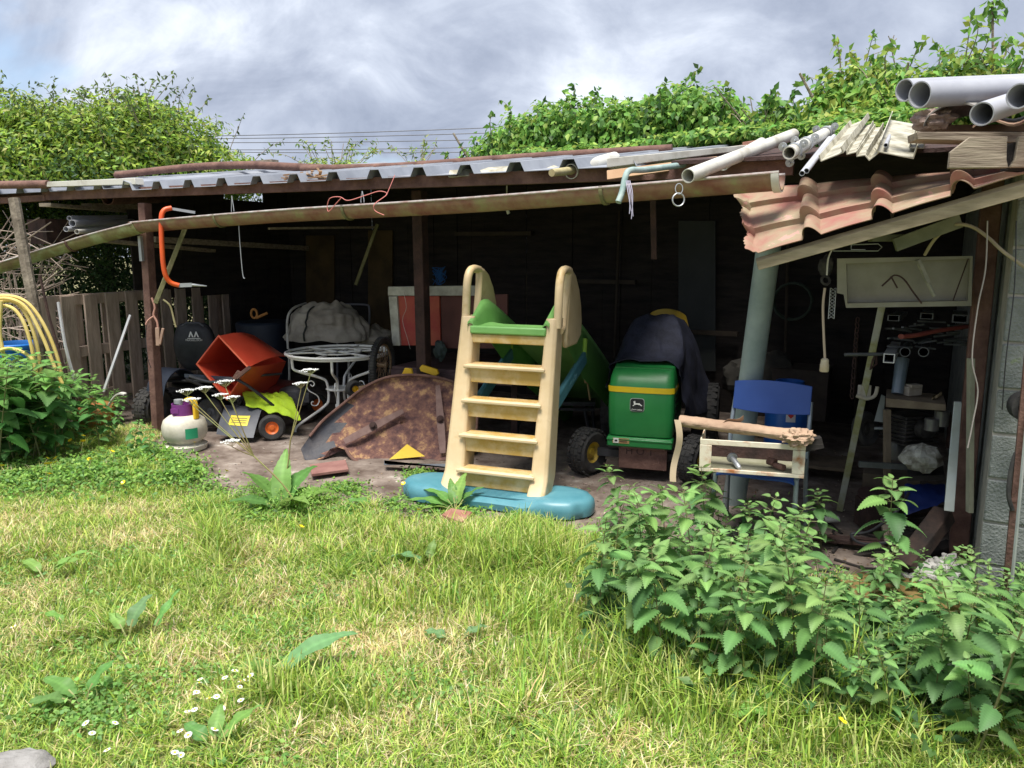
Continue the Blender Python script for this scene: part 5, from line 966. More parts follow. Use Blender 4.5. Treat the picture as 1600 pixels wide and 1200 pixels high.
m = MB(); m.blob(P(1248, 683, 3.47), (.07, .055, .04), .22, 2.6, 44, 30, seed=8); m.build('crumpled_end', pm, pr, ang=20)
m = MB(); m.slab(lambda u_, v_: P(1062, 655, 3.68)+e1*(-.03+.03*u_+.012*math.sin(v_*5))+Z*(-.31*v_)+Vector((0, -.02-.01*math.sin(v_*7), 0)), 3, 14, (0, .002, 0)); m.build('hanging_strip', M('kraft_paper_pale', (.42, .32, .2), (.48, .38, .26), 8, .85), pr)
m = MB(); m.slab(lambda u_, v_: P(1128, 662, 3.62).lerp(P(1162, 648, 3.62), u_)+Z*(-.03*v_+.01*math.sin(u_*6))+e2*.03*v_, 6, 4, (0, .002, 0)); m.build('torn_flap', pm, pr)
m = MB(); m.beam(P(1240, 700, 3.52), P(1284, 690, 3.50), .05, .05); tag(m.build('wood_offcut', woodd), 'dark wood offcut under the crumpled right end of the paper roll', 'offcut')
# blue gas bottle behind
c = P(1228, 700, 5.15); c.z = .01; t = thing('blue_gas_bottle', 'blue gas bottle with a hazard sticker standing behind the blue chair', 'gas bottle', c); m = MB()
m.lathe([(.14, 0), (.15, .02), (.15, .46), (.14, .52), (.11, .57), (.10, .58), (.10, .59), (0, .59)], c); m.build('body', M('bottle_blue', (.015, .09, .38), (.02, .12, .44), 5, .35), t)
m = MB(); m.pipe(c+Z*.58, c+Z*.655, .092, .084, 28); m.build('collar', MATS['bottle_blue'], t); m = MB(); m.lathe([(.03, .58), (.03, .63), (0, .64)], c); m.build('valve', blackp, t)
m = MB(); a0 = -2.0; m.add([c+Vector((math.cos(a0+.05*k)*.1515, math.sin(a0+.05*k)*.1515, z)) for z in (.40, .48) for k in range(9)], [(k, k+1, k+10, k+9) for k in range(8)]); st = m.build('sticker', M('sticker_white', (.6, .58, .6)), t)
m = MB(); an = a0+.2; rad = Vector((math.cos(an), math.sin(an), 0)); tn = Vector((-math.sin(an), math.cos(an), 0)); cc = c+rad*.1535+Z*.445; m.prism([(-.02, 0), (0, -.02), (.02, 0), (0, .02)], cc, tn, Z, rad*.001); m.build('hazard_diamond', M('hazard_red', (.55, .04, .03)), st)
# black bench and trowel behind the slide
t = thing('metal_trestle', 'dark metal trestle bench standing behind the slide', 'trestle', P(870, 700, 6.2)); m = MB(); m.polyslab([P(800, 628, 6.1), P(800, 622, 6.5), P(930, 622, 6.5), P(930, 628, 6.1)], Z*-.01); [m.beam(P(x0, 630+8*k, 6.1), P(930, 632+8*k, 6.1), .02, .02) for k, x0 in ((0, 800), (1, 800))]; m.build('top', blackp, t)
for (px, py, b0, b1, Y_) in ((912, 632, 921, 690, 6.15), (925, 632, 928, 700, 6.4), (815, 632, 808, 690, 6.15)): m = MB(); a = P(px, py, Y_); b_ = P(b1 and b0, b1, Y_); b_.z = 0.03; m.tube([a, b_], .014, 8); m.build('leg', blackp, t)
m = MB(); m.tube([P(914, 574, 5.75), P(917, 598, 5.75)], [.016, .02], 10); m.tube([P(918, 598, 5.75), P(922, 625, 5.77)], .007, 6); tag(m.build('hand_tool', M('tool_handle_wood', (.3, .2, .1), (.4, .28, .15), 6, .6)), 'wooden handled hand tool hanging under the end of the teal brace', 'tool')

# ================= RIGHT BAY =================
# beige panel tray
t = thing('plastic_tub', 'shallow beige plastic tub hung on its side beneath the tiled awning', 'tub', P(1415, 480, 3.9)); Yt = 3.75; tb = M('beige_tub', (.22, .21, .16), (.32, .31, .25), 4, .6, 0, .06, c3=(.15, .15, .09))
a, b_, c, d = P(1322, 412, Yt), P(1516, 404, Yt-.12), P(1512, 470, Yt-.12), P(1324, 474, Yt); m = MB(); m.polyslab([a+V*.06, b_+V*.06, c+V*.06, d+V*.06], V*.008); m.build('bottom', tb, t)
m = MB(); o1 = [P(1308, 404, Yt), P(1520, 400, Yt-.12), P(1518, 478, Yt-.12), P(1322, 481, Yt), P(1318, 460, Yt), P(1308, 458, Yt)]; i1 = [a, b_, c, d, a.lerp(d, .8), a.lerp(d, .75)]
n = 6; m.add(o1+i1+[p+V*.06 for p in i1], [(k, (k+1) % n, n+(k+1) % n, n+k) for k in range(n)]+[(n+k, n+(k+1) % n, 2*n+(k+1) % n, 2*n+k) for k in range(n)]); m.add([p for p in o1]+[p+V*.012 for p in o1], [(k, n+k, n+(k+1) % n, (k+1) % n) for k in range(n)]); m.build('rim', tb, t)
Yw = 3.62
m = MB(); m.tube(arc([P(1378, 447, Yw), P(1388, 438, Yw), P(1398, 430, Yw), P(1412, 436, Yw), P(1428, 458, Yw), P(1440, 474, Yw)], 4), .004, 6); m.tube([P(1392, 432, Yw), P(1402, 450, Yw)], .004, 5); tag(m.build('bent_wire_hook', rustdk), 'dark bent wire hook lying against the beige tub', 'hook')
m = MB(); m.beam(P(1434, 406, Yw), P(1450, 441, Yw), .022, .015); m.tube([P(1449, 440, Yw), P(1460, 462, Yw)], [.008, .011], 8); tag(m.build('file_tool', M('tool_grey', (.2, .2, .16), (.35, .34, .28), 8, .6)), 'grey hand file hanging diagonally in front of the beige tub', 'file')
m = MB(); m.tube([P(1513, 404, Yw), P(1489, 470, Yw)], .003, 5); tag(m.build('thin_rod', rustdk), 'thin dark rod slanting across the right of the beige tub', 'rod')
m = MB(); m.tube([P(1302, 392, 3.6), P(1306, 383, 3.6), P(1372, 381, 3.55), P(1378, 386, 3.55), P(1372, 392, 3.55), P(1302, 392, 3.6)], .0022, 5); m.tube([P(1330, 383, 3.58), P(1330, 390, 3.58), P(1352, 390, 3.57)], .002, 5); tag(m.build('wire_holder', steel), 'flat arrow-shaped wire holder above the beige tub', 'wire holder')
m = MB(); m.tube(arc([P(1300, 390, 3.6), P(1294, 405, 3.6), P(1292, 430, 3.6)], 4), .004, 5); tag(m.build('cable_tail', pvcw), 'short white cable tail below the left end of the wire holder', 'cable')
t = thing('cable_socket', 'cream socket dangling on a pinkish cable beneath the awning corner', 'socket', P(1288, 570, 3.75)); ys = 3.75
m = MB(); m.tube(arc([P(1289, 450, ys), P(1286, 478, ys), P(1287, 520, ys), P(1289, 560, ys)], 5), .006, 7); m.build('cable', M('pink_cable', (.45, .36, .28)), t)
m = MB(); m.lathe([(.012, 0), (.018, -.006), (.019, -.025), (.021, -.03), (.022, -.062), (.019, -.066), (0, -.066)], P(1289, 560, ys), n=14); m.build('socket_body', M('socket_cream', (.55, .50, .38), (.45, .36, .22), 14, .5), t)
m = MB(); m.blob(P(1291, 415, 3.8), (.035, .03, .05), .15, 2); m.tube([P(1290, 438, 3.78)+Vector((.02*math.cos(k*.7), .01*math.sin(k*.7), .02*math.sin(k*.7))) for k in range(9)], .007, 6, closed=True); m.build('dark_knot', blackr, t)
m = MB(); a = P(1302, 450, 3.8); 
for k in range(9):
    for sg in (-1, 1): m.tube([a+Z*(-.0165*k)+Vector((sg*.012, 0, 0)), a+Z*(-.0165*(k+1))-Vector((sg*.012, 0, 0))], .0018, 4)
m.beam(a-Vector((.014, 0, 0)), a-Vector((.014, 0, .15)), .003, .003); m.beam(a+Vector((.014, 0, 0)), a+Vector((.014, 0, -.15)), .003, .003); tag(m.build('perforated_strip', steel), 'narrow diamond-patterned metal strip hanging left of the beige tub', 'metal strip')
# leaning beam with clamps
t = thing('leaning_bar', 'long pale mossy aluminium bar leaning against the tube rack', 'bar', G(1312, 797)); a = G(1312, 797, .03); b_ = P(1378, 478, 4.05); m = MB(); m.beam(a, b_, .035, .03, V); m.build('bar', M('mossy_alu', (.38, .38, .33), (.25, .25, .10), 6, .6, .2, .2, c3=(.5, .5, .46), lo=.4, hi=.55), t, bevel=.002)
p = a.lerp(b_, .61); m = MB(); m.box(p, (.06, .03, .07), .1); m.tube(arc([p+Vector((-.05, -.02, -.02)), p+Vector((0, -.03, -.035)), p+Vector((.05, -.02, -.02)), p+Vector((.06, -.02, .03))], 4), .01, 8); m.build('clamp', M('clamp_white', (.5, .49, .44), (.35, .3, .2), 9), t)
p = a.lerp(b_, .76); m = MB(); m.tube([p+Vector((-.01, -.025, -.05)), p+Vector((-.005, -.035, .0)), p+Vector((.012, -.025, .05)), p+Vector((.02, -.025, -.02))], .006, 6, closed=True); m.build('shackle', rustdk, t)
gt = 'metal tubes and bars racked under the beige tub'
def rk(name, a, b_, w_, h_, mat, label, hol=False):
    m = MB()
    if hol:
        x, y, d = frame_of(b_-a); t2 = .004; o_ = [(-w_/2, -h_/2), (w_/2, -h_/2), (w_/2, h_/2), (-w_/2, h_/2)]; i_ = [(k[0]*.82, k[1]*.82) for k in o_]; vs = [p0+x*k[0]+y*k[1] for p0 in (a, b_) for k in o_+i_]
        m.add(vs, [(k, (k+1) % 4, 4+(k+1) % 4, 4+k) for k in range(4)]+[(k, 8+k, 8+(k+1) % 4, (k+1) % 4) for k in range(4)]+[(4+k, 4+(k+1) % 4, 12+(k+1) % 4, 12+k) for k in range(4)])
    else: m.beam(a, b_, w_, h_)
    return tag(m.build(name, mat), label, 'bar', gt)
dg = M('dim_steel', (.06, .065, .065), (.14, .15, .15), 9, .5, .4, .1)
rk('square_tube', P(1389, 560, 3.72), P(1400, 540, 4.5), .05, .045, M('alu_tube', (.38, .40, .42), (.5, .5, .5), 8, .4, .4), 'pale square tube end, the brightest open end in the rack', True)
rk('square_tube', P(1396, 497, 3.95), P(1410, 490, 4.6), .055, .03, dg, 'flat dark rectangular tube end near the top left of the rack', True)
rk('square_tube', P(1448, 494, 3.95), P(1450, 488, 4.6), .06, .03, dg, 'dark rectangular tube end at the top middle of the rack', True)
rk('hex_tube', P(1500, 498, 3.9), P(1500, 490, 4.6), .07, .04, dg, 'widest dark tube end at the top right of the rack', True)
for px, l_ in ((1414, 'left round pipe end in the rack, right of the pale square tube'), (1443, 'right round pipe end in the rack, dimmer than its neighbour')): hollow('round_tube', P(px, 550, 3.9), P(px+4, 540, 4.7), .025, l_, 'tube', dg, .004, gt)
m = MB(); m.tube(arc([P(1408, 526, 3.72), P(1430, 524, 3.75), P(1470, 516, 3.82), P(1530, 508, 3.9)], 4), [.02]+[.018]*11+[.014], 8, flat=.6); tag(m.build('red_bar', M('dull_red_bar', (.16, .03, .02), (.22, .06, .04), 6, .6)), 'dull red flat bar with a hole lying across the rack', 'bar', gt)
m = MB(); m.tube([P(1320, 554, 3.85), P(1402, 553, 3.85)], .009, 8); tag(m.build('threaded_rod', dg), 'thin dark rod sticking out left from the rack', 'rod', gt)
m = MB()
for i in range(22): p = P(random.uniform(1400, 1510), random.uniform(500, 548), random.uniform(3.95, 4.1)); d = Vector((random.uniform(.5, 1), random.uniform(-.2, .4), random.uniform(-.15, .15))).normalized()*random.uniform(.03, .1); m.beam(p-d, p+d, .014, .008)
tag(m.build('scrap_metal', dg), 'loose dark scrap metal heaped among the racked tubes', 'scrap')['kind'] = 'stuff'
m = MB(); m.polyslab([P(1384, 622, 4.0), P(1478, 632, 3.9), P(1478, 642, 3.9), P(1384, 636, 4.0)], V*.3); sh = tag(m.build('shelf_board', M('shelf_wood', (.12, .09, .06), (.25, .2, .14), 6, .9), bevel=.002), 'rough wooden shelf board beneath the round tube ends', 'shelf')
m = MB(); m.beam(P(1398, 622, 4.1), P(1470, 628, 4.05), .12, .015); tag(m.build('thin_board', M('dull_red_bar', (.16, .03, .02)), bevel=.002), 'thin reddish board lying on the wooden shelf', 'board')
m = MB(); m.box(P(1424, 610, 4.1), (.09, .06, .05), .3); m.box(P(1428, 603, 4.09), (.07, .05, .02), .2); tag(m.build('paper_pack', M('dull_paper', (.25, .22, .18), (.4, .36, .3), 14, .9), bevel=.004), 'small dirty paper pack standing on the shelf', 'pack')
m = MB(); m.tube([P(1410, 560, 4.15), P(1402, 615, 4.1)], [.035, .03], 12); tag(m.build('glass_tube', M('bluish_tube', (.10, .14, .18), (.16, .2, .25), 6, .3)), 'dim bluish upright tube behind the shelf pack', 'tube')
m = MB(); m.slab(lambda u_, v_: P(1456+16*u_, 620-8*u_+6*v_, 4.0)+Z*.004*math.sin(u_*9), 6, 2, (0, 0, -.004)); tag(m.build('paper_scrap', M('pale_scrap', (.45, .36, .22))), 'pale paper scrap at the right end of the shelf', 'paper')
m = MB(); m.polyslab([P(1377, 617, 4.2), P(1383, 620, 4.2), P(1380, 660, 4.2), P(1366, 658, 4.2)], V*.02); m.polyslab([P(1366, 668, 4.2), P(1384, 668, 4.2), P(1384, 671, 4.2), P(1366, 671, 4.2)], V*.02); tag(m.build('white_corner_piece', M('dim_white', (.3, .33, .33))), 'pale angled plastic piece behind the leaning bar', 'plastic piece')
m = MB(); m.beam(P(1342, 725, 3.98), P(1425, 730, 3.95), .02, .03); tag(m.build('horizontal_bar', dg), 'grey level bar left of the crumpled plastic bag', 'bar')
m = MB(); m.blob(P(1440, 716, 3.85), (.10, .09, .07), .16, 2.6, 15, 10, seed=5); bg_ = tag(m.build('crumpled_bag', M('dirty_white_bag', (.16, .15, .12), (.40, .40, .35), 16, .7, 0, .4, lo=.42, hi=.6), ang=12), 'crumpled dirty white bag on a ledge beside the pale strip', 'bag')
m = MB(); m.polyslab([P(1418, 744, 3.85), P(1476, 742, 3.8), P(1476, 751, 3.8), P(1418, 751, 3.85)], V*.2); tag(m.build('ledge_board', woodd), 'dark ledge board carrying the crumpled bag', 'board')
m = MB(); m.slab(lambda u_, v_: P(1415+62*u_, 757+(48-20*u_)*v_, 3.95-.12*v_)+Z*.01*mnoise.noise(Vector((u_*6, v_*6, 0))), 14, 10, (0, .01, 0)); tag(m.build('blue_tarpaulin', M('tarp_blue', (.008, .02, .12), (.015, .035, .17), 6, .5)), 'dark blue tarpaulin hanging under the ledge board', 'tarpaulin')
m = MB(); m.polyslab([P(1491, 628, 3.6), P(1503, 629, 3.6), P(1491, 800, 3.5), P(1475, 798, 3.5)], V*.03); tag(m.build('pale_strip', M('peeling_pale', (.50, .55, .55), (.42, .45, .42), 9, .6, 0, .1, c3=(.42, .26, .10)), bevel=.002), 'pale peeling board with rusty stains leaning on the brown post', 'board')
m = MB(); m.beam(P(1412, 888, 3.45), P(1476, 802, 3.62), .09, .08); tag(m.build('charred_timber', M('charred_wood', (.02, .014, .012), (.07, .04, .03), 8, .9, 0, .6), bevel=.006), 'thick dark timber leaning above the rubble heap', 'timber')
m = MB(); m.tube(arc([P(1330, 868, 3.9), P(1375, 850, 3.9), P(1440, 832, 3.9)], 4), .025, 8); m.tube(arc([P(1300, 880, 3.8), P(1370, 862, 3.7), P(1440, 868, 3.7)], 4), .015, 8); tag(m.build('dark_branches', woodd), 'dark branches lying on the floor behind the rubble heap', 'branches')
m = MB(); c = P(1370, 775, 4.1); m.lathe([(0, -.01), (.08, -.01), (.10, 0), (.10, .006), (.08, -.002), (0, -.002)], c, Vector((0, -.2, 1))); m.beam(c-Z*.02, Vector((c.x, c.y, .02)), .16, .16); tag(m.build('round_metal_lid', rustdk), 'dark rusty round lid on a dark block inside the right bay', 'lid')
m = MB(); a = G(1287, 812, .05); m.pipe(a, a+Vector((.085, .01, .0)), .018, .014, 14); tag(m.build('white_pipe_stub', pvcw), 'short white pipe stub lying on the floor right of the blue chair', 'pipe stub')
# rubble
rub = M('lime_rubble', (.34, .33, .31), (.58, .57, .54), 9, .95, 0, .6, c3=(.3, .32, .4)); grp = 'pale rubble stones heaped at the foot of the block wall'; rc = P(1478, 900, 3.42); protos = []
for i in range(5):
    m = MB(); m.blob((0, 0, 0), (1, .8, .7), .25, 1.3, 12, 8, seed=20+i); o = m.build('rubble_stone', rub); tag(o, 'pale rough rubble stone in the heap at the foot of the block wall', 'rubble', grp); protos.append(o)
for i in range(150):
    r_ = random.random()**.6; an = random.uniform(0, 6.28); x = rc.x+.19*r_*math.cos(an); y = rc.y+.13*r_*math.sin(an); z = .02+.13*(1-r_)*random.uniform(.5, 1); o = protos[i] if i < 5 else protos[i % 5].copy()
    if i >= 5: COL.objects.link(o)
    o.location = (x, y, z); k = random.uniform(.01, .026); o.scale = (k, k, k); o.rotation_euler = (random.uniform(0, 3), random.uniform(0, 3), random.uniform(0, 3))
m = MB(); m.blob(rc+Vector((0, 0, .0)), (.15, .10, .075), .1, 2.5, 30, 16, zmin=.0); tag(m.build('rubble_core', rub), 'fine pale grit filling the rubble heap', 'grit')['kind'] = 'stuff'
# moss-topped slab
s1 = [G(x, y, .085) for x, y in [(1312, 905), (1345, 893), (1420, 905), (1500, 930), (1500, 950), (1440, 950), (1370, 940), (1318, 925)]]
m = MB(); c0 = sum(s1, Vector())/8; vs = [p+Vector((0, 0, 0)) for p in s1]
top = [c0.lerp(p, k/5)+Z*(.010*mnoise.noise(Vector((j*1.3, k*1.7, 0)))) for k in range(6) for j, p in enumerate(s1)]
m.add(top, [(k*8+j, k*8+(j+1) % 8, (k+1)*8+(j+1) % 8, (k+1)*8+j) for k in range(5) for j in range(8)]); m.add([p for p in top[-8:]]+[p+Vector((0, 0, -.10)) for p in top[-8:]], [(j, (j+1) % 8, 8+(j+1) % 8, 8+j) for j in range(8)])
tag(m.build('mossy_slab', M('moss_concrete', (.12, .08, .025), (.20, .13, .04), 7, .95, 0, .9, 45, c3=(.36, .33, .27)), bevel=.008), 'low concrete slab covered with brown moss in front of the rubble', 'slab')
# on the block wall
m = MB(); m.beam(G(1570, 960, 0), P(1612, 520, 3.0), .034, .03, V); tag(m.build('rusty_flat_bar', rust), 'rusty flat bar leaning on the block wall at the right edge', 'bar')
m = MB(); m.tube([G(1575, 975, 0), P(1606, 640, 3.0)], .007, 6); tag(m.build('thin_steel_rod', steel), 'thin grey steel rod right of the rusty flat bar', 'rod')
m = MB(); m.tube(arc([P(1600, 695, 3.05), P(1586, 712, 3.05), P(1578, 745, 3.05), P(1576, 775, 3.05), P(1582, 797, 3.05)], 5), .009, 8); tag(m.build('black_hose_end', blackr), 'curved black hose end hanging before the block wall', 'hose')
m = MB(); m.lathe([(.055, 0), (.06, .01), (.06, .08), (.04, .085), (.035, .07), (0, .07)], P(1597, 632, 3.12), Vector((-.3, -1, 0))); tag(m.build('black_round_cap', blackr), 'black round cap sticking out of the block wall', 'cap')
m = MB(); m.tube(arc([P(1445, 398, 3.5), P(1462, 372, 3.4), P(1490, 352, 3.3), P(1518, 354, 3.25), P(1545, 372, 3.2), P(1570, 395, 3.15), P(1620, 430, 3.1)], 6), .007, 7); tag(m.build('arching_cable', M('tan_cable', (.28, .23, .15), (.35, .3, .2), 9)), 'tan cable arching from the beige tub over to the block wall', 'cable')
m = MB(); m.tube(arc([P(1543, 345, 3.15), P(1540, 420, 3.15), P(1528, 480, 3.15), P(1519, 560, 3.15), P(1528, 610, 3.15), P(1520, 660, 3.15), P(1512, 700, 3.15)], 5), .003, 5); tag(m.build('dangling_wire', M('pale_wire', (.3, .27, .25))), 'thin pale wire dangling in front of the brown post', 'wire')
m = MB(); m.tube(arc([P(1588, 345, 3.12), P(1585, 450, 3.1), P(1572, 560, 3.1), P(1566, 640, 3.12)], 5), .0025, 5); tag(m.build('thin_black_wire', blackp), 'thin black wire hanging down the block wall', 'wire')
m = MB(); m.beam(P(1517, 560, 3.45), P(1515, 800, 3.45), .02, .03); tag(m.build('wall_edge_strip', M('edge_strip', (.2, .2, .15), (.3, .3, .22), 8, .9)), 'narrow grey-green strip along the left edge of the block wall', 'strip')
m = MB(); m.blob(G(20, 1215)+Z*.02, (.11, .09, .04), .15, 2); tag(m.build('flat_stone', M('grey_stone', (.2, .19, .18), (.32, .31, .3), 12, .95, 0, .8)), 'flat grey stone in the grass at the bottom left corner', 'stone')

# more clutter deep in the right bay and along the back wall
def bx_(name, c, sz, mat, label, cat, rz=0): m = MB(); m.box(c, sz, rz); return tag(m.build(name, mat, bevel=.006), label, cat)
m = MB(); m.beam(P(1386, 640, 4.15), P(1386, 800, 4.15), .03, .03); tag(m.build('shelf_upright', M('shelf_wood', (.12, .09, .06))), 'rough wooden upright carrying the left end of the shelf board', 'upright')
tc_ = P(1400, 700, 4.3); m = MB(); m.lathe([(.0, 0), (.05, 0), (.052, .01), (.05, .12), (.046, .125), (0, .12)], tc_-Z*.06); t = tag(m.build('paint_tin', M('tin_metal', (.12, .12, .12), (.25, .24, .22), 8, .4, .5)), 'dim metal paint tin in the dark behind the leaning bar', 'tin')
bx_('wooden_crate', P(1395, 720, 4.35)-Z*.12, (.3, .25, .12), M('crate_dark', (.07, .05, .035), (.13, .1, .07), 8, .9), 'dark wooden crate under the dim paint tin', 'crate', SHED_A)
m = MB(); c_ = S(1240, 470, 2.9); m.tube([c_+U*.16*math.cos(k*.4)+Z*.16*math.sin(k*.4)-V*(.02+.002*k) for k in range(48)], .011, 6); tag(m.build('hose_coil', M('dull_hose', (.03, .05, .035), (.05, .07, .05), 6)), 'dull green hose coil hanging on the dark back wall behind the socket', 'hose')
for i, (px, py0, py1, l_) in enumerate([(1225, 300, 640, 'long dark tool shaft leaning on the back wall left of the socket'), (1330, 520, 760, 'short dark tool shaft leaning on the back wall behind the leaning bar'), (960, 330, 560, 'dark upright pole against the back wall above the slide chute')]):
    a = S(px, py1, 2.7); a.z = max(a.z, .01); b_ = S(px+8, py0, 2.93); m = MB(); m.tube([a, b_], .014, 7); tag(m.build('tool_shaft', M('shaft_wood', (.035, .026, .018), (.06, .045, .03), 6, .8)), l_, 'tool', 'tool shafts leaning on the back wall')
for i, (px, py, wd, l_) in enumerate([(770, 365, .9, 'upper dim shelf rail on the back wall above the slide'), (940, 440, .7, 'dim shelf rail on the back wall above the tractor cover'), (1110, 520, .5, 'low dim rail on the back wall behind the yellow seat')]):
    a = S(px, py, 2.9); m = MB(); m.beam(a-U*wd/2, a+U*wd/2, .05, .04); tag(m.build('wall_rail', M('shaft_wood', (.06, .045, .03))), l_, 'rail', 'rails on the back wall')
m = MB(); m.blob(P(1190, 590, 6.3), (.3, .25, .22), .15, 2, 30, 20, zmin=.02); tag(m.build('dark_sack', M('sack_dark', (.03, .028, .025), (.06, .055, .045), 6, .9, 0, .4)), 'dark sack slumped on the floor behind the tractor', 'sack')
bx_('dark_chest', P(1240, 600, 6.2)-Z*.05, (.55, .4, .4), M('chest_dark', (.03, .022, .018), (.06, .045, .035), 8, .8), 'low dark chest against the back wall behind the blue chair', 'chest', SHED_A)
m = MB(); m.tube(arc([P(1420, 770, 3.8), P(1400, 800, 3.7), P(1360, 830, 3.75), P(1330, 835, 3.8), P(1350, 850, 3.7), P(1410, 845, 3.65)], 6), .008, 6); tag(m.build('black_cable', blackp), 'black cable snaking on the floor beside the dark timber', 'cable')
for i in range(26):
    a = G(random.uniform(1290, 1450), random.uniform(800, 900), .012); d = Vector((random.uniform(-1, 1), random.uniform(-1, 1), .05)).normalized()*random.uniform(.02, .08)
    if i == 0: sm = MB()
    sm.beam(a-d, a+d, .014, .008)
o = sm.build('splinters', woodd); tag(o, 'dark splinters littering the floor of the right bay', 'splinters'); o['kind'] = 'stuff'

mech = M('oily_metal', (.04, .038, .035), (.12, .11, .10), 14, .5, .5, .3, c3=(.2, .12, .08))
t = thing('engine_block', 'dark oily engine block below the shelf board in the right bay', 'engine', P(1425, 690, 4.25)); c = P(1420, 668, 4.25); m = MB(); m.box(c, (.2, .16, .16), .3)
for k in range(7): m.box(c+Vector((0, 0, -.07+.022*k)), (.24, .2, .007), .3)
m.build('fins', mech, t, bevel=.003); m = MB(); m.lathe([(0, 0), (.05, 0), (.055, .01), (.05, .05), (.02, .06), (0, .06)], c+Vector((.02, -.1, .02)), Vector((.2, -1, 0))); m.build('flywheel', mech, t); m = MB(); m.tube(arc([c+Vector((.1, -.05, .05)), c+Vector((.17, -.08, .1)), c+Vector((.2, -.06, -.1))], 5), .014, 8); m.build('exhaust', rustdk, t)
t = thing('old_wheel', 'small old wheel lying against the engine block in the right bay', 'wheel', P(1352, 690, 4.3)); mkwheel(t, P(1352, 670, 4.3), .10, .06, mech, (.5, -.8, .2), .55)
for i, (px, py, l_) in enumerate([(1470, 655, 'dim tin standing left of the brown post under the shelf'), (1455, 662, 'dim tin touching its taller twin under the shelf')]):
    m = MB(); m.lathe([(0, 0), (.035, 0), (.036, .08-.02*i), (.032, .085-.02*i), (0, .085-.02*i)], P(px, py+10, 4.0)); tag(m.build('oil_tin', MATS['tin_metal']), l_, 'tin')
m = MB(); a = P(1340, 500, 4.2)
for k in range(16): c = a+Z*(-.028*k); m.tube([c+Vector((.009*math.cos(q_*.9), .009*math.sin(q_*.9) if k % 2 else 0, .016*math.sin(q_*.9))) for q_ in range(7)], .003, 5, closed=True)
tag(m.build('rusty_chain', rustdk), 'rusty chain hanging left of the leaning bar in the dark', 'chain')
m = MB(); m.slab(lambda u_, v_: P(1235, 730, 5.0)+U*.35*u_+V*.3*v_+Z*(.03+.02*mnoise.noise(Vector((u_*5, v_*5, 1)))), 10, 10, (0, 0, -.02)); tag(m.build('cardboard_sheet', M('dirty_card', (.10, .075, .05), (.2, .15, .1), 6, .95)), 'dirty flattened cardboard on the floor behind the blue chair', 'cardboard')
for i, (px, py, Y_, an, L_, l_) in enumerate([(1460, 860, 3.6, .5, .3, 'short dark plank lying across the rubble edge'), (1335, 845, 3.9, -.4, .4, 'dark plank lying on the floor beneath the leaning bar'), (1445, 800, 4.1, .2, .35, 'dark plank behind the thick dark timber'), (1390, 830, 4.2, 1.2, .3, 'dark plank end pointing at the viewer in the right bay')]):
    c = G(px, py, .03+.02*i); d = Vector((math.cos(an), math.sin(an), .06))*L_/2; m = MB(); m.beam(c-d, c+d, .07, .025); tag(m.build('dark_plank', [woodd, rustdk, MATS['charred_wood'], woodg][i], bevel=.003), l_, 'plank', 'loose planks on the floor of the right bay')
# ================= PLANTS =================
def leaf_pts(L_, W_, droop=.6, serr=0.0, nv=14, nu=4, base=.55, wave=0.0, pleat=.0, fold=.25, seed=0, tipk=1.0):
    """grid of a single leaf: base at origin, grows along +y, face up; returns verts (N,3), quads"""
    vs = []
    for j in range(nv+1):
        t = j/nv; w_ = math.sin(math.pi*min(1, t**base*.97+.03))**.75*(1-.25*t)*tipk if t < 1 else 0.02
        ang = -droop*t; y = L_*(math.sin(droop*t)/droop if droop > .01 else t); z = -L_*((1-math.cos(droop*t))/max(droop, .01))
        for i in range(nu+1):
            u_ = i/nu*2-1; ed = abs(u_) > .99; tooth = (serr*(1 if j % 2 else -1)) if ed else 0
            x = u_*W_/2*w_*(1+tooth); h = fold*abs(u_)*W_/2*w_+pleat*math.cos(j*math.pi)*abs(u_)*(1-abs(u_)*.3)+wave*math.sin(t*14+seed+u_)*abs(u_)
            vs.append((x, y+(L_*.02*(1 if j % 2 else 0) if ed and serr else 0)-abs(u_)*L_*.05*(1-t), z+h))
    q_ = [(j*(nu+1)+i, j*(nu+1)+i+1, (j+1)*(nu+1)+i+1, (j+1)*(nu+1)+i) for j in range(nv) for i in range(nu)]
    return np.array(vs), np.array(q_)
def place(vs, az, el, pos, roll=0):
    m = Matrix.Rotation(az, 4, 'Z') @ Matrix.Rotation(el, 4, 'X') @ Matrix.Rotation(roll, 4, 'Y'); a = np.array(m.to_3x3()); return vs @ a.T + np.array(pos)
class LV:
    def __init__(s): s.v = []; s.f = []; s.c = []; s.n = 0
    def pat(s, n):
        nu = 5 if n % 5 == 0 and n != 7*19 else 7; j = np.arange(n)//nu; i = np.arange(n) % nu; return np.where(i == nu//2, 1.22, 1.0)*np.where(j % 2 == 1, .93, 1.04)
    def add(s, v, f, col): s.v.append(v); s.f.append(f+s.n); cc_ = np.repeat([col], len(v), 0)*(s.pat(len(v)))[:, None]; s.c.append(cc_); s.n += len(v)
    def build(s, name, parent, mat=None):
        o = npmesh(name, np.concatenate(s.v), np.concatenate(s.f), np.clip(np.concatenate(s.c), .004, 1), mat or LEAF, parent); o.data.shade_smooth(); return o
stemm = M('nettle_stem', (.10, .09, .04), (.14, .16, .05), 9, .7)
def jit(c, a=.12): k = 1+random.gauss(0, a); return [x*k*(1+random.gauss(0, .05)) for x in c]
HID = []
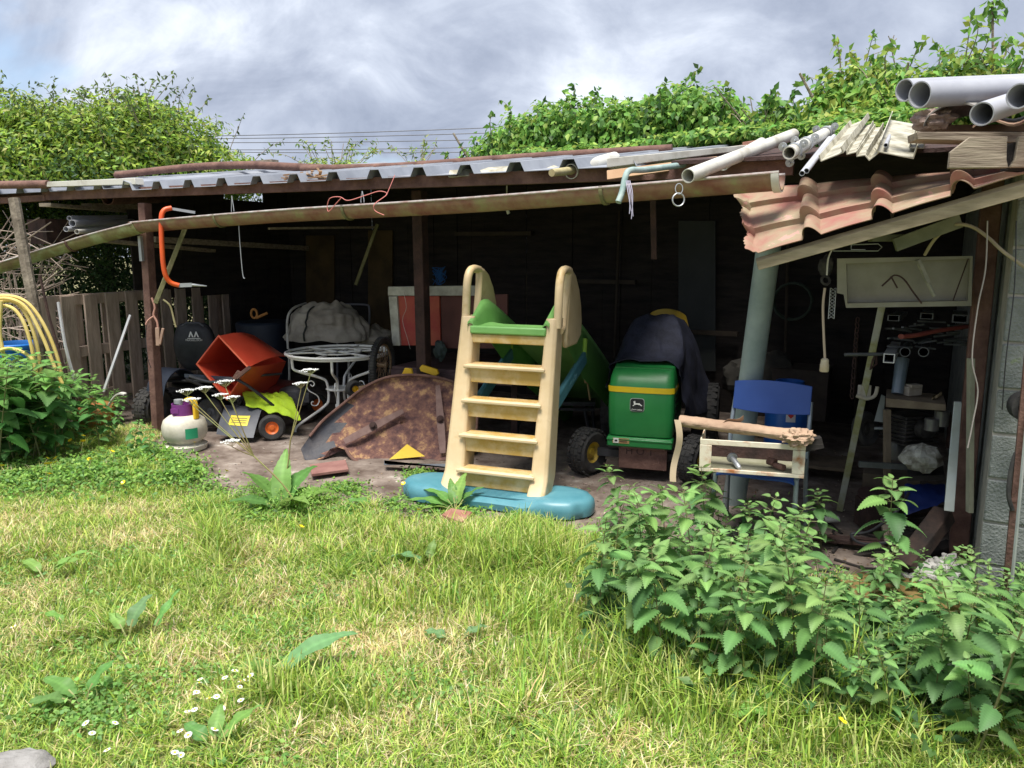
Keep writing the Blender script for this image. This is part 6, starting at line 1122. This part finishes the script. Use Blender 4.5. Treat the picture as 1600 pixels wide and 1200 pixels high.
def nettle_proto(H_, nodes, Lm, cols, serr=.16, seed=0, label='', cat='nettle', group='', wr=.68, name='stinging_nettle', petiole=.02, yellow=0.0):
    random.seed(seed); t = thing(name, label, cat, (0, 0, 0), 0, group); lean = Vector((random.uniform(-.08, .08), random.uniform(-.08, .08), 0)); lv = LV(); m = MB()
    pt = lambda k: Vector((lean.x*k*k*H_*2.5, lean.y*k*k*H_*2.5, H_*k)); m.tube([pt(k/8) for k in range(9)], [.0035*(1-.07*k) for k in range(9)], 6)
    for i in range(nodes):
        k = .18+.80*(i/(nodes-1))**.85; p = pt(k); az0 = (i % 2)*math.pi/2+random.uniform(-.35, .35)+seed; sz = Lm*[.75, .9, 1, 1.08, 1.1, 1.05, .95, .8, .5, .4][min(9, int(i/(nodes-1)*9.01))]
        for s_ in (0, 1, .5, 1.5)[:(2 if i < nodes-3 else 4)]:
            if random.random() < .06 and i < nodes-2: continue
            az = az0+math.pi*s_; L_ = sz*random.uniform(.8, 1.12)*(1 if s_ in (0, 1) else .7); el = random.uniform(-.35, .25)+(.55 if i >= nodes-2 else 0); d = Vector((-math.sin(az), math.cos(az), .25)); pb = p+d*petiole*(1+L_*6)
            m.tube([p, pb], .0014, 4); v, f = leaf_pts(L_, L_*wr, random.uniform(.5, 1.0), serr*.8, 22, 4, .55, .0, L_*.024, .16, seed)
            col = jit(cols[0] if i > nodes*.6 else cols[1 if random.random() < .7 else 2]); 
            if random.random() < yellow and i < nodes*.4: col = jit((.30, .30, .06))
            lv.add(place(v, az, el, pb, random.uniform(-.3, .3)), f, col)
    lv.build('leaves', t); m.build('stem', stemm, t, local=True); return t
ncol = [(.20, .35, .11), (.14, .28, .09), (.10, .215, .075)]
LABN = 'mid-green stinging nettle with toothed leaves in the dense nettle bed at the right'; GRN = 'stinging nettles in the bed at the right'
protos = [nettle_proto(.5, 7+i % 3, .090+.012*(i % 3), ncol, seed=31+i, label=LABN, group=GRN, yellow=0) for i in range(6)]
def outl(x): return float(np.interp(x, [925, 960, 1000, 1050, 1100, 1160, 1220, 1270, 1300, 1350, 1400, 1440, 1500, 1560, 1650], [880, 785, 800, 800, 815, 790, 850, 860, 925, 960, 965, 915, 915, 900, 900]))
random.seed(5); usedp = [False]*6; placed = []
def put(pl, used, k, pos, H_, label=None, group=None, base=.5):
    rz = random.uniform(0, 6.28); tl = (random.uniform(-.2, .2), random.uniform(-.2, .2)); s_ = H_/base
    if not used[k]: o = pl[k]; used[k] = True; o.location = pos; o.rotation_euler = (*tl, rz); o.scale = (s_,)*3
    else: o = dup(pl[k], pos, rz, s_, tilt=tl)
    o['label'] = label or o['label']
    return o
cnt = 0
while cnt < 128:
    x = 925+735*((cnt*.61803+random.uniform(-.02, .02)) % 1); yb = random.uniform(850, 1190); lim = float(np.interp(x, [925, 1000, 1080, 1200, 1400, 1660], [985, 1045, 1100, 1120, 1160, 1230]))
    if yb > lim or (yb < 925 and x > 1290) : continue
    g_ = G(x, yb)
    if any((g_-p).length < .085 for p in placed): continue
    yt = outl(x)+random.choice([random.uniform(-45, 10), random.uniform(0, 60), random.uniform(30, 100)])
    if yt > yb-60: yt = yb-random.uniform(60, 110)
    h_ = P(x, yt, g_.y).z
    if h_ > .62: h_ = random.uniform(.42, .62)
    placed.append(g_); put(protos, usedp, cnt % 6, (g_.x, g_.y, -.01), max(.16, h_)); cnt += 1
for x, yb, yt, l_ in [(1168, 930, 762, 'tallest leafy nettle standing in front of the blue chair'), (1385, 935, 752, 'tall thin nettle standing alone before the dark right bay'), (975, 830, 728, 'upright nettle in front of the tractor front wheel'), (1105, 880, 725, 'nettle growing up beside the left leg of the blue chair'), (1022, 850, 760, 'small nettle between the tractor wheel and the blue chair'), (1545, 1010, 885, 'nettle growing against the block wall foot')]:
    g_ = G(x, yb); o = put(protos, usedp, random.randrange(6), (g_.x, g_.y, 0), P(x, yt, g_.y).z, l_); o['group'] = 'stinging nettles in the bed at the right'
LABL = 'broad-leaved dead-nettle in the thick clump below the yellow hose at the left'; GRL = 'dead-nettles in the left clump'
pl2 = [nettle_proto(.5, 8+i % 2, .115, [(.16, .33, .085), (.10, .24, .07), (.075, .18, .06)], serr=.07, seed=51+i, label=LABL, group=GRL, wr=.78, name='dead_nettle', cat='dead-nettle') for i in range(4)]; u2 = [False]*4; random.seed(9)
cnt = 0; placed2 = []
while cnt < 80:
    x = random.uniform(-60, 186); yb = random.uniform(650, 745); g_ = G(x, yb)
    if yb > np.interp(x, [-60, 60, 110, 186], [750, 738, 718, 700]) or any((g_-p).length < .09 for p in placed2): continue
    yt = float(np.interp(x, [-60, 20, 60, 100, 140, 172], [535, 545, 545, 575, 590, 610]))+random.uniform(0, 60); yt = min(yt, yb-45); placed2.append(g_)
    put(pl2, u2, cnt % 4, (g_.x, g_.y, 0), max(.2, P(x, yt, g_.y).z)); cnt += 1
for x, yb, yt, l_ in [(205, 712, 655, 'small dead-nettle at the edge of the packed dirt by the left post'), (232, 722, 668, 'low pale dead-nettle right beside the foot of the left post')]:
    g_ = G(x, yb); o = put(pl2, u2, 0, (g_.x, g_.y, 0), P(x, yt, g_.y).z, l_)
# docks
dcol = [(.13, .28, .07), (.19, .33, .08), (.16, .30, .13)]
def dock(label, root, leaves, seed=0, group='dock plants in the grass'):
    random.seed(seed); r_ = G(*root); t = thing('dock_plant', label, 'dock', r_, 0, group)
    for i, (az, el, L_, W_, dr, c_) in enumerate(leaves):
        L_ *= (1.3 if group == 'x' or root == (440, 800) else 1.12); W_ *= (1.35 if root == (440, 800) else 1.1); lv = LV(); v, f = leaf_pts(L_, W_, dr, .03, 18, 6, .75, .006, .0025, .22, seed+i); a = R(az)-math.pi/2; d = Vector((math.cos(R(az))*math.cos(R(el)), math.sin(R(az))*math.cos(R(el)), math.sin(R(el)))); pb = d*.05+Vector((0, 0, .01))
        lv.add(place(v, a, R(el), pb, random.uniform(-.25, .25)), f, jit(dcol[c_], .08)); o = lv.build('leaf', t); m = MB(); m.tube([(0, 0, -.01), pb, pb+d*L_*.15], .004, 5); m.build('stalk', M('dock_stalk', (.25, .30, .10), (.3, .2, .1), 6, .6), o, local=True)
dock('large-leaved dock at the front edge of the dirt, left of the rusty deck', (440, 800), [(100, 72, .27, .10, .7, 1), (60, 60, .26, .11, 1.1, 0), (20, 40, .24, .11, 1.2, 1), (150, 55, .25, .09, .9, 0), (200, 35, .2, .08, .8, 0), (-40, 50, .22, .08, 1.3, 1), (110, 50, .28, .1, 1.4, 0)], 1)
dock('dock with one long arching leaf in the middle of the lawn', (430, 1062), [(20, 42, .26, .085, 1.0, 2), (175, 35, .10, .06, 1.2, 1)], 2)
dock('small dock with a squared pale leaf in the left lawn', (200, 1000), [(75, 60, .13, .075, .9, 2), (150, 45, .09, .05, .8, 1), (250, 20, .07, .05, .8, 1)], 3)
dock('low dock with spreading yellowish leaves at the far left of the lawn', (70, 905), [(150, 30, .15, .05, .9, 1), (35, 38, .16, .05, .6, 1), (15, 35, .13, .045, .5, 1)], 4)
dock('single narrow dock leaf between the left lawn docks', (110, 985), [(160, 32, .11, .04, .9, 1)], 5)
dock('narrow upright dock leaf right of the squared pale leaf', (235, 998), [(50, 55, .14, .035, .3, 0)], 15)
dock('dock with one flat pale leaf in tall grass below the slide', (668, 890), [(160, 35, .15, .07, 1.2, 2), (70, 60, .09, .05, .5, 1)], 6)
dock('dock growing in front of the teal slide base', (712, 800), [(165, 25, .24, .08, .8, 0), (150, 45, .2, .07, 1.1, 0), (80, 62, .2, .08, .9, 1), (30, 50, .16, .06, .8, 0), (190, 20, .2, .07, .9, 1), (110, 60, .16, .06, .8, 0)], 7)
dock('flat dark dock leaf on the dirt left of the teal slide base', (590, 793), [(170, 15, .14, .07, .4, 0), (20, 15, .13, .06, .4, 0)], 8)
dock('small flat two-leaved dock in the middle of the lawn', (712, 1010), [(160, 25, .09, .05, .7, 2), (30, 30, .09, .045, .7, 2)], 9)
dock('dock with crinkled broad leaves in front of the nettle bed', (1225, 1120), [(140, 45, .17, .08, 1.2, 1), (40, 60, .18, .09, .9, 0), (200, 30, .15, .08, 1.0, 1)], 10)
dock('dock with one broad drooping leaf under the right nettles', (1440, 1140), [(-30, 45, .2, .11, 1.5, 1), (150, 40, .14, .08, 1.2, 0)], 11)
dock('dock leaf sticking out at the left edge of the nettle bed', (985, 935), [(150, 40, .2, .09, 1.2, 0), (100, 60, .14, .08, .8, 0)], 12)
dock('low dark dock in the lawn at the bottom left', (130, 1105), [(60, 55, .12, .05, .8, 0), (160, 35, .14, .06, .9, 0), (200, 30, .12, .06, .9, 0)], 13)
dock('low dock beside the daisies at the bottom left', (335, 1180), [(50, 45, .13, .055, .9, 1), (150, 35, .1, .05, .9, 0), (100, 50, .1, .05, .9, 1)], 14)
# daisies and buttercups
wp = M('petal_white', (.85, .85, .85)); yp = M('petal_yellow', (.85, .62, .02), None, rough=.35); yc = M('daisy_centre', (.80, .50, .03))
def daisy(label, group):
    t = thing('daisy', label, 'daisy', (0, 0, 0), 0, group); m = MB(); n = 16
    for k in range(n):
        a = 2*math.pi*k/n; d = Vector((math.cos(a), math.sin(a), .12)); s_ = Vector((-math.sin(a), math.cos(a), 0))*.0020; m.add([d*.003, d*.008+s_, d*.0125, d*.008-s_], [(0, 1, 2, 3)])
    m.v = [(x, y, z+.06) for x, y, z in m.v]; m.build('petals', wp, t, local=True); m = MB(); m.lathe([(.004, .060), (.0035, .063), (0, .064)], n=10); m.build('centre', yc, t, local=True); m = MB(); m.tube([(0, 0, 0), (.002, 0, .06)], .0009, 4); m.build('stem', MATS['dock_stalk'], t, local=True); return t
dz = [(320, 1073), (312, 1083), (359, 1071), (401, 1070), (369, 1081), (377, 1079), (384, 1078), (304, 1096), (308, 1101), (337, 1100), (342, 1111), (330, 1116), (311, 1119), (293, 1128), (383, 1109), (284, 1142), (289, 1156), (322, 1149), (305, 1160), (322, 1163), (151, 1142), (168, 1144), (141, 1158), (178, 1188), (282, 1188), (269, 1198), (32, 991), (360, 1066)]
d0 = daisy('small white daisy among the scattered daisies in the bottom left of the lawn', 'daisies in the lawn')
for i, (x, y) in enumerate(dz):
    g_ = G(x, y+10); o = d0 if i == 0 else dup(d0, (0, 0, 0)); o.location = (g_.x, g_.y, -.005+random.uniform(0, .012)); o.rotation_euler = (random.uniform(.1, .5), random.uniform(-.3, .3), random.uniform(0, 6)); k = random.uniform(.85, 1.15); o.scale = (k, k, k)
def butter(label, group):
    t = thing('buttercup', label, 'buttercup', (0, 0, 0), 0, group); m = MB()
    for k in range(5):
        a = 2*math.pi*k/5; d = Vector((math.cos(a), math.sin(a), .45)); s_ = Vector((-math.sin(a), math.cos(a), 0))*.008; m.add([(0, 0, .15), Vector((0, 0, .15))+d*.009+s_, Vector((0, 0, .15))+d*.014+s_*.5, Vector((0, 0, .15))+d*.014-s_*.5, Vector((0, 0, .15))+d*.009-s_], [(0, 1, 2, 3, 4)])
    m.build('petals', yp, t, local=True); m = MB(); m.tube([(0, 0, 0), (.01, 0, .08), (0, 0, .15)], .0012, 4); m.build('stem', MATS['dock_stalk'], t, local=True); return t
b0 = butter('yellow buttercup in the flowering patch between the left nettles and the post', 'buttercups near the left post'); random.seed(3)
bz = [(121, 693), (134, 692), (148, 695), (70, 757), (75, 743), (91, 737), (104, 733), (117, 728), (136, 741), (143, 713), (151, 715), (160, 717), (197, 714), (219, 713), (218, 754), (261, 718), (266, 738), (303, 697), (268, 675), (262, 728), (128, 705), (180, 722), (233, 729), (66, 768), (337, 750), (2, 745), (52, 731)]
for i, (x, y) in enumerate(bz):
    g_ = G(x, y+22); o = b0 if i == 0 else dup(b0, (0, 0, 0)); o.location = (g_.x, g_.y, 0); o.rotation_euler = (random.uniform(.2, .7), random.uniform(-.4, .4), random.uniform(0, 6)); k = random.uniform(.8, 1.3); o.scale = (k, k, k)
for x, y, l_ in [(1272, 1160, 'single bright buttercup in the grass below the right nettles'), (450, 838, 'lone buttercup at the lawn edge below the big dock'), (641, 758, 'tiny buttercup by the left end of the teal slide base'), (652, 815, 'tiny buttercup in the grass edge below the slide base')]:
    g_ = G(x, y+25); o = dup(b0, (g_.x, g_.y, 0), random.random()*6, 1.0, label=l_, tilt=(.5, 0))
# low ground cover of buttercup foliage
def cover_(name, label, polyf, n, L_, W_, cols, h_=.1, spread=.5):
    xs_, ys_ = [], []
    while len(xs_) < n:
        x, y = polyf()
        xs_.append(x); ys_.append(y)
    p = np.array([tuple(G(x, y)) for x, y in zip(xs_, ys_)]); p[:, 2] = RNG.random(n)**.7*h_*(.6+.5*wob(p[:, 0]*5, p[:, 1]*5))
    p[:, 2] = np.maximum(p[:, 2], .004); o = leafcloud(name, p, np.tile([[0, -.2, 1.]], (n, 1)), L_, W_, cols, .2, spread=spread); o['kind'] = 'stuff'; o['label'] = label; o['category'] = 'ground cover'; return o
random.seed(12)
def region_(pts):
    def f():
        while True:
            c = random.choice(pts); x = random.gauss(c[0], c[2]); y = random.gauss(c[1], c[3])
            if y > 660: return x, y
    return f
cvc = [(.17, .33, .06), (.24, .40, .08), (.10, .22, .05)]
cover_('weed_cover', 'low leafy weeds with buttercups between the left nettles and the dirt', region_([(60, 755, 40, 14), (130, 745, 35, 14), (200, 745, 40, 14), (235, 722, 22, 10), (280, 745, 22, 10), (30, 745, 30, 15)]), 12000, .034, .02, cvc, .13)
cover_('edge_weeds', 'small weeds scattered along the edge between the dirt and the lawn', region_([(350, 800, 25, 8), (400, 808, 25, 8), (520, 812, 40, 8), (700, 838, 60, 8), (900, 850, 50, 12), (1000, 880, 35, 14), (430, 800, 20, 8), (540, 765, 16, 5), (655, 745, 14, 5), (720, 800, 20, 8), (330, 770, 12, 10), (970, 850, 20, 10)]), 5200, .03, .017, cvc, .06)
cover_('bed_undergrowth', 'low dark undergrowth between the nettle stems at the right', region_([(980, 950, 30, 30), (1080, 990, 60, 40), (1200, 1010, 60, 40), (1330, 1040, 60, 35), (1450, 1060, 60, 40), (1560, 1040, 50, 50)]), 9000, .05, .032, [(.08, .17, .05), (.12, .23, .07), (.05, .12, .04)], .17)
cover_('apron_weeds', 'sparse tiny weeds dotted over the packed dirt', lambda: (random.uniform(300, 1250), random.uniform(735, 850)), 500, .022, .012, cvc, .02)
# leaf litter and crumbs on the dirt
n = 1500; xs_ = RNG.uniform(250, 1500, n); ys_ = RNG.uniform(690, 900, n); p = np.array([tuple(G(x, y, .0)) for x, y in zip(xs_, ys_)]); p[:, 2] = .012
o = leafcloud('leaf_litter', p, np.tile([[0, 0, 1.]], (n, 1)), .022, .012, [(.16, .10, .06), (.30, .22, .15), (.42, .36, .28), (.10, .07, .05)], 0, spread=.25, mat=M('litter', (.2, .14, .1)) and leafmat('litter_leaf', .05, .9, .1)); o['kind'] = 'stuff'; o['label'] = 'bits of dry leaf and crumbs scattered over the packed dirt'; o['category'] = 'litter'
# tall grass tufts
def tuft(name, cx_, cy_, sx, sy, n, h_):
    xs_ = RNG.normal(cx_, sx, n); ys_ = RNG.normal(cy_, sy, n); pts = np.array([tuple(G(x, y)) for x, y in zip(xs_, ys_)])
    az = RNG.uniform(0, 6.28, n); ln = np.abs(RNG.normal(.5, .4, n))[:, None]; h = (h_*RNG.uniform(.5, 1.2, n))[:, None]; d = np.stack([np.cos(az), np.sin(az), np.zeros(n)], 1); sd = np.stack([-np.sin(az), np.cos(az), np.zeros(n)], 1); up = np.array([[0, 0, 1.]]); f_ = lambda t: pts+h*(up*(t-.25*ln*t*t)+d*ln*t*t); ww = .006
    v = np.stack([f_(0)-sd*ww*.4, f_(0)+sd*ww*.4, f_(.4)-sd*ww*.5, f_(.4)+sd*ww*.5, f_(.75)-sd*ww*.35, f_(.75)+sd*ww*.35, f_(1)], 1).reshape(-1, 3)
    i = np.arange(n)[:, None]*7; f = np.concatenate([i+np.array([[a, b_, c]]) for a, b_, c in ((0,1,2),(1,3,2),(2,3,4),(3,5,4),(4,5,6))], 0); return v, f, np.repeat(np.clip(pick(greens[:4], n), .01, 1), 7, 0)
V_, F_, C_2, off = [], [], [], 0
for args in [(335, 850, 14, 14, 260, .2), (355, 860, 20, 12, 160, .14), (760, 880, 45, 14, 900, .16), (830, 870, 35, 14, 600, .17), (700, 850, 40, 8, 400, .13), (560, 835, 60, 8, 500, .11), (640, 870, 50, 12, 400, .12), (900, 880, 40, 20, 400, .13), (1050, 1080, 60, 30, 700, .14), (1200, 1110, 80, 20, 700, .13), (1350, 1150, 100, 20, 700, .12), (990, 1000, 30, 30, 400, .14), (850, 1050, 60, 30, 300, .13), (430, 1090, 30, 10, 200, .14), (1000, 1020, 50, 40, 500, .2), (1120, 1060, 60, 30, 500, .2), (1260, 1080, 70, 30, 500, .2), (640, 940, 60, 20, 400, .11), (820, 960, 60, 25, 500, .12), (200, 900, 60, 15, 300, .1), (60, 860, 50, 10, 250, .1), (520, 1100, 60, 20, 350, .11), (520, 830, 40, 6, 250, .1)]:
    v, f, c = tuft('', *args); V_.append(v); F_.append(f+off); C_2.append(c); off += len(v)
o = npmesh('tall_grass', np.concatenate(V_), np.concatenate(F_), np.concatenate(C_2), GRASSM); o['kind'] = 'stuff'; o['label'] = 'taller fresh grass tufts at the lawn edge and the nettle bed'; o['category'] = 'grass'
# cow parsley
def parsley(label, root, heads, seed, Y0=None):
    random.seed(seed); r_ = G(*root); Yp = r_.y; t = thing('cow_parsley', label, 'cow parsley', r_, 0, 'cow parsley at the dirt edge'); m = MB(); main = [r_]
    hp = [P(x, y, Yp-.02+dy) for x, y, dy in heads]; c_ = sum(hp, Vector())/len(hp); fork = r_.lerp(c_, .55)+Vector((.0, 0, -.03))
    m.tube(arc([r_, r_.lerp(fork, .5)+Vector((.03, 0, 0)), fork], 5), [.006]*5+[.0045]*6, 7)
    for h_ in hp: m.tube(arc([fork, fork.lerp(h_, .5)+Vector((.0, 0, -.02)), h_-Z*.03], 4), [.0035]*4+[.0025]*5, 6)
    m.build('stem', MATS['dock_stalk'], t)
    for h_ in hp:
        f = MB(); s2 = MB(); k_ = random.uniform(.8, 1.15)
        for i in range(13):
            a = i*.9; rr = .046*k_*(.3+.7*(i % 3)/2); u_ = h_+Vector((rr*math.cos(a), rr*math.sin(a), .008*(1-rr*20))); s2.tube([h_-Z*.03, u_], .0008, 3)
            for j in range(14):
                b_ = random.uniform(0, 6.28); q_ = u_+Vector((.009*math.cos(b_), .009*math.sin(b_), random.uniform(0, .004))); f.add([q_+Vector((.003, 0, .001)), q_+Vector((0, .003, 0)), q_-Vector((.003, 0, -.001)), q_-Vector((0, .003, 0))], [(0, 1, 2, 3)]); f.add([q_+Vector((.003, 0, .0)), q_+Vector((0, 0, .003)), q_-Vector((.003, 0, 0)), q_-Vector((0, 0, .003))], [(0, 1, 2, 3)])
        o = f.build('flower_head', wp, t); s2.build('rays', MATS['dock_stalk'], o)
    n = 900; c = np.array([tuple(Vector((random.gauss(0, .09), random.gauss(0, .07), abs(random.gauss(.06, .04))))) for _ in range(n)]); leafcloud('feathery_leaves', c, np.tile([[0, -.3, 1.]], (n, 1)), .028, .007, cvc[:2], .1, parent=t)
parsley('cow parsley with five white flower heads in front of the mower', (470, 800), [(320, 607, .0), (352, 597, .05), (345, 618, 0), (363, 622, -.05), (292, 611, .05), (362, 690, -.1), (300, 625, 0)], 1)
parsley('single tall cow parsley stem in front of the table leg', (425, 790), [(484, 579, 0), (470, 600, .03)], 2)

random.seed(21)
cover_('clover_patches', 'small clover and weed leaves mixed through the lawn grass', region_([(random.uniform(0, 950), random.uniform(860, 1180), random.uniform(20, 60), random.uniform(8, 22)) for _ in range(26)]), 4500, .022, .016, [(.17, .33, .07), (.24, .40, .11), (.12, .25, .06)], .05)
cover_('dirt_edge_weeds', 'straggling weeds and seedlings creeping from the lawn on to the dirt', region_([(random.uniform(280, 940), random.uniform(765, 815), random.uniform(8, 22), random.uniform(4, 9)) for _ in range(24)]), 4200, .028, .014, cvc, .07)
